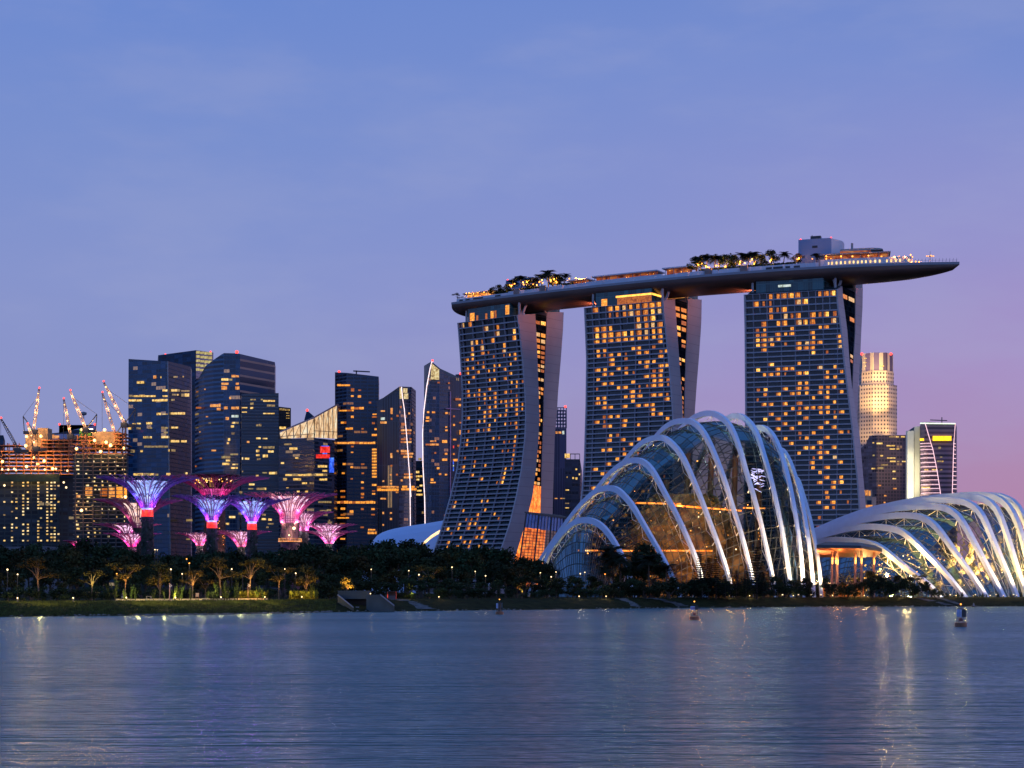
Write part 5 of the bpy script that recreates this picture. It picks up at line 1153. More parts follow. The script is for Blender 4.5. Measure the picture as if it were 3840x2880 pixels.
# the one with the round restaurant in its crown
th, c, z = supertree('steel tree with a round glowing restaurant in its dark-rimmed crown', 805, 860, 1835, 60, 1790, 206, 1885, 38, light=(1, .12, .45), e=5200, nb=40, trunkmat=mat('lamp_hung_trunk', (.05, .03, .02), .8, 0, .6, 1), funnel=False)
s = 860/F; mb = MB(); mb.lathe([(92*s, z(1786)), (95*s, z(1783)), (93*s, z(1778)), (60*s, z(1776)), (.1, z(1776))], 36, c); part(mb, 'roof_disc', DARKM, th)
for r0, r1, y0, y1, m, nm in ((62, 74, 1834, 1797, facade('restaurant_glass', (.03, .012, .01), (.02, .01, .012), 40, 2, .01, .2, .2, dim=.22, dimcol=(1, .5, .15)), 'restaurant_glass'), (40, 52, 1865, 1848, glow('pink_drum', (1, .10, .45), .75, .5, .6), 'lit_drum'), (52, 62, 1846, 1836, glow('pink_drum', (1, .10, .45), .75, .5, .6), 'lit_drum')):
    mb = MB(); n = 36
    for j in range(n):
        a, b = 2*math.pi*j/n, 2*math.pi*(j+1)/n
        q = [c+Vector((r*s*math.cos(t_), r*s*math.sin(t_), z(y))) for r, t_, y in ((r0, a, y0), (r0, b, y0), (r1, b, y1), (r1, a, y1))]
        mb.quad(*q, [(j*2.3, 0), (j*2.3+2.3, 0), (j*2.3+2.3, 4), (j*2.3, 4)])
    part(mb, nm, m, th)
rg = random.Random(8)
for k in range(46):
    a = -math.pi/2+rg.uniform(-1.25, 1.25); r = 73*s; mb = MB(); mb.ball(c+Vector((r*math.cos(a), r*math.sin(a), z(rg.uniform(1797, 1814)))), rg.uniform(.22, .38), 5); part(mb, 'hanging_lamp', LAMPO if k % 3 else LAMPW, th)
mb = MB(); mb.lathe([(66.5*s, z(1816)), (66.5*s, z(1811))], 36, c); part(mb, 'lamp_ring', glow('lamp_ring', (1, .55, .35), 3, .6, .4), th)
for k in range(60):
    a = rg.uniform(0, 6.28); mb = MB(); mb.ball(c+Vector((39*s*math.cos(a), 39*s*math.sin(a), z(rg.uniform(1915, 2045)))), .22, 5); part(mb, 'trunk_lamp', LAMPO, th)
supertree('blue-lit steel tree with a red collar, in front of the round restaurant', 795, 740, 1877, 60, 1860, 151, 1952, 20, band=(1958, 1981), light=BLUE, lower=VIO, e=6200, steel=BRANCHB, planting=True)
lamp('tree_light', 'POINT', Vector((X(795, 740)+4, 733, Z(2030, 740))), 110, (.3, .7, 1), th, .5)
supertree('blue-lit steel tree with a red collar, right of the round restaurant', 945, 750, 1885, 57, 1870, 148, 1955, 18.5, band=(1964, 1987), light=BLUE, lower=VIO, e=6200, steel=BRANCHB, planting=True)
lamp('tree_light', 'POINT', Vector((X(945, 750)+3.5, 743, Z(2035, 750))), 110, (.3, .7, 1), th, .5)
supertree('small pink steel tree left of the middle blue trunk', 749, 830, 2008, 40, 1999, 92, 2046, 11, light=PINK, lower=(1, .5, .5), e=2600, nb=26)
supertree('pink steel tree behind the right-hand blue trunk', 905, 850, 2000, 47, 1992, 112, 2050, 13, light=PINK, lower=(1, .6, .5), e=3000, nb=28)
th, c, z = supertree('big white-pink steel tree on a round terrace with an orange handrail', 1088, 800, 1868, 70, 1852, 178, 1962, 33, light=(1, .52, .78), lower=(1, .45, .4), e=8000, nb=40, trunkmat=PW)
s = 800/F; mb = MB(); mb.lathe([(40*s, z(2034)), (44*s, z(2033)), (44*s, z(2030)), (34*s, z(2029))], 32, c); part(mb, 'terrace', GREYM, th)
mb = MB(); mb.lathe([(44.3*s, z(2032.5)), (44.3*s, z(2029))], 32, c); part(mb, 'lit_edge', ORA, th)
mb = MB()
for k in range(40): a = 2*math.pi*k/40; p = c+Vector((43*s*math.cos(a), 43*s*math.sin(a), z(2030))); mb.tube([p, p+Vector((0, 0, 1.3))], .07, 3)
mb.tube([c+Vector((43*s*math.cos(2*math.pi*k/40), 43*s*math.sin(2*math.pi*k/40), z(2030)+1.3)) for k in range(41)], .08, 3); part(mb, 'handrail', ORA, th)
for px, py in ((1101, 1981), (1083, 2007)): mb = MB(); p = Vector((X(px, 793), 794.5, Z(py, 794))); mb.ball(p, .75 if px > 1090 else .4, 6); part(mb, 'wall_lamp', LAMPW, th); lamp('tree_light', 'POINT', p+Vector((0, -1.5, 0)), 1500, (1, .6, .4), th, .3)
supertree('pale pink steel tree half hidden behind the big one on the terrace', 1139, 850, 1931, 38, 1919, 112, 1990, 17, light=(1, .5, .85), lower=(1, .55, .8), e=5200, nb=28)
supertree('upper of the two pink steel trees nearest the white shell roof', 1231, 850, 1976, 51, 1966, 110, 2016, 13, light=PINK, lower=(1, .5, .8), e=3200, nb=28)
supertree('lower of the two pink steel trees nearest the white shell roof', 1235, 800, 2001, 40, 1992, 106, 2038, 10, light=PINK, lower=(1, .7, .8), e=3200, nb=28)
supertree('tiny pink steel tree far left, almost hidden by dark treetops', 290, 860, 2034, 25, 2028, 55, 2052, 8, light=(1, .15, .5), e=900, nb=20)

# ---------------------------------------------------------------- hall roof and glazed podium beside the hotel
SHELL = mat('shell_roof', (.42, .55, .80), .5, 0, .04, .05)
th = thing('exhibition_hall', 'pale blue curved shell roof left of the flaring hotel tower', 'hall', PT(1540, 2100, 1200))
topc = catmull([PT(x, y, 1200) for x, y in ((1330, 2190), (1352, 2120), (1385, 2052), (1412, 2010), (1440, 1994), (1480, 1982), (1535, 1972), (1590, 1964), (1650, 1954), (1720, 1942))], 24)
mb = MB()
rows = []
for k in range(9):
    a = k/8*math.pi/2; rows.append([Vector((p.x, 1200-30*math.sin(a)*(.35+.65*i/23), GZ+(p.z-GZ)*math.cos(a)**.75)) for i, p in enumerate(topc)])
for k in range(4): rows.insert(0, [Vector((p.x, 1200+12*(k+1), GZ+(p.z-GZ)*math.cos((k+1)/4*1.3)**.7)) for p in topc])
for r0, r1 in zip(rows, rows[1:]):
    for i in range(23): mb.quad(r0[i], r1[i], r1[i+1], r0[i+1])
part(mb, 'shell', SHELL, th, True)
mb = MB(); pts = catmull([PT(x, y, 1160) for x, y in ((1575, 2050), (1590, 2034), (1615, 2012), (1640, 1996), (1665, 1982))], 12)
for a, b in zip(pts, pts[1:]): mb.quad(a+Vector((0, 0, -1.6)), b+Vector((0, 0, -1.6)), b+Vector((0, .4, .6)), a+Vector((0, .4, .6)))
part(mb, 'lit_eave', glow('eave_light', (1, .62, .3), 1.9, .5, .3), th)
# glazed podium
th = thing('glass_podium', 'orange-lit glazed hall between the hotel foot and the ribbed dome', 'hall', PT(2050, 2205, 980))
PG = facade('podium_glow_glass', (.16, .045, .015), (.03, .02, .02), 3.2, 4, .14, .06, .12, .5)
q0, q1, q2, q3 = PT(1935, 2205, 960), PT(2160, 2205, 985), PT(2160, 1950, 985), PT(1974, 1925, 960)
fr = [0, .42, .62, .88, 1]
GL = [glow('podium_bright', (1, .20, .03), 1.0, .65, .3, (1, .40, .08)), glow('podium_grey', (.20, .13, .16), .38, .5, .3), glow('podium_dim', (.55, .10, .03), .45, .6, .3), glow('podium_grey', (.20, .13, .16), .38)]
for k in range(4):
    a, b = q0.lerp(q1, fr[k]), q0.lerp(q1, fr[k+1]-.012); c_, d_ = q3.lerp(q2, fr[k+1]-.012), q3.lerp(q2, fr[k])
    mb = MB(); up = .80; mb.quad(a, b, b.lerp(c_, up), a.lerp(d_, up)); part(mb, 'window', GL[k], th)
    mb = MB(); mb.quad(a.lerp(d_, up+.01), b.lerp(c_, up+.01), c_, d_); part(mb, 'clerestory', mat('sky_glass', (.10, .22, .50), .25), th)
mb = MB()
for k in range(1, 20): t_ = k/20*.8; mb.tube([q0.lerp(q3, t_)+Vector((0, -.3, 0)), q1.lerp(q2, t_)+Vector((0, -.3, 0))], .16, 3)
for k in range(17): t_ = k/16; mb.tube([q0.lerp(q1, t_)+Vector((0, -.3, 0)), q3.lerp(q2, t_)+Vector((0, -.3, 0))], .16 if k % 4 else .5, 3)
part(mb, 'glazing_bars', DARKM, th)
mb = MB(); mb.hexa([q3+Vector((-1, -1, 0)), q2+Vector((1, -1, 0)), q2+Vector((6, 40, 0)), q3+Vector((20, 45, 0))], [p+Vector((0, 0, 1)) for p in (q3+Vector((-1, -1, 0)), q2+Vector((1, -1, 0)), q2+Vector((6, 40, 0)), q3+Vector((20, 45, 0)))]); part(mb, 'roof', ROOFM, th)
# ---------------------------------------------------------------- the two ribbed glass houses
ZC = (2000, 1520, 2.011); ZF = (3040, 1800, 2.765)
t = Tree('dome_glass')
tr_ = t.n('ShaderNodeBsdfTransparent'); tr_.inputs[0].default_value = (.52, .56, .52, 1)
gl_ = t.n('ShaderNodeBsdfGlossy'); gl_.inputs['Roughness'].default_value = .06; gl_.inputs[0].default_value = (.16, .27, .34, 1)
fr_ = t.n('ShaderNodeFresnel'); fr_.inputs[0].default_value = 1.27
bmp = t.n('ShaderNodeBump'); bmp.inputs['Strength'].default_value = .35; bmp.inputs['Distance'].default_value = .4
t.l(t.noise(.45, 2), bmp.inputs['Height']); t.l(bmp.outputs[0], gl_.inputs['Normal'])
ms = t.n('ShaderNodeMixShader'); uvp = t.n('ShaderNodeUVMap'); uvp.uv_map = 'metres'; wnp = t.n('ShaderNodeTexWhiteNoise', noise_dimensions='2D'); t.l(uvp.outputs[0], wnp.inputs['Vector'])   # every pane sits a little differently
pv_ = t.ramp(wnp.outputs[0], [(0, (.30, .36, .35)), (.5, (.50, .56, .53)), (1, (.62, .64, .56))]); t.l(pv_, tr_.inputs[0])
t.l(t.math('MULTIPLY', fr_.outputs[0], t.math('ADD', t.math('MULTIPLY', wnp.outputs[0], 1.3), .4)), ms.inputs[0]); t.l(tr_.outputs[0], ms.inputs[1]); t.l(gl_.outputs[0], ms.inputs[2]); t.l(ms.outputs[0], t.o.inputs[0])
DGLASS = t.m
MULL = mat('mullion_dark', (.025, .03, .035), .5)
TRUSS = mat('truss_white', (.62, .60, .56), .45)
def plane_curve(pts, zm, A, B_, n):
    """pixel curve laid on the vertical plane standing over the ground line A-B"""
    dx, dy = B_[0]-A[0], B_[1]-A[1]; out = []
    pts = list(pts)
    for end, q in ((0, A), (-1, B_)):                  # carry both legs on down to the ground
        gy = (HY+(CAMZ-GZ+.4)*F/q[1]-zm[1])*zm[2]
        (x0, y0), (x1, y1) = pts[end], pts[1 if end == 0 else -2]
        if gy > y0+4:
            g_pt = (x0+(x0-x1)/max(1, y0-y1)*(gy-y0)*.8, gy)
            pts = [g_pt]+pts if end == 0 else pts+[g_pt]
    for x, y in pts:
        px, py = zp(zm, x, y); k = (px-CX)/F
        s = (k*A[1]-A[0])/(dx-k*dy)
        d = A[1]+dy*s
        out.append(Vector((A[0]+dx*s, d, Z(py, d))))
    return catmull(out, n)
def ground(px, d): return (X(px, d), d)
def inward(c, k, dist):
    """curve moved inside its own plane by dist (may vary along it)"""
    n = len(c); res = []
    for i in range(n):
        tg = (c[min(i+1, n-1)]-c[max(i-1, 0)]).normalized()
        pl = (c[-1]-c[0]); pl.z = 0; nrm = Vector((-pl.y, pl.x, 0)).normalized()
        nn = nrm.cross(tg)
        if nn.z > 0 and i > n*.25 and i < n*.75: nn = -nn
        res.append((c[i], nn, nrm))
    # inward normals point towards the middle of the chord
    mid = (c[0]+c[-1])*.5+Vector((0, 0, max(p.z for p in c)*.35))
    out = []
    for p, nn, nrm in res:
        if nn.dot(mid-p) < 0: nn = -nn
        out.append(p+nn*(dist(p) if callable(dist) else dist))
    return out
def rib_mesh(c, wid, dep):
    """box section along the arch: dep inside the arch's plane, wid across it"""
    n = len(c); zmax = max(p.z for p in c)
    pl = (c[-1]-c[0]); pl.z = 0; nrm = Vector((-pl.y, pl.x, 0)).normalized()
    if nrm.y > 0: nrm = -nrm
    dd = lambda p: dep*(.62+.38*(p.z/zmax)**2)
    inner = inward(c, 0, dd); mb = MB()
    for i in range(n):
        w_ = wid*(.75+.25*c[i].z/zmax)
        for p in (c[i]+nrm*w_/2, inner[i]+nrm*w_/2, inner[i]-nrm*w_/2, c[i]-nrm*w_/2): mb.v.append(tuple(p))
    for i in range(n-1):
        for j in range(4):
            q = (j+1) % 4; mb.f.append([i*4+j, i*4+q, (i+1)*4+q, (i+1)*4+j]); mb.m.append(0); mb.uv.append([(0, 0)]*4)
    return mb, inner
def dome(th, ribs, zm, wid, dep, gap, sub, M_, vskip=1, extra0=None, extra1=None, rib_from=0):
    shells = []
    for k, (pts, A, B_) in enumerate(ribs):
        c = plane_curve(pts, zm, A, B_, 56)
        mb, inner = rib_mesh(c, wid, dep)
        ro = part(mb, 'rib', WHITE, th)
        sh = inward(c, 0, lambda p: gap+dep*.9)
        tr = MB(); n = 56; last = None
        # the stub struts and small trusses that hold the skin off the rib
        for i in range(4, 55, 4):
            tgt = sh[i]
            tr.tube([inner[i], tgt], .16, 4); 
            if i+2 < 56: tr.tube([inner[i], sh[min(55, i+2)]], .10, 3); tr.tube([inner[i], sh[max(0, i-2)]], .10, 3)
            if k % 2 == 0: tr.tube([sh[max(0, i-2)], tgt, sh[min(55, i+2)]], .10, 3)
        part(tr, 'strut', TRUSS, ro)
        shells.append([sh[round(j*55/(M_-1))] for j in range(M_)])
    if extra0: shells.insert(0, extra0(M_))
    if extra1: shells.append(extra1(M_))
    # smooth surface through the arches
    cols = []
    for j in range(M_): cols.append(catmull([s_[j] for s_ in shells], (len(shells)-1)*sub+1))
    nk = len(cols[0]); mb = MB()
    for k in range(nk):
        for j in range(M_): q = cols[j][k]; mb.v.append((q.x, q.y, max(q.z, GZ-.3)))
    for k in range(nk-1):
        for j in range(M_-1): a = k*M_+j; mb.f.append([a, a+M_, a+M_+1, a+1]); mb.m.append(0); mb.uv.append([(k+.5, j+.5)]*4); mb.anyuv = True
    part(mb, 'glass_skin', DGLASS, th)
    g = MB()
    for k in range(0, nk, vskip): g.tube([cols[j][k] for j in range(M_)], .16, 3, False)
    for j in range(M_): g.tube(cols[j], .14, 3, False)
    part(g, 'mullions', MULL, th)
    return cols

# -- tall ribbed dome
CF = thing('glass_dome', 'tall ribbed glass dome with white arches, in front of the middle hotel tower', 'conservatory', (X(2560, 600), 600, GZ))
g_ = ground
CR = [
 ([(72, 1235), (110, 1110), (180, 1000), (240, 925), (310, 865), (390, 843), (475, 862), (545, 915), (615, 1010), (680, 1130), (720, 1235)], g_(2032, 585), g_(2360, 552)),
 ([(20, 1240), (55, 1150), (150, 1010), (250, 868), (330, 765), (400, 690), (480, 625), (565, 603), (645, 622), (740, 720), (820, 850), (900, 990), (960, 1095), (1045, 1260)], g_(2008, 612), g_(2522, 553)),
 ([(130, 1240), (240, 1000), (350, 810), (440, 670), (500, 590), (570, 505), (670, 425), (770, 392), (850, 418), (920, 500), (1000, 650), (1080, 800), (1160, 970), (1240, 1165), (1275, 1300)], g_(2065, 640), g_(2636, 555)),
 ([(300, 1240), (400, 960), (520, 690), (640, 480), (740, 345), (840, 255), (965, 222), (1050, 270), (1130, 370), (1200, 520), (1270, 690), (1340, 880), (1400, 1040), (1470, 1250), (1490, 1330)], g_(2149, 660), g_(2744, 556)),
 ([(480, 1240), (580, 930), (700, 620), (820, 390), (930, 215), (1040, 120), (1165, 95), (1250, 140), (1320, 240), (1390, 400), (1450, 560), (1520, 790), (1580, 980), (1645, 1240), (1665, 1340)], g_(2239, 680), g_(2828, 556)),
 ([(700, 1240), (800, 900), (920, 540), (1040, 260), (1130, 145), (1225, 68), (1335, 38), (1430, 78), (1500, 160), (1560, 310), (1620, 520), (1680, 720), (1740, 960), (1810, 1290), (1822, 1360)], g_(2348, 690), g_(2906, 554)),
 ([(1000, 1240), (1090, 900), (1200, 540), (1310, 260), (1390, 150), (1460, 85), (1545, 57), (1630, 108), (1690, 200), (1740, 350), (1800, 560), (1860, 830), (1900, 1050), (1940, 1320), (1946, 1370)], g_(2497, 695), g_(2968, 550)),
 ([(1300, 1240), (1370, 900), (1440, 600), (1510, 350), (1580, 230), (1650, 165), (1720, 147), (1790, 188), (1850, 290), (1900, 440), (1950, 650), (1990, 880), (2020, 1100), (2045, 1400)], g_(2646, 695), g_(3017, 544)),
 ([(1580, 1240), (1630, 950), (1690, 650), (1740, 450), (1800, 350), (1870, 320), (1930, 400), (1985, 550), (2030, 730), (2070, 950), (2098, 1180), (2118, 1405)], g_(2786, 690), g_(3053, 542)),
 ([(1780, 1240), (1820, 1000), (1870, 760), (1920, 600), (1985, 540), (2040, 680), (2095, 880), (2135, 1080), (2160, 1250), (2172, 1400)], g_(2885, 680), g_(3080, 545))]
def cf0(M_):
    a, b = Vector((X(2062, 566), 566, GZ-.2)), Vector((X(2300, 541), 541, GZ-.2)); return [a.lerp(b, k/(M_-1)) for k in range(M_)]
def cf1(M_):
    a, b = Vector((X(2900, 672), 672, GZ-.2)), Vector((X(3068, 560), 560, GZ-.2)); return [a.lerp(b, k/(M_-1)) for k in range(M_)]
cols = dome(CF, CR, ZC, 1.25, 1.95, 2.2, 4, 45, 1, cf0, cf1)
# floodlights at the feet of the arches
def flood(px, d, aim, e, label, col=(1, .72, .40), z=GZ+.4, spot=70, group=None):
    p = Vector((X(px, d), d, z)); th = thing('floodlight', label, 'floodlight', (p.x, p.y, GZ), group)
    mb = MB(); mb.box(p+Vector((0, .12, -.12)), (.7, .25, .55)); mb.tube([p+Vector((0, .1, -.4)), Vector((p.x, p.y+.1, GZ))], .08, 4); part(mb, 'housing', DARKM, th)
    mb = MB(); mb.ball(p+Vector((0, -.15, 0)), .30, 6); part(mb, 'lens', LAMPW, th)
    if e: lamp('floodlight_beam', 'SPOT', p+Vector((0, -.8, .3)), e, col, th, .4, Vector(aim), spot)
    return th
def rib_lights(ribs, zm, e, where, idx, col=(1, .64, .30), vis=1.7):
    for k in idx:
        pts, A, B_ = ribs[k]; c = plane_curve(pts, zm, A, B_, 56)
        f, up = c[-1], c[38]
        a = Vector((f.x+1.0, f.y-5.5, GZ+.4)); aim = (c[44]-a)
        n_ = thing('floodlight', where % ('first', 'second', 'third', 'fourth', 'fifth', 'sixth', 'seventh', 'eighth', 'ninth', 'tenth')[k], 'floodlight', (a.x, a.y, GZ), 'floodlights at the feet of the white arches')
        mb = MB(); mb.box(a, (.8, .4, .5)); part(mb, 'housing', DARKM, n_); mb = MB(); mb.ball(a+Vector((0, 0, .3)), .25, 6); part(mb, 'lens', LAMPW, n_)
        lamp('floodlight_beam', 'SPOT', a+Vector((0, 0, .6)), e*(1 if k > 1 else .6), col, n_, .5, aim, 62, .9); lamp('floodlight_beam', 'SPOT', a+Vector((.5, 0, .6)), e*vis, col, n_, .5, c[38]-a, 30, .9)
rib_lights(CR, ZC, 60000, 'floodlight at the near foot of the %s arch from the left of the tall dome', range(2, 10))
for k in (1, 2):                                       # the far-left feet glow too
    c = plane_curve(*([CR[k][0], ZC, CR[k][1], CR[k][2]]), 56); a = c[0]+Vector((3, -5, 1)); a.z = GZ+.6
    n_ = thing('floodlight', 'floodlight at the far left foot of the tall dome, %s' % ('outermost' if k == 1 else 'behind the outermost'), 'floodlight', (a.x, a.y, GZ), 'floodlights at the feet of the white arches')
    mb = MB(); mb.box(a, (.8, .4, .5)); part(mb, 'housing', DARKM, n_)
    lamp('floodlight_beam', 'SPOT', a+Vector((0, 0, .5)), 22000, (1, .72, .45), n_, .5, c[14]-a, 70, .9)
# what grows inside: a planted hill with lit walkways
mtn = thing('indoor_hill', 'planted indoor hill with orange-lit walkways seen through the tall dome glass', 'planted hill', (X(2590, 610), 618, GZ))
rg = random.Random(11); mb = MB(); n = 26; cen = Vector((X(2560, 618), 618, 0)); kk = 14
vs = []; fs = []
for i in range(kk):
    zz = GZ+i/(kk-1)*36
    for j in range(n):
        a = 2*math.pi*j/n; r = lerp(27, 8, (i/(kk-1))**1.2)*rg.uniform(.86, 1.12); vs.append(cen+Vector((r*math.cos(a)*1.25, r*math.sin(a)*.75, zz+rg.uniform(-.6, .6))))
for i in range(kk-1):
    for j in range(n): q = (j+1) % n; fs.append((i*n+j, i*n+q, (i+1)*n+q, (i+1)*n+j))
fs.append(tuple((kk-1)*n+j for j in range(n))); mb.add(vs, fs)
part(mb, 'hill', mat('hill_plants', (.10, .062, .026), .9, 0, .95, .22, bump=.8), mtn)  # uneven lamplight is painted into the plants as strong mottling
mb = MB()
for _ in range(1500):
    a = rg.uniform(0, 6.28); h = rg.random(); r = lerp(27, 8, h**1.2)*rg.uniform(.95, 1.12); p = cen+Vector((r*math.cos(a)*1.25, r*math.sin(a)*.75, GZ+h*36)); q = rg.uniform(.4, 1.1)
    t1 = Vector((rg.uniform(-1, 1), rg.uniform(-1, 1), rg.uniform(-1, 1))).normalized()*q; t2 = Vector((rg.uniform(-1, 1), rg.uniform(-1, 1), rg.uniform(-1, 1))).normalized()*q; mb.quad(p-t1, p-t2, p+t1, p+t2)
part(mb, 'plants', mat('hill_leaf', (.15, .10, .03), .7, 0, .95, .25), mtn)  # leaves carry the same painted patches of light
WALK = glow('walkway_light', (1, .22, .02), 3.6, .5, .5, (1, .5, .12))
for zz, x0, x1, yy in ((Z(1888, 590), 2385, 2560, 590), (Z(1897, 585), 2530, 2790, 586), (Z(2066, 565), 2165, 2380, 566), (Z(2066, 565), 2380, 2680, 566), (Z(1905, 590), 2790, 2880, 592)):
    mb = MB(); a, b = Vector((X(x0, yy), yy, zz)), Vector((X(x1, yy), yy+6, zz-(1.5 if x0 == 2530 else 0)))
    mb.hexa([a, b, b+Vector((0, 2.5, 0)), a+Vector((0, 2.5, 0))], [p+Vector((0, 0, .45)) for p in (a, b, b+Vector((0, 2.5, 0)), a+Vector((0, 2.5, 0)))]); part(mb, 'walkway', WALK, mtn)
for px, py, d, e in ((2440, 1980, 584, 2500), (2620, 1960, 584, 3500), (2560, 1900, 585, 3000), (2740, 1990, 582, 2500), (2680, 2090, 575, 2500), (2480, 2090, 570, 1800), (2790, 2080, 575, 1800), (2330, 1990, 580, 1500), (2860, 2100, 575, 1500)):
    lamp('plant_light', 'POINT', PT(px, py, d), e*5, (1, .36, .07), mtn, .6)
for px, py, d, e, cl_ in ((2450, 1800, 600, 9000, (.55, .8, .75)), (2700, 1700, 600, 12000, (.5, .75, .75)), (2850, 1850, 590, 9000, (.6, .8, .7)), (2930, 2050, 580, 9000, (1, .75, .4)), (2300, 1980, 585, 6000, (.8, .8, .5)), (2200, 2090, 575, 4000, (.9, .85, .5))):
    lamp('dome_fill_light', 'POINT', PT(px, py, d), e, cl_, mtn, 1)  # unseen lamps added to fill the tall dome with light
for px, py, d in ((2720, 1904, 566), (2620, 1923, 565), (2700, 1920, 566), (2380, 1842, 572), (2590, 1990, 562), (2300, 1951, 560), (2848, 2010, 566), (2615, 1729, 580), (2804, 1893, 570), (2204, 2075, 556), (2650, 2050, 560), (2760, 2060, 562)):
    mb = MB(); mb.ball(PT(px, py, d), rg.uniform(.13, .24), 6); part(mb, 'lantern', LAMPO if px % 3 else LAMPW, mtn)
mb = MB()
for _ in range(26):
    p = PT(rg.gauss(2838, 15), rg.gauss(1790, 22), 585+rg.uniform(-2, 2)); v = Vector((rg.uniform(.4, 1), 0, rg.uniform(-.5, .5))).normalized()*rg.uniform(.5, 1.5); mb.tube([p-v, p+v], rg.uniform(.10, .32), 4)
part(mb, 'glowing_rod_cluster', glow('violet_rod_glow', (.55, .48, 1), 3.2, .6, .5), mtn)  # structural rods; the violet light on them is put in as glow
for k in range(46):
    px = rg.uniform(2240, 2860); mb = MB(); mb.ball(PT(px, rg.uniform(1900, 2190), 572+rg.uniform(0, 14)), rg.uniform(.10, .22), 5); part(mb, 'lantern', LAMPO if k % 4 else LAMPW, mtn)  # extra lanterns added at random to break up the hill's even light
for px, top in ((2560, 1700), (2650, 1650), (2740, 1660), (2830, 1760), (2480, 1800)):
    mb = MB(); mb.tube([Vector((X(px, 640), 640, GZ)), Vector((X(px+20, 640), 640, Z(top, 640)))], 1.1, 8); part(mb, 'column', mat('brown_column', (.16, .07, .03), .6), mtn)

# -- long low ribbed dome at the right
FD = thing('glass_dome', 'long low ribbed glass dome with bright white legs at the right edge', 'conservatory', (X(3500, 620), 620, GZ))
FR = [
 ([(-330, 1190), (-280, 920), (-160, 720), (-30, 638), (75, 612), (250, 590), (400, 597), (560, 615), (700, 660), (850, 768), (1000, 895), (1150, 1005), (1250, 1090), (1350, 1200)], g_(2920, 700), g_(3529, 552)),
 ([(-350, 1190), (-290, 900), (-170, 690), (-40, 605), (60, 570), (250, 515), (450, 468), (620, 452), (800, 467), (950, 508), (1060, 595), (1200, 730), (1350, 890), (1480, 1040), (1610, 1200)], g_(2913, 712), g_(3622, 556)),
 ([(-370, 1190), (-300, 880), (-180, 660), (-60, 580), (45, 530), (300, 450), (550, 390), (800, 345), (1000, 335), (1150, 355), (1260, 415), (1350, 510), (1500, 720), (1650, 930), (1830, 1200)], g_(2906, 724), g_(3702, 560)),
 ([(-390, 1190), (-310, 870), (-190, 640), (-70, 560), (45, 510), (300, 420), (600, 325), (900, 262), (1150, 243), (1350, 250), (1480, 300), (1575, 400), (1700, 620), (1850, 900), (2010, 1200)], g_(2899, 736), g_(3767, 564)),
 ([(-410, 1190), (-320, 860), (-200, 630), (-70, 550), (60, 497), (300, 395), (600, 287), (1000, 203), (1300, 176), (1550, 188), (1690, 240), (1790, 350), (1890, 580), (2010, 860), (2150, 1200)], g_(2892, 748), g_(3818, 570)),
 ([(-430, 1190), (-330, 860), (-200, 640), (-40, 550), (100, 480), (400, 355), (800, 240), (1200, 165), (1500, 138), (1740, 153), (1860, 200), (1960, 320), (2060, 600), (2140, 860), (2245, 1200)], g_(2884, 760), g_(3852, 580)),
 ([(-440, 1190), (-320, 880), (-150, 660), (60, 530), (400, 380), (900, 235), (1400, 148), (1700, 122), (1890, 138), (2010, 200), (2100, 310), (2180, 500), (2250, 780), (2340, 1200)], g_(2881, 772), g_(3886, 590)),
 ([(-440, 1190), (-280, 880), (-50, 660), (300, 470), (900, 260), (1500, 150), (1880, 128), (2040, 165), (2150, 245), (2230, 400), (2310, 660), (2430, 1200)], g_(2881, 790), g_(3919, 606))]
def fd0(M_):
    a, b = Vector((X(2950, 660), 660, GZ-.2)), Vector((X(3376, 560), 560, GZ-.2)); return [a.lerp(b, k/(M_-1)) for k in range(M_)]
colsF = dome(FD, FR, ZF, 1.6, 2.2, 2.6, 4, 49, 1, fd0, None)
rib_lights(FR, ZF, 62000, 'floodlight at the near foot of the %s arch from the left of the low dome', range(0, 8), (1, .62, .28), .6)
# inside: pale leaning fins and planting lit from below
inn = thing('indoor_garden', 'warm-lit planting and pale wavy columns inside the long low dome', 'indoor garden', (X(3560, 630), 630, GZ))
PALEC = mat('pale_fin', (.55, .48, .36), .6, 0, .1)
for k, (px, top) in enumerate(((3490, 2085), (3560, 2050), (3625, 2030), (3680, 2020), (3730, 2010), (3775, 2005), (3815, 2000), (3850, 2000))):
    mb = MB(); d = 600+k*3; pts = catmull([PT(px-45, 2215, d), PT(px-22, lerp(2215, top, .33), d), PT(px+8, lerp(2215, top, .6), d+2), PT(px+26, top, d+3)], 14); mb.tube(pts, [.7+1.0*math.sin(i*.9)**2 for i in range(14)], 6); part(mb, 'wavy_column', PALEC, inn)
mb = MB()
for _ in range(15000):
    px = rg.uniform(3090, 3860); d = rg.uniform(585, 660); p = Vector((X(px, d), d, GZ+rg.random()**1.5*lerp(6, 24, min(1, (px-3100)/350))*(.55+.45*math.sin(px*.11)*math.sin(d*.35)))); q = rg.uniform(.18, .5)
    t1 = Vector((rg.uniform(-1, 1), rg.uniform(-1, 1), rg.uniform(-1, 1))).normalized()*q; t2 = Vector((rg.uniform(-1, 1), rg.uniform(-1, 1), rg.uniform(-1, 1))).normalized()*q; mb.quad(p-t1, p-t2, p+t1, p+t2)
part(mb, 'planting', mat('indoor_leaf', (.16, .13, .045), .7, 0, .6, .6), inn)
for px, py, d, e in ((3310, 2130, 590, 2200), (3400, 2100, 585, 3500), (3480, 2150, 590, 4500), (3560, 2130, 592, 6000), (3630, 2140, 596, 6000), (3700, 2120, 600, 6500), (3760, 2130, 602, 6500), (3810, 2120, 604, 6500), (3600, 2030, 620, 5000), (3720, 2010, 625, 5000), (3450, 2040, 615, 3500), (3240, 2180, 585, 1500)):
    lamp('plant_light', 'POINT', PT(px, py, d), e*5, (1, .56, .17), inn, .6)
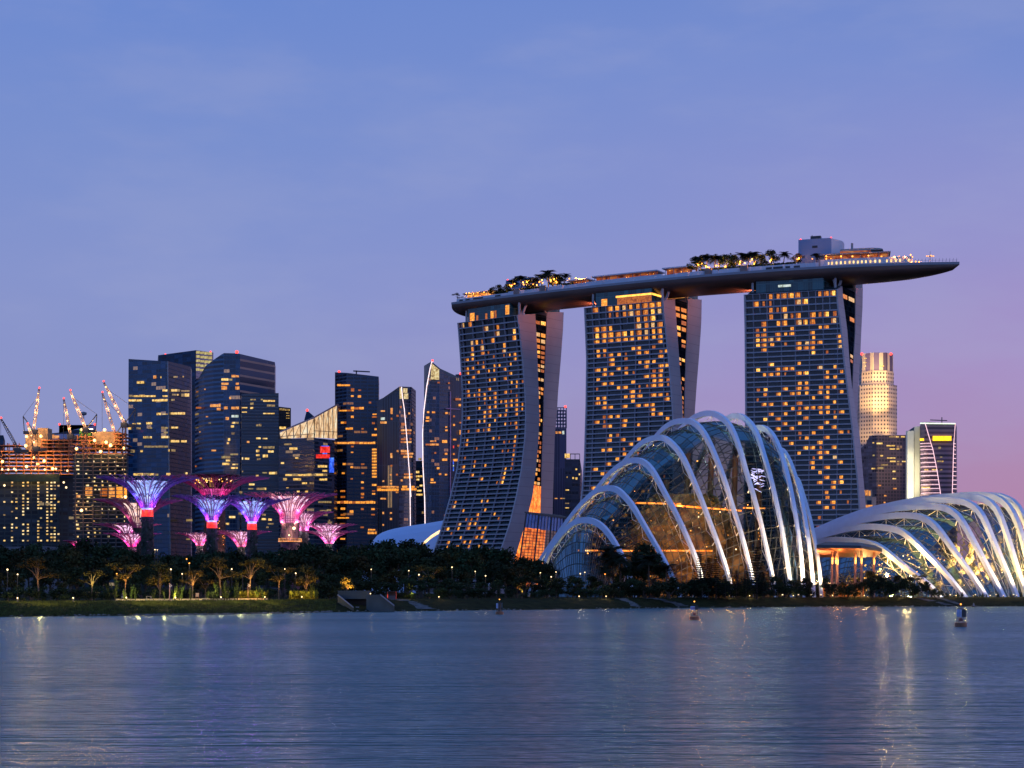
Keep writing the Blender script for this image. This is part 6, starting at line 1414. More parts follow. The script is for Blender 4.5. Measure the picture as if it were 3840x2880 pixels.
for px, py, d, e in ((3420, 2040, 620, 9000), (3560, 1960, 640, 16000), (3700, 1930, 650, 18000), (3800, 1950, 650, 16000)): lamp('dome_fill_light', 'POINT', PT(px, py, d), e, (1, .72, .32), inn, 1)  # unseen lamps added to fill the low dome with light
for k in range(26):
    px = rg.uniform(3260, 3840); mb = MB(); mb.ball(PT(px, rg.uniform(2080, 2205), 570), rg.uniform(.12, .22), 6); part(mb, 'lantern', LAMPW if k % 2 else LAMPO, inn)
# pavilion between the two domes
pv = thing('open_pavilion', 'open pavilion with a dark polygonal roof and red-lit ceiling between the domes', 'pavilion', (X(3180, 545), 545, GZ))
zr = lambda y, d: Z(1800+y/2.765, d)
rim = [(3072, 2052, 532), (3230, 2056, 530), (3307, 2068, 545), (3285, 2090, 545), (3240, 2090, 532)]
E_ = [PT(3062, 2054, 532), PT(3228, 2057, 530), PT(3308, 2069, 545), PT(3282, 2090, 572), PT(3066, 2090, 576)]
mb = MB(); T_ = [p.lerp(sum(E_, Vector())/5, .25)+Vector((0, 0, 1.0)) for p in E_]
for i in range(5): j = (i+1) % 5; mb.quad(E_[i]+Vector((0, 0, .9)), E_[j]+Vector((0, 0, .9)), T_[j]+Vector((0, 0, 1.2)), T_[i]+Vector((0, 0, 1.2))); mb.quad(E_[i], E_[j], E_[j]+Vector((0, 0, .9)), E_[i]+Vector((0, 0, .9)))
mb.add([p+Vector((0, 0, 1.2)) for p in T_], [(0, 1, 2, 3, 4)]); part(mb, 'roof', mat('dark_roof_sheet', (.05, .05, .055), .5), pv)
mb = MB(); mb.add(E_, [(4, 3, 2, 1, 0)]); part(mb, 'ceiling', mat('red_lit_timber', (.34, .10, .05), .5, 0, .25, .5), pv)  # the red light on the ceiling is put into its colour
for px, d in ((3120, 540), (3134, 535), (3140, 548), (3207, 536), (3230, 534), (3277, 548)):
    mb = MB(); p = Vector((X(px, d), d, GZ)); mb.tube([p, p+Vector((0, 0, E_[4].z-GZ+1.2))], .38, 8); part(mb, 'column', mat('pav_column', (.30, .17, .11), .5), pv)
    lamp('column_light', 'POINT', p+Vector((.4, -1.0, E_[4].z-GZ-1.6)), 900, (1, .36, .06), pv, .3)
    mb = MB(); mb.box(p+Vector((0, -.5, E_[4].z-GZ-2.2)), (.35, .2, 1.2)); part(mb, 'column_lamp', glow('column_lamp', (1, .5, .12), 3, .2), pv)
mb = MB(); mb.box((X(3150, 550), 552, GZ+.4+zr(960, 552)*.0+4.0), (X(3290, 550)-X(3075, 550), 10, .6)); part(mb, 'terrace_floor', mat('terrace', (.15, .12, .10), .7), pv)
mb = MB(); mb.box((X(3160, 556), 557, GZ+2.0), (14, 1, 3.6)); part(mb, 'lit_wall', glow('pav_wall_glow', (1, .24, .04), .38, .7, .3), pv)
for px in (3121, 3180): mb = MB(); mb.box((X(px, 548), 547.6, GZ+2.1), (.9, .2, 2.6)); part(mb, 'lit_door', WARM, pv)
# ---------------------------------------------------------------- planting: prototypes ten metres tall, copied with their parts
def leafmat(name, col, var=.6):
    t = Tree(name)
    inf = t.n('ShaderNodeObjectInfo'); f = t.noise(.9, 3)
    a = tuple(c*(1-var) for c in col); b = tuple(c*(1+var) for c in col)
    base = t.ramp(f, [(.3, a), (.7, b)])
    hs = t.n('ShaderNodeHueSaturation'); t.l(base, hs.inputs['Color'])
    t.l(t.math('ADD', t.math('MULTIPLY', inf.outputs['Random'], .7), .65), hs.inputs['Value']); t.l(t.math('ADD', t.math('MULTIPLY', inf.outputs['Random'], .05), .475), hs.inputs['Hue'])
    t.l(hs.outputs[0], t.b.inputs['Base Color']); t.b.inputs['Roughness'].default_value = .75; t.b.inputs['Specular IOR Level'].default_value = .1
    return t.m
LEAF = leafmat('leaf_dark', (.023, .037, .016)); LEAF2 = leafmat('leaf_olive', (.050, .045, .014)); LEAFP = leafmat('palm_leaf', (.009, .014, .008)); LEAFN = leafmat('needle_dark', (.008, .014, .010)); LEAFY = leafmat('leaf_young', (.085, .12, .025))
BARK = mat('bark', (.11, .085, .06), .9, 0, .4, 2); BARKD = mat('bark_dark', (.05, .04, .03), .9, 0, .4, 2)
def rnd3(rg): return Vector((rg.gauss(0, 1), rg.gauss(0, 1), rg.gauss(0, 1))).normalized()
def leaves(mb, p, q, rg, flat_=0):
    a = rnd3(rg); b = a.cross(rnd3(rg))
    if flat_: a.z *= 1-flat_; b.z *= 1-flat_
    a = a.normalized()*q; b = b.normalized()*q*.6
    mb.v += [tuple(p-a), tuple(p-b), tuple(p+a), tuple(p+b)]; n = len(mb.v); mb.f.append([n-4, n-3, n-2, n-1]); mb.m.append(0); mb.uv.append([(0, 0)]*4)
def clumps(mb, cs, rg, n, q, flat_=0):
    for c, r in cs:
        for _ in range(n):
            d = rnd3(rg)*r*(rg.random()**.4); d.z *= .75
            leaves(mb, c+d, rg.uniform(.6, 1.3)*q, rg, flat_)
PROTO = {}
def proto(kind, seed):
    rg = random.Random(seed); tr = MB(); cr = MB(); lm, bm = LEAF, BARKD
    V = lambda x, y, z: Vector((x, y, z))
    if kind in ('broad', 'round', 'olive'):
        h0 = rg.uniform(2.2, 3.4); tr.tube([V(0, 0, -.3), V(rg.uniform(-.2, .2), 0, h0*.6), V(rg.uniform(-.3, .3), 0, h0)], [.30, .24, .2], 6)
        cs = []
        for k in range(17 if kind != 'olive' else 13):
            a = rg.uniform(0, 6.28); z = rg.uniform(.28, 1); rr_ = math.sin(math.pi*min(.93, .18+z*.75))*rg.uniform(.4, 1); R_ = 3.5 if kind == 'broad' else 2.7
            c = V(math.cos(a)*R_*rr_, math.sin(a)*R_*rr_, 2.6+z*6.2); cs.append((c, rg.uniform(.9, 1.55)))
            if k % 3 == 0: tr.tube([V(0, 0, h0*.9), V(c.x*.45, c.y*.45, lerp(h0, c.z, .6)), c], [.16, .1, .04], 4)
        clumps(cr, cs, rg, 70, .30)
        if kind == 'olive': lm, bm = LEAF2, BARK
    elif kind == 'umbrella':
        tr.tube([V(0, 0, -.3), V(.1, 0, 2.5), V(-.15, 0, 4.8)], [.22, .17, .14], 6); cs = []
        for k in range(7):
            a = 6.28*k/7+rg.uniform(-.3, .3); r = rg.uniform(1.3, 3.4); z = rg.uniform(7.3, 9.3) if k > 1 else rg.uniform(5.4, 6.5)
            tip = V(math.cos(a)*r, math.sin(a)*r, z); tr.tube([V(-.15, 0, 4.8), V(tip.x*.4, tip.y*.4, lerp(4.8, z, .55)), tip], [.11, .08, .03], 4)
            for m_ in range(3): cs.append((tip+V(rg.uniform(-1.1, 1.1), rg.uniform(-1.1, 1.1), rg.uniform(-.3, .5)), rg.uniform(.8, 1.3)))
        for c, r in cs:
            for _ in range(52):
                d = rnd3(rg)*r; d.z *= .33; leaves(cr, c+d, rg.uniform(.14, .32), rg, .5)
        lm, bm = LEAF2, BARK
    elif kind == 'conifer':
        tr.tube([V(0, 0, -.3), V(0, 0, 9.9)], [.2, .03], 6)
        for i in range(19):
            z = .8+i*.49; L = (10.1-z)*.24+.25; nb_ = 7
            for k in range(nb_):
                a = 6.28*k/nb_+rg.uniform(-.2, .2)+i*.4; e = V(math.cos(a)*L, math.sin(a)*L, z+L*.12)
                for s in np.linspace(.15, 1, 9):
                    p = V(0, 0, z).lerp(e, s); leaves(cr, p+V(rg.uniform(-.08, .08), rg.uniform(-.08, .08), 0), .20*(1.15-.4*s)+.05, rg, .4)
        lm = LEAFN
    elif kind == 'palm':
        lean = rg.uniform(-.9, .9); top = V(lean, rg.uniform(-.3, .3), 7.2)
        tr.tube([V(0, 0, -.3), V(lean*.2, 0, 2.5), V(lean*.6, 0, 5), top], [.22, .16, .14, .12], 6)
        for k in range(30):
            a = rg.uniform(0, 6.28); el = rg.uniform(-.35, 1.2); L = rg.uniform(2.3, 3.0); pts = []
            for s in np.linspace(0, 1, 8):
                r = L*s*math.cos(el*(1-.3*s)); z = L*s*math.sin(el)-1.5*s*s; pts.append(top+V(math.cos(a)*r, math.sin(a)*r, z))
            side = V(-math.sin(a), math.cos(a), 0)
            for p0, p1 in zip(pts, pts[1:]):
                for sg in (-1, 1):
                    for u_ in (0, .33, .66):
                        b = p0.lerp(p1, u_); w = .8; d = (p1-p0).normalized()*.32
                        cr.add([b, b+d*.35, b+side*sg*w+d+V(0, 0, -.28)], [(0, 1, 2)])
        lm = LEAFP
    elif kind == 'bush':
        cs = [(V(rg.uniform(-5.5, 5.5), rg.uniform(-3, 3), rg.uniform(2, 7.6)*(1)), rg.uniform(1.8, 2.8)) for _ in range(15)]
        tr.tube([V(0, 0, -.3), V(.2, 0, 3)], [.5, .3], 5); tr.tube([V(0, 0, 1), V(2.5, 0, 4.5)], [.3, .15], 5); tr.tube([V(0, 0, 1), V(-2.5, .5, 4.5)], [.3, .15], 5)
        clumps(cr, cs, rg, 75, .50)
    elif kind == 'young':
        for k in range(7):
            a = rg.uniform(0, 6.28); tip = V(math.cos(a)*rg.uniform(.6, 2.6), math.sin(a)*1.5, rg.uniform(5, 10)); tr.tube([V(0, 0, -.3), V(tip.x*.4, tip.y*.4, tip.z*.5), tip], [.14, .1, .05], 4)
            for s in np.linspace(.25, 1, 26): leaves(cr, V(tip.x*.4, tip.y*.4, tip.z*.5).lerp(tip, s*2-1 if s > .5 else 0) if s > .5 else V(0, 0, 0).lerp(V(tip.x*.4, tip.y*.4, tip.z*.5), s*2)+rnd3(rg)*.35, rg.uniform(.35, .65), rg)
        lm = LEAFY
    elif kind == 'agave':
        for k in range(26):
            a = rg.uniform(0, 6.28); el = rg.uniform(.25, 1.4); L = rg.uniform(6, 10); e = V(math.cos(a)*math.cos(el)*L, math.sin(a)*math.cos(el)*L, math.sin(el)*L); s = V(-math.sin(a), math.cos(a), 0)*.55
            cr.add([-s, s, s*.8+e*.5, e, -s*.8+e*.5], [(0, 1, 2, 3, 4)])
        tr.tube([V(0, 0, -.3), V(0, 0, 1.2)], [.8, .6], 6)
    return tr.mesh('trunk', bm), cr.mesh('crown', lm)
def plant(kind, variant, label, cat, loc, h, group=None, sx=1.0, rz=0, name=None, mats=None):
    key = (kind, variant)
    if key not in PROTO:
        a, b = proto(kind, variant*17+hash(kind) % 1+len(kind)); PROTO[key] = (a, b)
    a, b = PROTO[key]
    nm = name or {'broad': 'broadleaf_tree', 'round': 'broadleaf_tree', 'olive': 'broadleaf_tree', 'umbrella': 'umbrella_tree', 'conifer': 'conifer_tree', 'palm': 'palm_tree', 'bush': 'bush', 'young': 'young_plant', 'agave': 'agave'}[kind]
    th = thing(nm, label, cat, loc, group); s = h/10
    th.scale = (s*sx, s*sx, s); th.rotation_euler = (0, 0, rz)
    link('trunk', a, th); link('stems' if kind == 'young' else 'crown', b, th)
    return th
rg = random.Random(21)
def ZONE(px):
    for lim, s in ((240, 'below the netted building site'), (470, 'below the open concrete frame'), (690, 'around the tallest blue steel tree'), (1000, 'under the two smaller blue steel trees'), (1280, 'below the big pink steel tree'), (1480, 'behind the concrete outfall'), (1700, 'below the pale blue shell roof'), (1900, 'at the foot of the flaring hotel tower'), (2080, 'left of the tall ribbed dome'), (2400, 'before the left half of the tall dome'), (2750, 'before the middle of the tall dome'), (3080, 'before the right legs of the tall dome'), (9999, 'before the long low dome')):
        if px < lim: return s
def at(px, d): return Vector((X(px, d), d, GZ))
def treeh(top, d): return Z(top, d)-GZ
TT = [(-60, 2025), (60, 2022), (123, 2017), (175, 2050), (230, 2030), (290, 2010), (370, 2012), (410, 2028), (500, 2052), (600, 2050), (680, 2045), (760, 2050), (860, 2048), (960, 2048), (1010, 2032), (1060, 2040), (1130, 2016), (1180, 2012), (1240, 2034), (1300, 2026), (1390, 2012), (1460, 2010), (1525, 2006), (1590, 2030), (1650, 2030), (1720, 2020), (1790, 2026), (1850, 2042), (1950, 2050), (2030, 2095)]
ADJ = ('full', 'ragged', 'lopsided', 'dense')
def mass(x0, x1, step, d0, d1, topf, kinds, word, sx=(.85, 1.25)):
    px = x0
    while px < x1:
        p = px+rg.uniform(-.4, .4)*step; d = rg.uniform(d0, d1) if not callable(d0) else d0(p)+rg.uniform(0, d1)
        k = rg.choice(kinds); v = rg.randrange(3); z_ = ZONE(p)
        plant(k, v, '%s dark %s %s' % (word, {'broad': 'spreading tree', 'round': 'round-crowned tree', 'olive': 'olive-brown tree', 'bush': 'bush'}[k], z_), 'bush' if k == 'bush' else 'tree', at(p, d), max(1.5, treeh(topf(p), d)), '%s %s %s' % (word, k, z_), rg.uniform(*sx), rg.uniform(0, 6.28))
        px += step
mass(-70, 1990, 43, 590, 660, lambda p: tab(TT, p)+rg.uniform(-4, 22), ['broad', 'round', 'broad'], 'tall back-row', (.8, 1.1))
mass(-50, 2030, 44, 490, 540, lambda p: tab(TT, p)+rg.uniform(26, 60), ['broad', 'round', 'olive'], 'middle-row', (.9, 1.3))
mass(-60, 2060, 50, lambda p: ds(p)+62, 25, lambda p: 2108+rg.uniform(0, 40), ['broad', 'round', 'olive'], 'lower', (1.0, 1.4))
mass(1240, 2080, 46, lambda p: ds(p)+32, 12, lambda p: 2150+rg.uniform(0, 35), ['broad', 'bush', 'round'], 'shore-side', (1.1, 1.5))
mass(-60, 1240, 52, lambda p: ds(p)+44, 10, lambda p: 2188+rg.uniform(0, 22), ['bush'], 'back-of-path', (1.1, 1.5))
mass(1480, 2060, 40, lambda p: ds(p)+22, 6, lambda p: 2196+rg.uniform(0, 28), ['bush'], 'bank-top', (1.0, 1.5))
mass(2030, 2660, 36, 478, 512, lambda p: 2148+rg.uniform(0, 36), ['broad', 'round', 'bush'], 'hedge-like', (1.1, 1.6))
mass(2060, 2900, 34, lambda p: max(ds(p)+20, 474), 8, lambda p: 2190+rg.uniform(0, 20), ['bush'], 'bank-top', (1.1, 1.6))
mass(2700, 3060, 34, lambda p: ds(p)+18, 6, lambda p: 2192+rg.uniform(0, 22), ['bush'], 'small bank-top', (.9, 1.4))
mass(2570, 3040, 30, lambda p: max(ds(p)+16, 488), 10, lambda p: 2152+rg.uniform(0, 34), ['broad', 'round', 'bush'], 'fringe', (.9, 1.3))
mass(3090, 3560, 24, lambda p: ds(p)+10, 7, lambda p: tab([(3090, 2176), (3150, 2182), (3230, 2175), (3280, 2150), (3340, 2160), (3420, 2165), (3480, 2190), (3560, 2222)], p)+rg.uniform(0, 18), ['bush', 'round'], 'dark', (.75, 1.1))
for px, top, d, k in ((2022, 2090, 520, 'broad'), (2052, 2104, 515, 'round'), (2418, 2026, 505, 'broad'), (2450, 2060, 505, 'broad'), (2392, 2070, 505, 'round'), (2340, 2120, 500, 'broad')):
    plant(k, 1, 'big black-green tree %s, crown at %s' % (ZONE(px), 'dome mid height' if top < 2065 else 'low level'), 'tree', at(px, d), treeh(top, d), 'big trees hiding the foot of the dome', 1.0, px)
for i, (px, top, d) in enumerate(((2303, 2000, 498), (2325, 2040, 496), (2281, 2055, 496), (2436, 2046, 494), (2503, 2082, 496), (2262, 2100, 494))):
    plant('palm', i % 2, ('tallest palm silhouetted on the left half of the tall dome', 'palm leaning right of the tallest palm', 'palm just left of the tallest palm', 'palm between the big trees at the dome foot', 'palm right of the big dark trees at the dome foot', 'lowest palm of the group at the dome foot')[i], 'palm', at(px, d), treeh(top, d), 'palms in front of the tall dome', 1.15, i*1.7)
for i, (px, top, d, lab) in enumerate(((2606, 2184, 497, 'stubby conifer right above the middle buoy'), (2626, 2074, 505, 'slim conifer silhouetted against the third white arch foot'), (2656, 2088, 503, 'conifer standing between the third and fourth arch feet'), (2684, 2084, 503, 'full conifer just left of the fourth arch foot'), (2720, 2160, 500, 'low conifer left of the fourth arch foot'), (2738, 2134, 504, 'conifer hiding the fourth arch foot'), (2762, 2138, 504, 'conifer right of the fourth arch foot'), (2798, 2140, 504, 'conifer left of the tallest conifer'), (2838, 2048, 506, 'tallest conifer before the fifth arch foot'), (2862, 2150, 506, 'short conifer right of the tallest conifer'))):
    plant('conifer', i % 2, lab, 'conifer', at(px, d), treeh(top, d), 'conifers in front of the tall dome', 1.15, i)
for i, (px, top) in enumerate(((2915, 2158), (2975, 2172), (3098, 2160), (3159, 2178), (3212, 2166), (3264, 2134), (3293, 2148), (3326, 2162), (3367, 2148), (3409, 2158), (3445, 2150), (3474, 2176))):
    d = ds(px)+22; plant(('olive', 'umbrella', 'round')[i % 3], i % 2, '%s small tree backlit by the dome lamps, %s' % (('Wispy', 'Flat-topped', 'Round')[i % 3], ('left of the sixth arch foot', 'at the seventh arch foot', 'at the outer foot of the tall dome', 'under the pavilion, left', 'before the pavilion columns', 'tallest beside the pavilion', 'beside the tallest', 'right of the pavilion roof', 'before the first low arch', 'amid the first low arch foot', 'left of the second low arch', 'last before the second low arch')[i]), 'tree', at(px, d), treeh(top, d), 'backlit small trees by the domes', 1.0, i)
for i, px in enumerate((3592, 3607, 3655, 3686, 3700, 3742, 3790, 3828)):
    d = ds(px)+16; plant('agave', i % 2, 'spiky plant at the low dome, %s' % ('left of the second arch foot', 'right of the second arch foot', 'left of the third arch foot', 'right of the third arch foot', 'beside the third arch foot lamp', 'before the fourth arch foot', 'before the fifth arch foot', 'at the right picture edge')[i], 'plant', at(px, d), rg.uniform(1.6, 2.4), 'spiky plants along the low dome', .8, i)
# front trees on the left lawn, some lit from the ground
def uplight(px, off, e, col=(1, .55, .13), h=.35, aim=(0, .12, 1), vis=True, lab=None, grp='ground lamps along the shore path', spot=None):
    p = park(px, off, GZ); th = thing('ground_lamp', lab, 'ground lamp', p, grp) if lab else None
    if th:
        mb = MB(); mb.lathe([(.16, 0), (.16, h)], 8, p, True); part(mb, 'housing', DARKM, th)
        mb = MB(); mb.ball(p+Vector((0, -.05, h+.16)), .14, 6); part(mb, 'bulb', LAMPW, th)
    return lamp('ground_light', 'SPOT' if spot else 'POINT', p+Vector((0, -.4, h+.45)), e, col, th, .15, Vector(aim) if spot else None, spot)
FT = [(143, 2084, 34, 'umbrella', 'dim brown umbrella tree with a forked trunk, leftmost on the lawn', 260), (345, 2132, 30, 'umbrella', 'umbrella tree lit yellow-green from below, left of the tallest blue trunk', 900), (470, 2102, 31, 'umbrella', 'umbrella tree with orange lower branches beside the walking person', 1100), (598, 2096, 38, 'olive', 'brown rounded tree between the tallest blue trunk and the bench', 200), (722, 2134, 30, 'umbrella', 'umbrella tree with a bright trunk left of the info board', 900), (770, 2166, 36, 'umbrella', 'smallest umbrella tree behind the info board', 120), (826, 2084, 35, 'umbrella', 'tall umbrella tree with a twisted trunk above the lit tall shrubs', 420), (938, 2088, 34, 'umbrella', 'tall umbrella tree with a straight bright trunk over the lit hedge', 800), (1046, 2114, 35, 'umbrella', 'brown umbrella tree over the gap between the lit hedges', 420), (1148, 2108, 44, 'olive', 'olive tree lit orange over the right-hand lit hedge', 350), (1299, 2157, 27, 'olive', 'small tree glowing orange over the concrete outfall', 3200), (1610, 2112, 50, 'umbrella', 'brown umbrella tree below the shell roof', 250), (1956, 2120, 42, 'umbrella', 'orange-lit umbrella tree left of the tall dome', 700), (1542, 2176, 25, 'round', 'round green-lit tree beside a black trunk right of the outfall', 450)]
for i, (px, top, off, k, lab, e) in enumerate(FT):
    p = park(px, off); plant(k, i % 3, lab, 'tree', p, treeh(top, p.y), 'lamplit trees by the shore path', 1.05 if k == 'umbrella' else 1.15, i*2.1)
    uplight(px+3, off-2.2, e*7, (1, .46, .09) if i not in (1, 13) else (1, .75, .18), spot=95)
BL = (('rounded bush at the left picture edge, unlit', 30, 2212, 19, 0), ('rounded bush lit yellow-green beside a ground lamp, far left', 122, 2210, 20, 0), ('low bush glowing under the left ground lamp', 85, 2240, 17, 0), ('low clipped bush right of the glowing one', 165, 2240, 18, 0), ('dark bush left of the second ground lamp', 240, 2225, 20, 0), ('big dark bush right of the second ground lamp', 340, 2214, 19, 0), ('leafy bush at the start of the lit path', 392, 2222, 20, 0), ('bush with lit top beside the info board', 800, 2212, 26, 0), ('low bush at the end of the lit path', 860, 2226, 24, 0))
for lab, px, top, off, _ in BL:
    p = park(px, off); th = plant('bush', px % 2, lab, 'bush', p, treeh(top, p.y), 'bushes along the left lawn', 1.15, px, mats=None)
HEDGE = leafmat('hedge_leaf', (.11, .115, .02), .5)
for j, (x0, x1, lab) in enumerate(((895, 1005, 'long clipped hedge glowing yellow-green left of the dark gap'), (1085, 1192, 'shorter hedge glowing yellow-green near the concrete outfall'))):
    p = park((x0+x1)/2, 29); th = thing('hedge', lab, 'hedge', p, 'lit hedges by the path'); mb = MB()
    for _ in range(2600):
        q = park(rg.uniform(x0, x1), rg.uniform(28, 31)); q.z = GZ+rg.uniform(.05, 2.0)*rg.uniform(.75, 1.1); leaves(mb, q, rg.uniform(.14, .28), rg)
    part(mb, 'foliage', HEDGE, th)
    for px in np.linspace(x0+12, x1-12, 5): lamp('hedge_light', 'POINT', park(px, 27.2, GZ+1.7), 150, (1, .72, .15), th, .2)
    for px in np.linspace(x0+12, x1-12, 4): lamp('hedge_light', 'POINT', park(px, 26.4, GZ+.5), 60, (1, .42, .08), th, .2)
YL = [(410, 2182), (432, 2170), (468, 2206), (490, 2186), (508, 2205), (575, 2205), (618, 2214), (655, 2200), (672, 2182), (680, 2190), (715, 2200), (778, 2212), (815, 2180), (842, 2178), (852, 2186), (880, 2190), (890, 2178), (965, 2190), (985, 2200), (1168, 2188), (1185, 2196)]
for i, (px, top) in enumerate(YL):
    p = park(px, rg.uniform(20, 28)); plant('young', i % 3, 'spindly young plant with lit leaves, %s' % ('first at the path start', 'tall, at the path start', 'beside the walking person', 'right of the walking person', 'third from the walking person', 'left of the bench', 'right of the bench', 'left of the star-bright path lamp', 'tallest by the star-bright path lamp', 'right of the star-bright path lamp', 'at the bright trunk', 'right of the info board', 'left under the twisted trunk', 'under the twisted trunk', 'right under the twisted trunk', 'left of the long hedge', 'tall, left of the long hedge', 'on the long hedge', 'at the right end of the long hedge', 'on the shorter hedge', 'at the right end of the shorter hedge')[i], 'young plant', p, treeh(top, p.y), 'young plants along the lit path', 1.0, i)
for px, off, e in ((66, 15, 260), (275, 15.5, 260), (474, 20, 420), (658, 19.5, 520), (829, 20.5, 260), (993, 21, 200), (1132, 22, 200)):
    uplight(px, off, e, (1, .72, .25), .55, lab='ground lamp on the lawn, %s' % {66: 'leftmost', 275: 'second from the left', 474: 'beside the walking person', 658: 'star-bright, on the lit path', 829: 'under the twisted-trunk tree', 993: 'at the right end of the long hedge', 1132: 'at the shorter hedge'}[px])
for px in (500, 560, 610, 700, 745, 800): lamp('unseen_park_light', 'POINT', park(px, 25, GZ+2.0), 200, (1, .72, .25), None, .2)
for px in (150, 520, 620, 760, 900, 1010): lamp('unseen_park_light', 'POINT', park(px, 11, GZ+2.0), 800, (1, .74, .22), None, .2)  # unseen lamps added over the bank to brighten its grass
def post(px, py, d, lab, e=60, r=.34, m=LAMPW, grp='globe lamps among the park trees'):
    p = at(px, d); z = Z(py, d); th = thing('lamp_post', lab, 'lamp post', p, grp)
    mb = MB(); mb.tube([p, Vector((p.x, p.y, z-.2))], .07, 5); part(mb, 'pole', DARKM, th)
    mb = MB(); mb.ball(Vector((p.x, p.y, z)), r, 7); part(mb, 'globe', m, th)
    if e: lamp('globe_light', 'POINT', Vector((p.x, p.y-.6, z)), e*3.0, (1, .66, .30), th, .2)
LP = [(28, 2136, 'far left among dark trees'), (66, 2154, 'brighter, far left over the bushes'), (438, 2152, 'beside the orange-lit umbrella tree'), (641, 2135, 'upper, left of the bright-trunk tree'), (683, 2152, 'brightest, touching the bright-trunk tree'), (869, 2134, 'right of the twisted-trunk tree'), (910, 2151, 'left of the straight bright trunk'), (1068, 2134, 'small, behind the brown umbrella tree'), (1109, 2150, 'large, right of the brown umbrella tree'), (700, 2096, 'orange pair, upper'), (710, 2112, 'orange pair, lower'), (581, 2061, 'high pair, left one'), (590, 2062, 'high pair, right one'), (1392, 2135, 'above the outfall'), (1533, 2140, 'upper, right of the outfall'), (1571, 2155, 'lower, right of the outfall'), (1695, 2127, 'below the shell roof, higher'), (1782, 2143, 'left of the hotel foot, higher'), (1821, 2159, 'left of the hotel foot, lower'), (2026, 2148, 'leftmost by the dome'), (2085, 2145, 'second by the dome'), (2067, 2163, 'low, by the dome'), (2176, 2151, 'left of a close pair by the dome'), (2193, 2146, 'right of a close pair by the dome'), (2269, 2153, 'warm, under the dome palms'), (1253, 2096, 'warm, over the orange-lit olive tree')]
for px, py, w in LP: post(px, py, (ds(px)+46 if px < 2000 else 488) if py > 2100 else 520, 'globe lamp %s' % w, 45, rg.uniform(.13, .20), LAMPO if 'orange' in w or 'warm' in w else LAMPW)
DL = [(1646, 2237, 'lighting a patch of green bank'), (2172, 2235, 'left, below the tall dome'), (2273, 2235, 'right, below the tall dome'), (2736, 2234, 'left under the conifers'), (2811, 2233, 'right under the conifers'), (2975, 2229, 'before the seventh arch foot'), (3122, 2229, 'left of the pavilion front'), (3188, 2229, 'middle of the pavilion front'), (3241, 2229, 'right of the pavilion front'), (3380, 2233, 'under the backlit bushes'), (3523, 2234, 'at the first low arch foot'), (3585, 2229, 'left of the second low arch foot'), (3651, 2230, 'before the third low arch foot'), (3713, 2230, 'before the fourth low arch foot'), (3763, 2230, 'before the fifth low arch foot'), (3813, 2230, 'before the sixth low arch foot')]
for px, py, w in DL: uplight(px, 17.5 if px > 1700 else 19, 160, (1, .68, .25), .4, lab='bank-top lamp %s' % w)
# warm light leaking between the trunks below the domes
for px, e in ((2080, 250), (2200, 250), (2260, 350), (2300, 250), (2040, 400)): lamp('unseen_park_light', 'POINT', at(px, 500), e, (1, .6, .2), None, .3)
th = thing('low_wall', 'low pale wall along the back of the lit path', 'wall', park(700, 28)); mb = MB(); WALLM = mat('low_wall_pale', (.42, .36, .24), .8, 0, .15, .6)
for a in range(432, 1004, 13):
    p0, p1 = park(a, 28), park(a+12.4, 28); mb.hexa([p0, p1, p1+Vector((0, .35, 0)), p0+Vector((0, .35, 0))], [p+Vector((0, 0, .42)) for p in (p0, p1, p1+Vector((0, .35, 0)), p0+Vector((0, .35, 0)))])
part(mb, 'blocks', WALLM, th)
for a in range(450, 800, 38): lamp('unseen_park_light', 'POINT', park(a, 26.3, GZ+.5), 26, (1, .74, .3), None, .15)
# grass blades along the left bank
mb = MB()
for _ in range(16000):
    px = rg.uniform(-40, 1260); off = rg.uniform(1.0, 20); p = park(px, off, float(np.interp(off, [o for o, _ in offs], [z for _, z in offs]))); h = rg.uniform(.15, .5); a = rg.uniform(-.25, .25)
    mb.add([p+Vector((-.07, 0, -.05)), p+Vector((.07, 0, -.05)), p+Vector((a, rg.uniform(-.15, .15), h))], [(0, 1, 2)])
struct(mb, 'grass', leafmat('grass_blade', (.055, .065, .018), .6), kind='stuff')

mb = MB()                                              # stones along the waterline
for _ in range(900):
    px = rg.choice((rg.uniform(-40, 3880), rg.uniform(500, 1250))); p = park(px, rg.uniform(-.3, 1.6), rg.uniform(-.08, .22)); r = rg.uniform(.12, .4)
    vs = [p+Vector((r*math.cos(a)*rg.uniform(.7, 1.3), r*math.sin(a)*rg.uniform(.7, 1.3), 0)) for a in (0, 1.2, 2.4, 3.8, 5.1)]
    mb.add(vs+[p+Vector((rg.uniform(-.1, .1), 0, r*.7))], [(0, 1, 5), (1, 2, 5), (2, 3, 5), (3, 4, 5), (4, 0, 5)])
struct(mb, 'shore_stones', mat('shore_stone', (.14, .14, .14), .9, 0, .5, .6), kind='stuff')

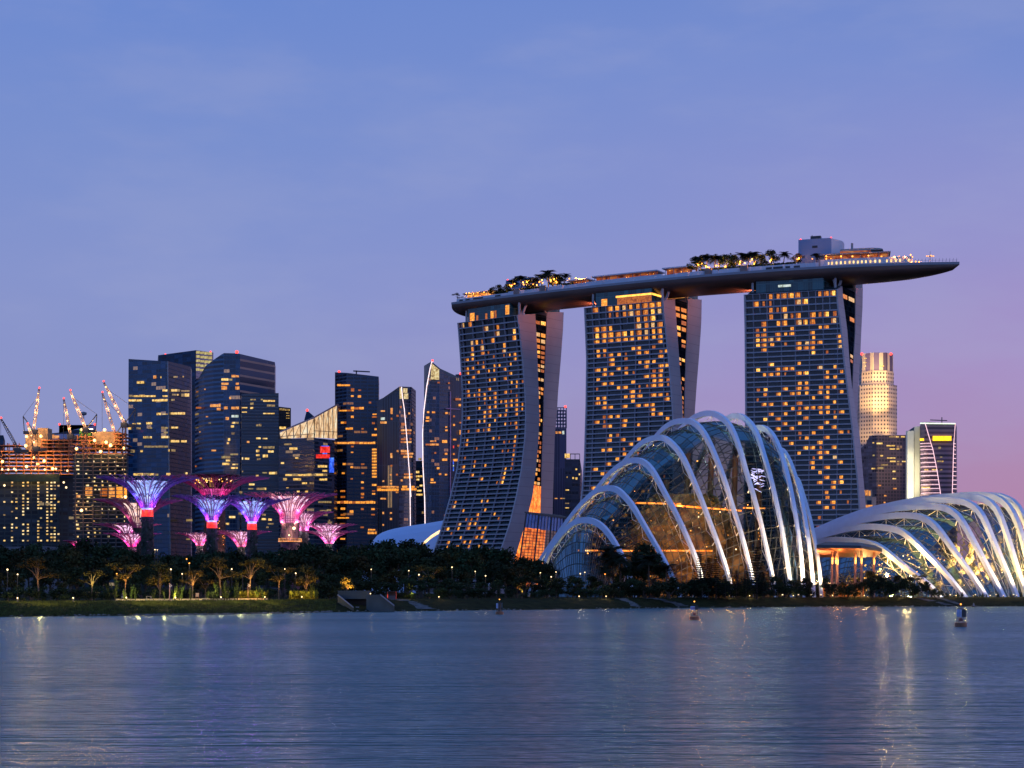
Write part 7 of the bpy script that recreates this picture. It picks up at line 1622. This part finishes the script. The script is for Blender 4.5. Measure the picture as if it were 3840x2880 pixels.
# ---------------------------------------------------------------- palms, shrubs and lamps up on the deck
for i, (px, top, k, lab) in enumerate(((1716, 1100, 'umbrella', 'tiny tiered tree at the very stern of the deck'), (1870, 1066, 'olive', 'orange-lit shrub left of the stern lift box'), (1845, 1076, 'olive', 'low shrub beside the stern pergola'), (1905, 1062, 'round', 'dark round tree at the stern lift box'), (1927, 1038, 'palm', 'palm in front of the stern lift box'), (1960, 1022, 'palm', 'palm rising over the stern lift box'), (1985, 1040, 'round', 'round tree right of the stern lift box'), (2001, 1032, 'palm', 'shorter palm between lift box and tall palms'), (2030, 1014, 'palm', 'left one of the three tallest stern palms'), (2058, 998, 'palm', 'tallest of the stern palms'), (2073, 1030, 'round', 'round tree under the tallest stern palm'), (2087, 1014, 'palm', 'palm right of the tallest stern palm'), (2115, 1016, 'palm', 'last stern palm, leaning to the right'), (2100, 1038, 'round', 'round tree under the last stern palm'),
        (2612, 958, 'round', 'leftmost round tree of the big deck grove'), (2629, 946, 'palm', 'leftmost palm of the big deck grove'), (2649, 942, 'palm', 'second palm of the big deck grove'), (2676, 944, 'palm', 'third palm of the big deck grove'), (2698, 945, 'palm', 'fourth palm of the big deck grove'), (2722, 952, 'round', 'broad dark tree in the middle of the grove'), (2749, 950, 'round', 'second broad dark tree in the middle of the grove'), (2780, 936, 'palm', 'palm right of the broad dark trees'), (2803, 932, 'palm', 'tall palm near the right end of the grove'), (2828, 932, 'palm', 'tallest palm of the big deck grove'), (2850, 952, 'round', 'round tree closing the grove'), (2891, 936, 'broad', 'big lone spreading tree right of the grove'), (2937, 934, 'palm', 'lone palm before the bow lift box'), (2992, 948, 'olive', 'orange-lit tree at the left corner of the bow lift box'), (3064, 940, 'palm', 'palm before the face of the bow lift box'))):
    A, td, nn = dk(px, 7 if k != 'palm' else 8, .4); plant(k, i % 2, lab, 'palm' if k == 'palm' else 'tree', A, Z(top, A.y)-A.z+.3, 'trees on the roof deck', 1.5 if k == 'palm' else 1.35, i*1.3)
for i, (x0, x1, b, lab) in enumerate(((1860, 1925, 3.2, 'dark planter hedge under the stern lift box'), (1940, 2040, 3.4, 'planter hedge under the stern palms'), (2105, 2150, 3.4, 'short planter hedge right of the stern palms'), (2620, 2860, 3.2, 'long dark planter hedge under the big grove'), (2860, 2985, 3.4, 'planter hedge under the lone spreading tree'))):
    A = dk((x0+x1)/2, b)[0]; th = thing('hedge', lab, 'hedge', A, 'planter hedges on the roof deck'); mb = MB()
    for _ in range(int((x1-x0)*9)):
        q, _, nn = dk(rg.uniform(x0, x1), b+rg.uniform(0, 1.6)); leaves(mb, q+Vector((0, 0, rg.uniform(2.2, 4.3))), rg.uniform(.35, .7), rg)
    part(mb, 'foliage', LEAF, th)
DLs = [(1640+x/3.687, 940+y/3.687) for x, y in ((400, 590), (440, 585), (500, 595), (560, 582), (645, 575), (1000, 475), (1025, 485), (1068, 458), (1185, 440), (1195, 470), (1240, 430), (1325, 465), (1375, 475), (1413, 430), (1445, 405), (1455, 448), (1570, 410), (1570, 437), (1615, 392), (1660, 440), (1640, 428), (1825, 387), (1915, 380), (1960, 385))]+[(2540+x/3.16, 860+y/3.16) for x, y in ((245, 420), (290, 405), (335, 435), (380, 455), (357, 447), (460, 430), (490, 428), (495, 405), (570, 440), (690, 405), (745, 385), (738, 412), (800, 400), (865, 380), (885, 357), (925, 382), (908, 410), (1120, 340), (1100, 375), (1420, 355), (1440, 345), (1600, 350), (1765, 318), (1765, 350), (1940, 320), (2075, 320))]+[(2940+x/3.16, 880+y/3.16) for x, y in ((1000, 250), (1155, 258), (1305, 262), (1365, 258), (1430, 262), (1470, 275), (1500, 240), (1520, 265), (1515, 322), (1560, 318), (1600, 322))]
for i, (px, py) in enumerate(DLs):
    A = dk(px, 4.8)[0]; z = max(.6, Z(py, A.y)-ZD); th = thing('deck_lamp', 'small orange deck lamp %s' % ('at the stern pergola' if px < 1850 else 'under the stern palms' if px < 2100 else 'by the stern bar' if px < 2300 else 'under the big grove' if px < 2840 else 'near the bow lift box' if px < 3200 else 'by the bow terrace'), 'lamp', A, 'deck lamps %d' % (0 if px < 1850 else 1 if px < 2100 else 2 if px < 2300 else 3 if px < 2840 else 4 if px < 3200 else 5))
    mb = MB(); mb.tube([A, A+Vector((0, 0, z))], .08, 4); part(mb, 'pole', DARKM, th)
    mb = MB(); mb.ball(A+Vector((0, 0, z)), rg.uniform(.36, .55), 6); part(mb, 'bulb', LAMPO, th)
    if i % 2 == 0: lamp('deck_light', 'POINT', A+Vector((0, -.8, z)), (1100 if px > 3090 or px < 1850 else 5000), (1, .33, .05), th, .4)

# ---------------------------------------------------------------- outfall, buoys, people and furniture
OC = mat('outfall_concrete', (.040, .060, .070), .8, 0, .15, .4); OCP = mat('outfall_coping', (.17, .19, .25), .7, 0, .1, .5); DARKH = mat('opening_shade', (.006, .007, .008), .9)
th = thing('outfall', 'grey-blue concrete outfall with a dark opening and sloping wing walls at the waterline', 'outfall', park(1330, 3, 0)); d1 = ds(1330)
def oq(px, py, off): d = d1+off; return Vector((X(px, d), d, Z(py, d)))
mb = MB(); a, b = oq(1267, 2246, 10), oq(1378, 2246, 10); c, d = oq(1378, 2215, 10), oq(1267, 2215, 10)
mb.hexa([a, b, b+Vector((0, 8, 0)), a+Vector((0, 8, 0))], [d, c, c+Vector((0, 8, 0)), d+Vector((0, 8, 0))]); part(mb, 'head_wall', OC, th)
mb = MB(); mb.quad(oq(1285, 2290, 11), oq(1378, 2290, 11), oq(1378, 2246, 11), oq(1285, 2246, 11)); part(mb, 'opening', DARKH, th)  # near-black sheet painting in the shade of the opening
mb = MB(); p = oq(1340, 2283, 7); mb.box((p.x, p.y, .45), (.75, .5, 1.4)); part(mb, 'gate_box', mat('gate_grey', (.2, .2, .22), .7), th)
def wing(pts, name, thick=.7):
    mb = MB(); f = [oq(*q) for q in pts]; g = [p+Vector((0, thick, 0)) for p in f]; n = len(f); mb.add(f+g, [tuple(range(n)), tuple(range(2*n-1, n-1, -1))]+[(i, i+n, (i+1) % n+n, (i+1) % n) for i in range(n)]); part(mb, name, OC, th)
wing([(1264, 2300, 9.5), (1325, 2300, 1), (1325, 2279, 1), (1267, 2231, 9.5)], 'wing_wall'); wing([(1374, 2300, 5), (1478, 2300, 1.5), (1478, 2272, 1.5), (1426, 2230, 4), (1374, 2230, 6)], 'wing_wall')
for A, B_ in ((oq(1267, 2231, 9.3), oq(1325, 2278, .8)), (oq(1426, 2230, 3.9), oq(1478, 2271, 1.3))): mb = MB(); mb.tube([A, B_], .16, 4); part(mb, 'coping', OCP, th)
mb = MB(); mb.box((X(1330, d1), d1+1.0, -.1), (11, 1.2, .35)); part(mb, 'apron', OC, th)
post(1389, 2226, d1+8, 'small warm lamp on the edge of the concrete outfall', 25, .14, LAMPW)
BUO = mat('buoy_float', (.20, .085, .04), .6, 0, .25, 1.5); BOARD = mat('buoy_board', (.40, .50, .72), .5, 0, .05); INK = mat('board_ink', (.05, .08, .2), .6); INKR = mat('board_ink_red', (.30, .03, .10), .6)
def buoy(px, base, label, kind):
    d = CAMZ*F/(base-HY); p = Vector((X(px, d), d, 0)); th = thing('buoy', label, 'buoy', p, 'lamp-topped buoys on the water')
    m_ = MB(); r = .80; m_.lathe([(r*.92, -.35), (r, -.2), (r, .50), (r*.95, .56), (.1, .58)], 20, p, True); part(m_, 'float', BUO, th, False)
    m_ = MB()
    for dx, dy in ((-.45, -.35), (.45, -.35), (.45, .35), (-.45, .35)): m_.tube([p+Vector((dx*1.05, dy, .55)), p+Vector((dx, dy, 2.45))], .035, 4)
    for z in (.72, 1.28, 2.4): m_.tube([p+Vector((x, y, z)) for x, y in ((-.45, -.35), (.45, -.35), (.45, .35), (-.45, .35), (-.45, -.35))], .03, 4)
    part(m_, 'frame', DARKM, th)
    m_ = MB(); m_.box(p+Vector((0, 0, .95)), (.45, .4, .42)); part(m_, 'battery_box', mat('battery_box', (.16, .05, .04), .6), th)
    m_ = MB()
    if kind == 'board':
        m_.box(p+Vector((-.34, -.40, 1.82)), (.64, .05, 1.0)); part(m_, 'board', BOARD, th); m_ = MB(); m_.box(p+Vector((.32, -.38, 1.82)), (.58, .05, 1.0)); part(m_, 'dark_panel', DARKM, th)
        m_ = MB(); m_.box(p+Vector((-.33, -.435, 2.15)), (.30, .02, .09))
        for k in range(6): m_.box(p+Vector((-.34, -.435, 1.97-.11*k)), (.50, .02, .035))
        part(m_, 'lettering', INK, th)
    elif kind == 'red':
        m_.box(p+Vector((-.34, -.40, 1.95)), (.72, .05, .62)); part(m_, 'board', BOARD, th); m_ = MB(); m_.box(p+Vector((.36, -.38, 1.95)), (.55, .05, .62)); part(m_, 'dark_panel', DARKM, th)
        m_ = MB()
        for k in range(4): m_.box(p+Vector((-.56+.13*k, -.435, 1.96)), (.075, .02, .28))
        m_.box(p+Vector((-.10, -.435, 1.96)), (.14, .02, .28)); part(m_, 'lettering', INKR, th)
    else:
        m_.box(p+Vector((-.48, -.40, 1.75)), (.38, .05, 1.0)); part(m_, 'board', BOARD, th); m_ = MB(); m_.lathe([(.35, .6), (.3, 1.2), (.25, 2.4)], 10, p); part(m_, 'drum', DARKM, th)
        m_ = MB(); m_.box(p+Vector((-.48, -.435, 2.05)), (.14, .02, .12))
        for k in range(5): m_.box(p+Vector((-.48, -.435, 1.86-.12*k)), (.24, .02, .04))
        part(m_, 'lettering', INK, th)
        m_ = MB(); m_.box(p+Vector((.5, -.3, 1.85)), (.08, .05, 1.0)); part(m_, 'side_panel', mat('side_board', (.3, .38, .5), .5), th)
    m_ = MB(); m_.tube([p+Vector((0, 0, 2.4)), p+Vector((0, 0, 2.98))], .04, 4); m_.box(p+Vector((.05, 0, 2.5)), (.7, .5, .05)); part(m_, 'mast', DARKM, th)
    m_ = MB(); m_.ball(p+Vector((0, 0, 3.05)), .115, 8); part(m_, 'lamp', LAMPO, th)
buoy(3603, 2350, 'nearest buoy, carrying a pale blue notice board with lines of text', 'board'); buoy(2604, 2324, 'middle buoy with a small board marked in red', 'red'); buoy(1873, 2304, 'farthest buoy with a tall narrow pale board', 'tall')
d = ds(3650)-16; p = Vector((X(3651, d), d, 0)); th = thing('buoy', 'tiny dark buoy close to the right-hand bank', 'buoy', p)
m_ = MB(); m_.lathe([(.6, -.3), (.62, .3), (.2, .45)], 14, p, True); part(m_, 'float', DARKM, th); m_ = MB(); m_.lathe([(.32, .4), (.18, 1.0), (.05, 1.2)], 8, p, True); part(m_, 'top_cone', GREYM, th)
def person(loc, rz, label, top, bottom, phase=1):
    th = thing('person', label, 'person', loc)
    me = bpy.data.meshes.new('body'); s = phase
    J = [(0, 0, .95), (0, 0, 1.12), (0, .01, 1.40), (0, .01, 1.52), (0, -.02, 1.66), (0, -.02, 1.76),
         (.09, 0, .90), (.11, -.16*s, .50), (.11, -.06*s, .08), (.11, -.2*s, .03), (-.09, 0, .90), (-.11, .14*s, .50), (-.11, .30*s, .12), (-.11, .2*s, .04),
         (.19, .01, 1.40), (.23, .10*s, 1.12), (.24, .02*s-.05, .86), (.24, -.02, .78), (-.19, .01, 1.40), (-.23, -.10*s, 1.12), (-.24, -.2*s, .88), (-.24, -.23*s, .80)]
    E = [(0, 1), (1, 2), (2, 3), (3, 4), (4, 5), (0, 6), (6, 7), (7, 8), (8, 9), (0, 10), (10, 11), (11, 12), (12, 13), (2, 14), (14, 15), (15, 16), (16, 17), (2, 18), (18, 19), (19, 20), (20, 21)]
    rad = [.14, .13, .15, .055, .095, .075, .10, .07, .045, .035, .10, .07, .045, .035, .06, .045, .035, .03, .06, .045, .035, .03]
    me.from_pydata(J, E, []); o = link('body', me, th); me.skin_vertices or None
    md = o.modifiers.new('skin', 'SKIN'); 
    if not me.skin_vertices: me.attributes.new
    for i, v in enumerate(me.skin_vertices[0].data): v.radius = (rad[i], rad[i]*.85); v.use_root = (i == 0)
    o.modifiers.new('sub', 'SUBSURF').levels = 1; o.modifiers['sub'].render_levels = 2
    me.materials.append(mat('skin_tone', (.34, .20, .13), .6))
    m_ = MB(); m_.lathe([(.20, .98), (.19, 1.15), (.215, 1.38), (.12, 1.50)], 12, Vector(loc)); part(m_, 'shirt', top, th, True)
    m_ = MB(); L = Vector(loc); m_.tube([L+Vector((.09, 0, .98)), L+Vector((.11, -.10*s, .62))], [.15, .12], 8); m_.tube([L+Vector((-.09, 0, .98)), L+Vector((-.11, .09*s, .62))], [.15, .12], 8); part(m_, 'shorts', bottom, th, True)
    m_ = MB(); m_.lathe([(.115, 1.66), (.11, 1.72), (.08, 1.79), (.01, 1.81)], 10, Vector(loc)+Vector((0, .02, 0))); part(m_, 'hair', mat('hair_dark', (.02, .015, .012), .6), th, True)
    th.rotation_euler = (0, 0, rz)
    return th
def person_at(px, off, *a): return person(tuple(park(px, off, GZ+.02)), *a)
person_at(460, 23.5, 1.2, 'person in a dark shirt and pale shorts walking on the lit path', mat('shirt_dark', (.05, .03, .04), .8), mat('shorts_pale', (.55, .48, .38), .8))
WOOD = mat('bench_wood', (.42, .34, .22), .7)
th = thing('park_bench', 'pale bench beside the path right of the walking person', 'bench', park(572, 21.5)); p = park(572, 21.5)
m_ = MB(); m_.box(p+Vector((0, 0, .45)), (3.2, .5, .08)); part(m_, 'seat', WOOD, th)
for dx in (-1.4, 0, 1.4): m_ = MB(); m_.box(p+Vector((dx, 0, .2)), (.12, .45, .42)); part(m_, 'leg', GREYM, th)
th = thing('park_table', 'small pale table left of the bench', 'table', park(558, 22.8)); p = park(558, 22.8)
m_ = MB(); m_.box(p+Vector((0, 0, .95)), (1.1, .6, .08)); part(m_, 'top', WOOD, th)
for dx in (-.45, .45): m_ = MB(); m_.box(p+Vector((dx, 0, .46)), (.09, .4, .94)); part(m_, 'leg', GREYM, th)
th = thing('info_board', 'info board on two legs beside the bright-trunk tree', 'info board', park(740, 24)); p = park(740, 24)
m_ = MB(); m_.box(p+Vector((0, 0, 1.25)), (.75, .08, .85)); part(m_, 'panel', mat('board_wood', (.30, .16, .11), .6), th)
for k in range(3): m_ = MB(); m_.box(p+Vector((0, -.06, 1.0+.24*k)), (.6, .02, .09)); part(m_, 'text_strip', mat('board_pale', (.5, .42, .34), .6), th)
for dx in (-.3, .3): m_ = MB(); m_.tube([p+Vector((dx, 0, 0)), p+Vector((dx, 0, .85))], .05, 5); part(m_, 'leg', mat('red_leg', (.25, .06, .03), .6), th)
th = thing('slab_bench', 'low pale slab seat at the end of the lit path', 'seat', park(768, 24)); p = park(768, 24)
m_ = MB(); m_.box(p+Vector((0, 0, .42)), (1.2, .7, .2)); part(m_, 'slab', WOOD, th); m_ = MB(); m_.box(p+Vector((-.1, 0, .16)), (.8, .5, .32)); part(m_, 'foot', DARKM, th)
for px, py, lab in ((636, 2197, 'round white notice on a pinkish post behind the bench'), (930, 2196, 'round white notice on a thin post left of the bright straight trunk')):
    d = ds(px)+28; p = at(px, d); th = thing('notice_post', lab, 'sign', p); z = Z(py, d)
    m_ = MB(); m_.tube([p, Vector((p.x, d, z+.6))], .10 if px < 700 else .04, 6); part(m_, 'post', mat('pinkish_post', (.34, .20, .19), .7), th)
    m_ = MB(); m_.tube([Vector((p.x+.22, d-.1, z)), Vector((p.x+.22, d-.14, z))], .26, 14); part(m_, 'disc', mat('notice_white', (.6, .55, .55), .6), th)
    m_ = MB(); m_.tube([Vector((p.x+.22, d-.145, z)), Vector((p.x+.22, d-.15, z))], .15, 12); part(m_, 'mark', DARKM, th)
p = park(1470, 22); th = thing('park_kiosk', 'small reddish-framed kiosk with a lit side right of the outfall', 'kiosk', p)
m_ = MB(); m_.box(p+Vector((0, 0, 1.9)), (2.3, 1.8, .12)); m_.box(p+Vector((0, .8, 1.0)), (2.1, .08, 1.8)); part(m_, 'shell', mat('kiosk_brown', (.05, .03, .025), .6), th)
m_ = MB()
for dx in (-1.05, 1.05): m_.tube([p+Vector((dx, -.8, 0)), p+Vector((dx, -.8, 1.9))], .09, 5)
part(m_, 'frame', mat('kiosk_red', (.45, .05, .03), .5), th); m_ = MB(); m_.box(p+Vector((-1.0, -.88, .8)), (.12, .04, .8)); part(m_, 'red_lamp', glow('kiosk_red_lamp', (1, .10, .06), 1.2, .3), th)
m_ = MB(); m_.box(p+Vector((.1, -.5, .45)), (1.8, .5, .9)); part(m_, 'counter', mat('kiosk_counter', (.06, .06, .07), .6), th)
lamp('kiosk_light', 'POINT', p+Vector((1.9, -1.6, 1.1)), 22, (1, .5, .15), th, .2); lamp('kiosk_light', 'POINT', park(1530, 22, GZ+1), 120, (1, .8, .2), th, .2)
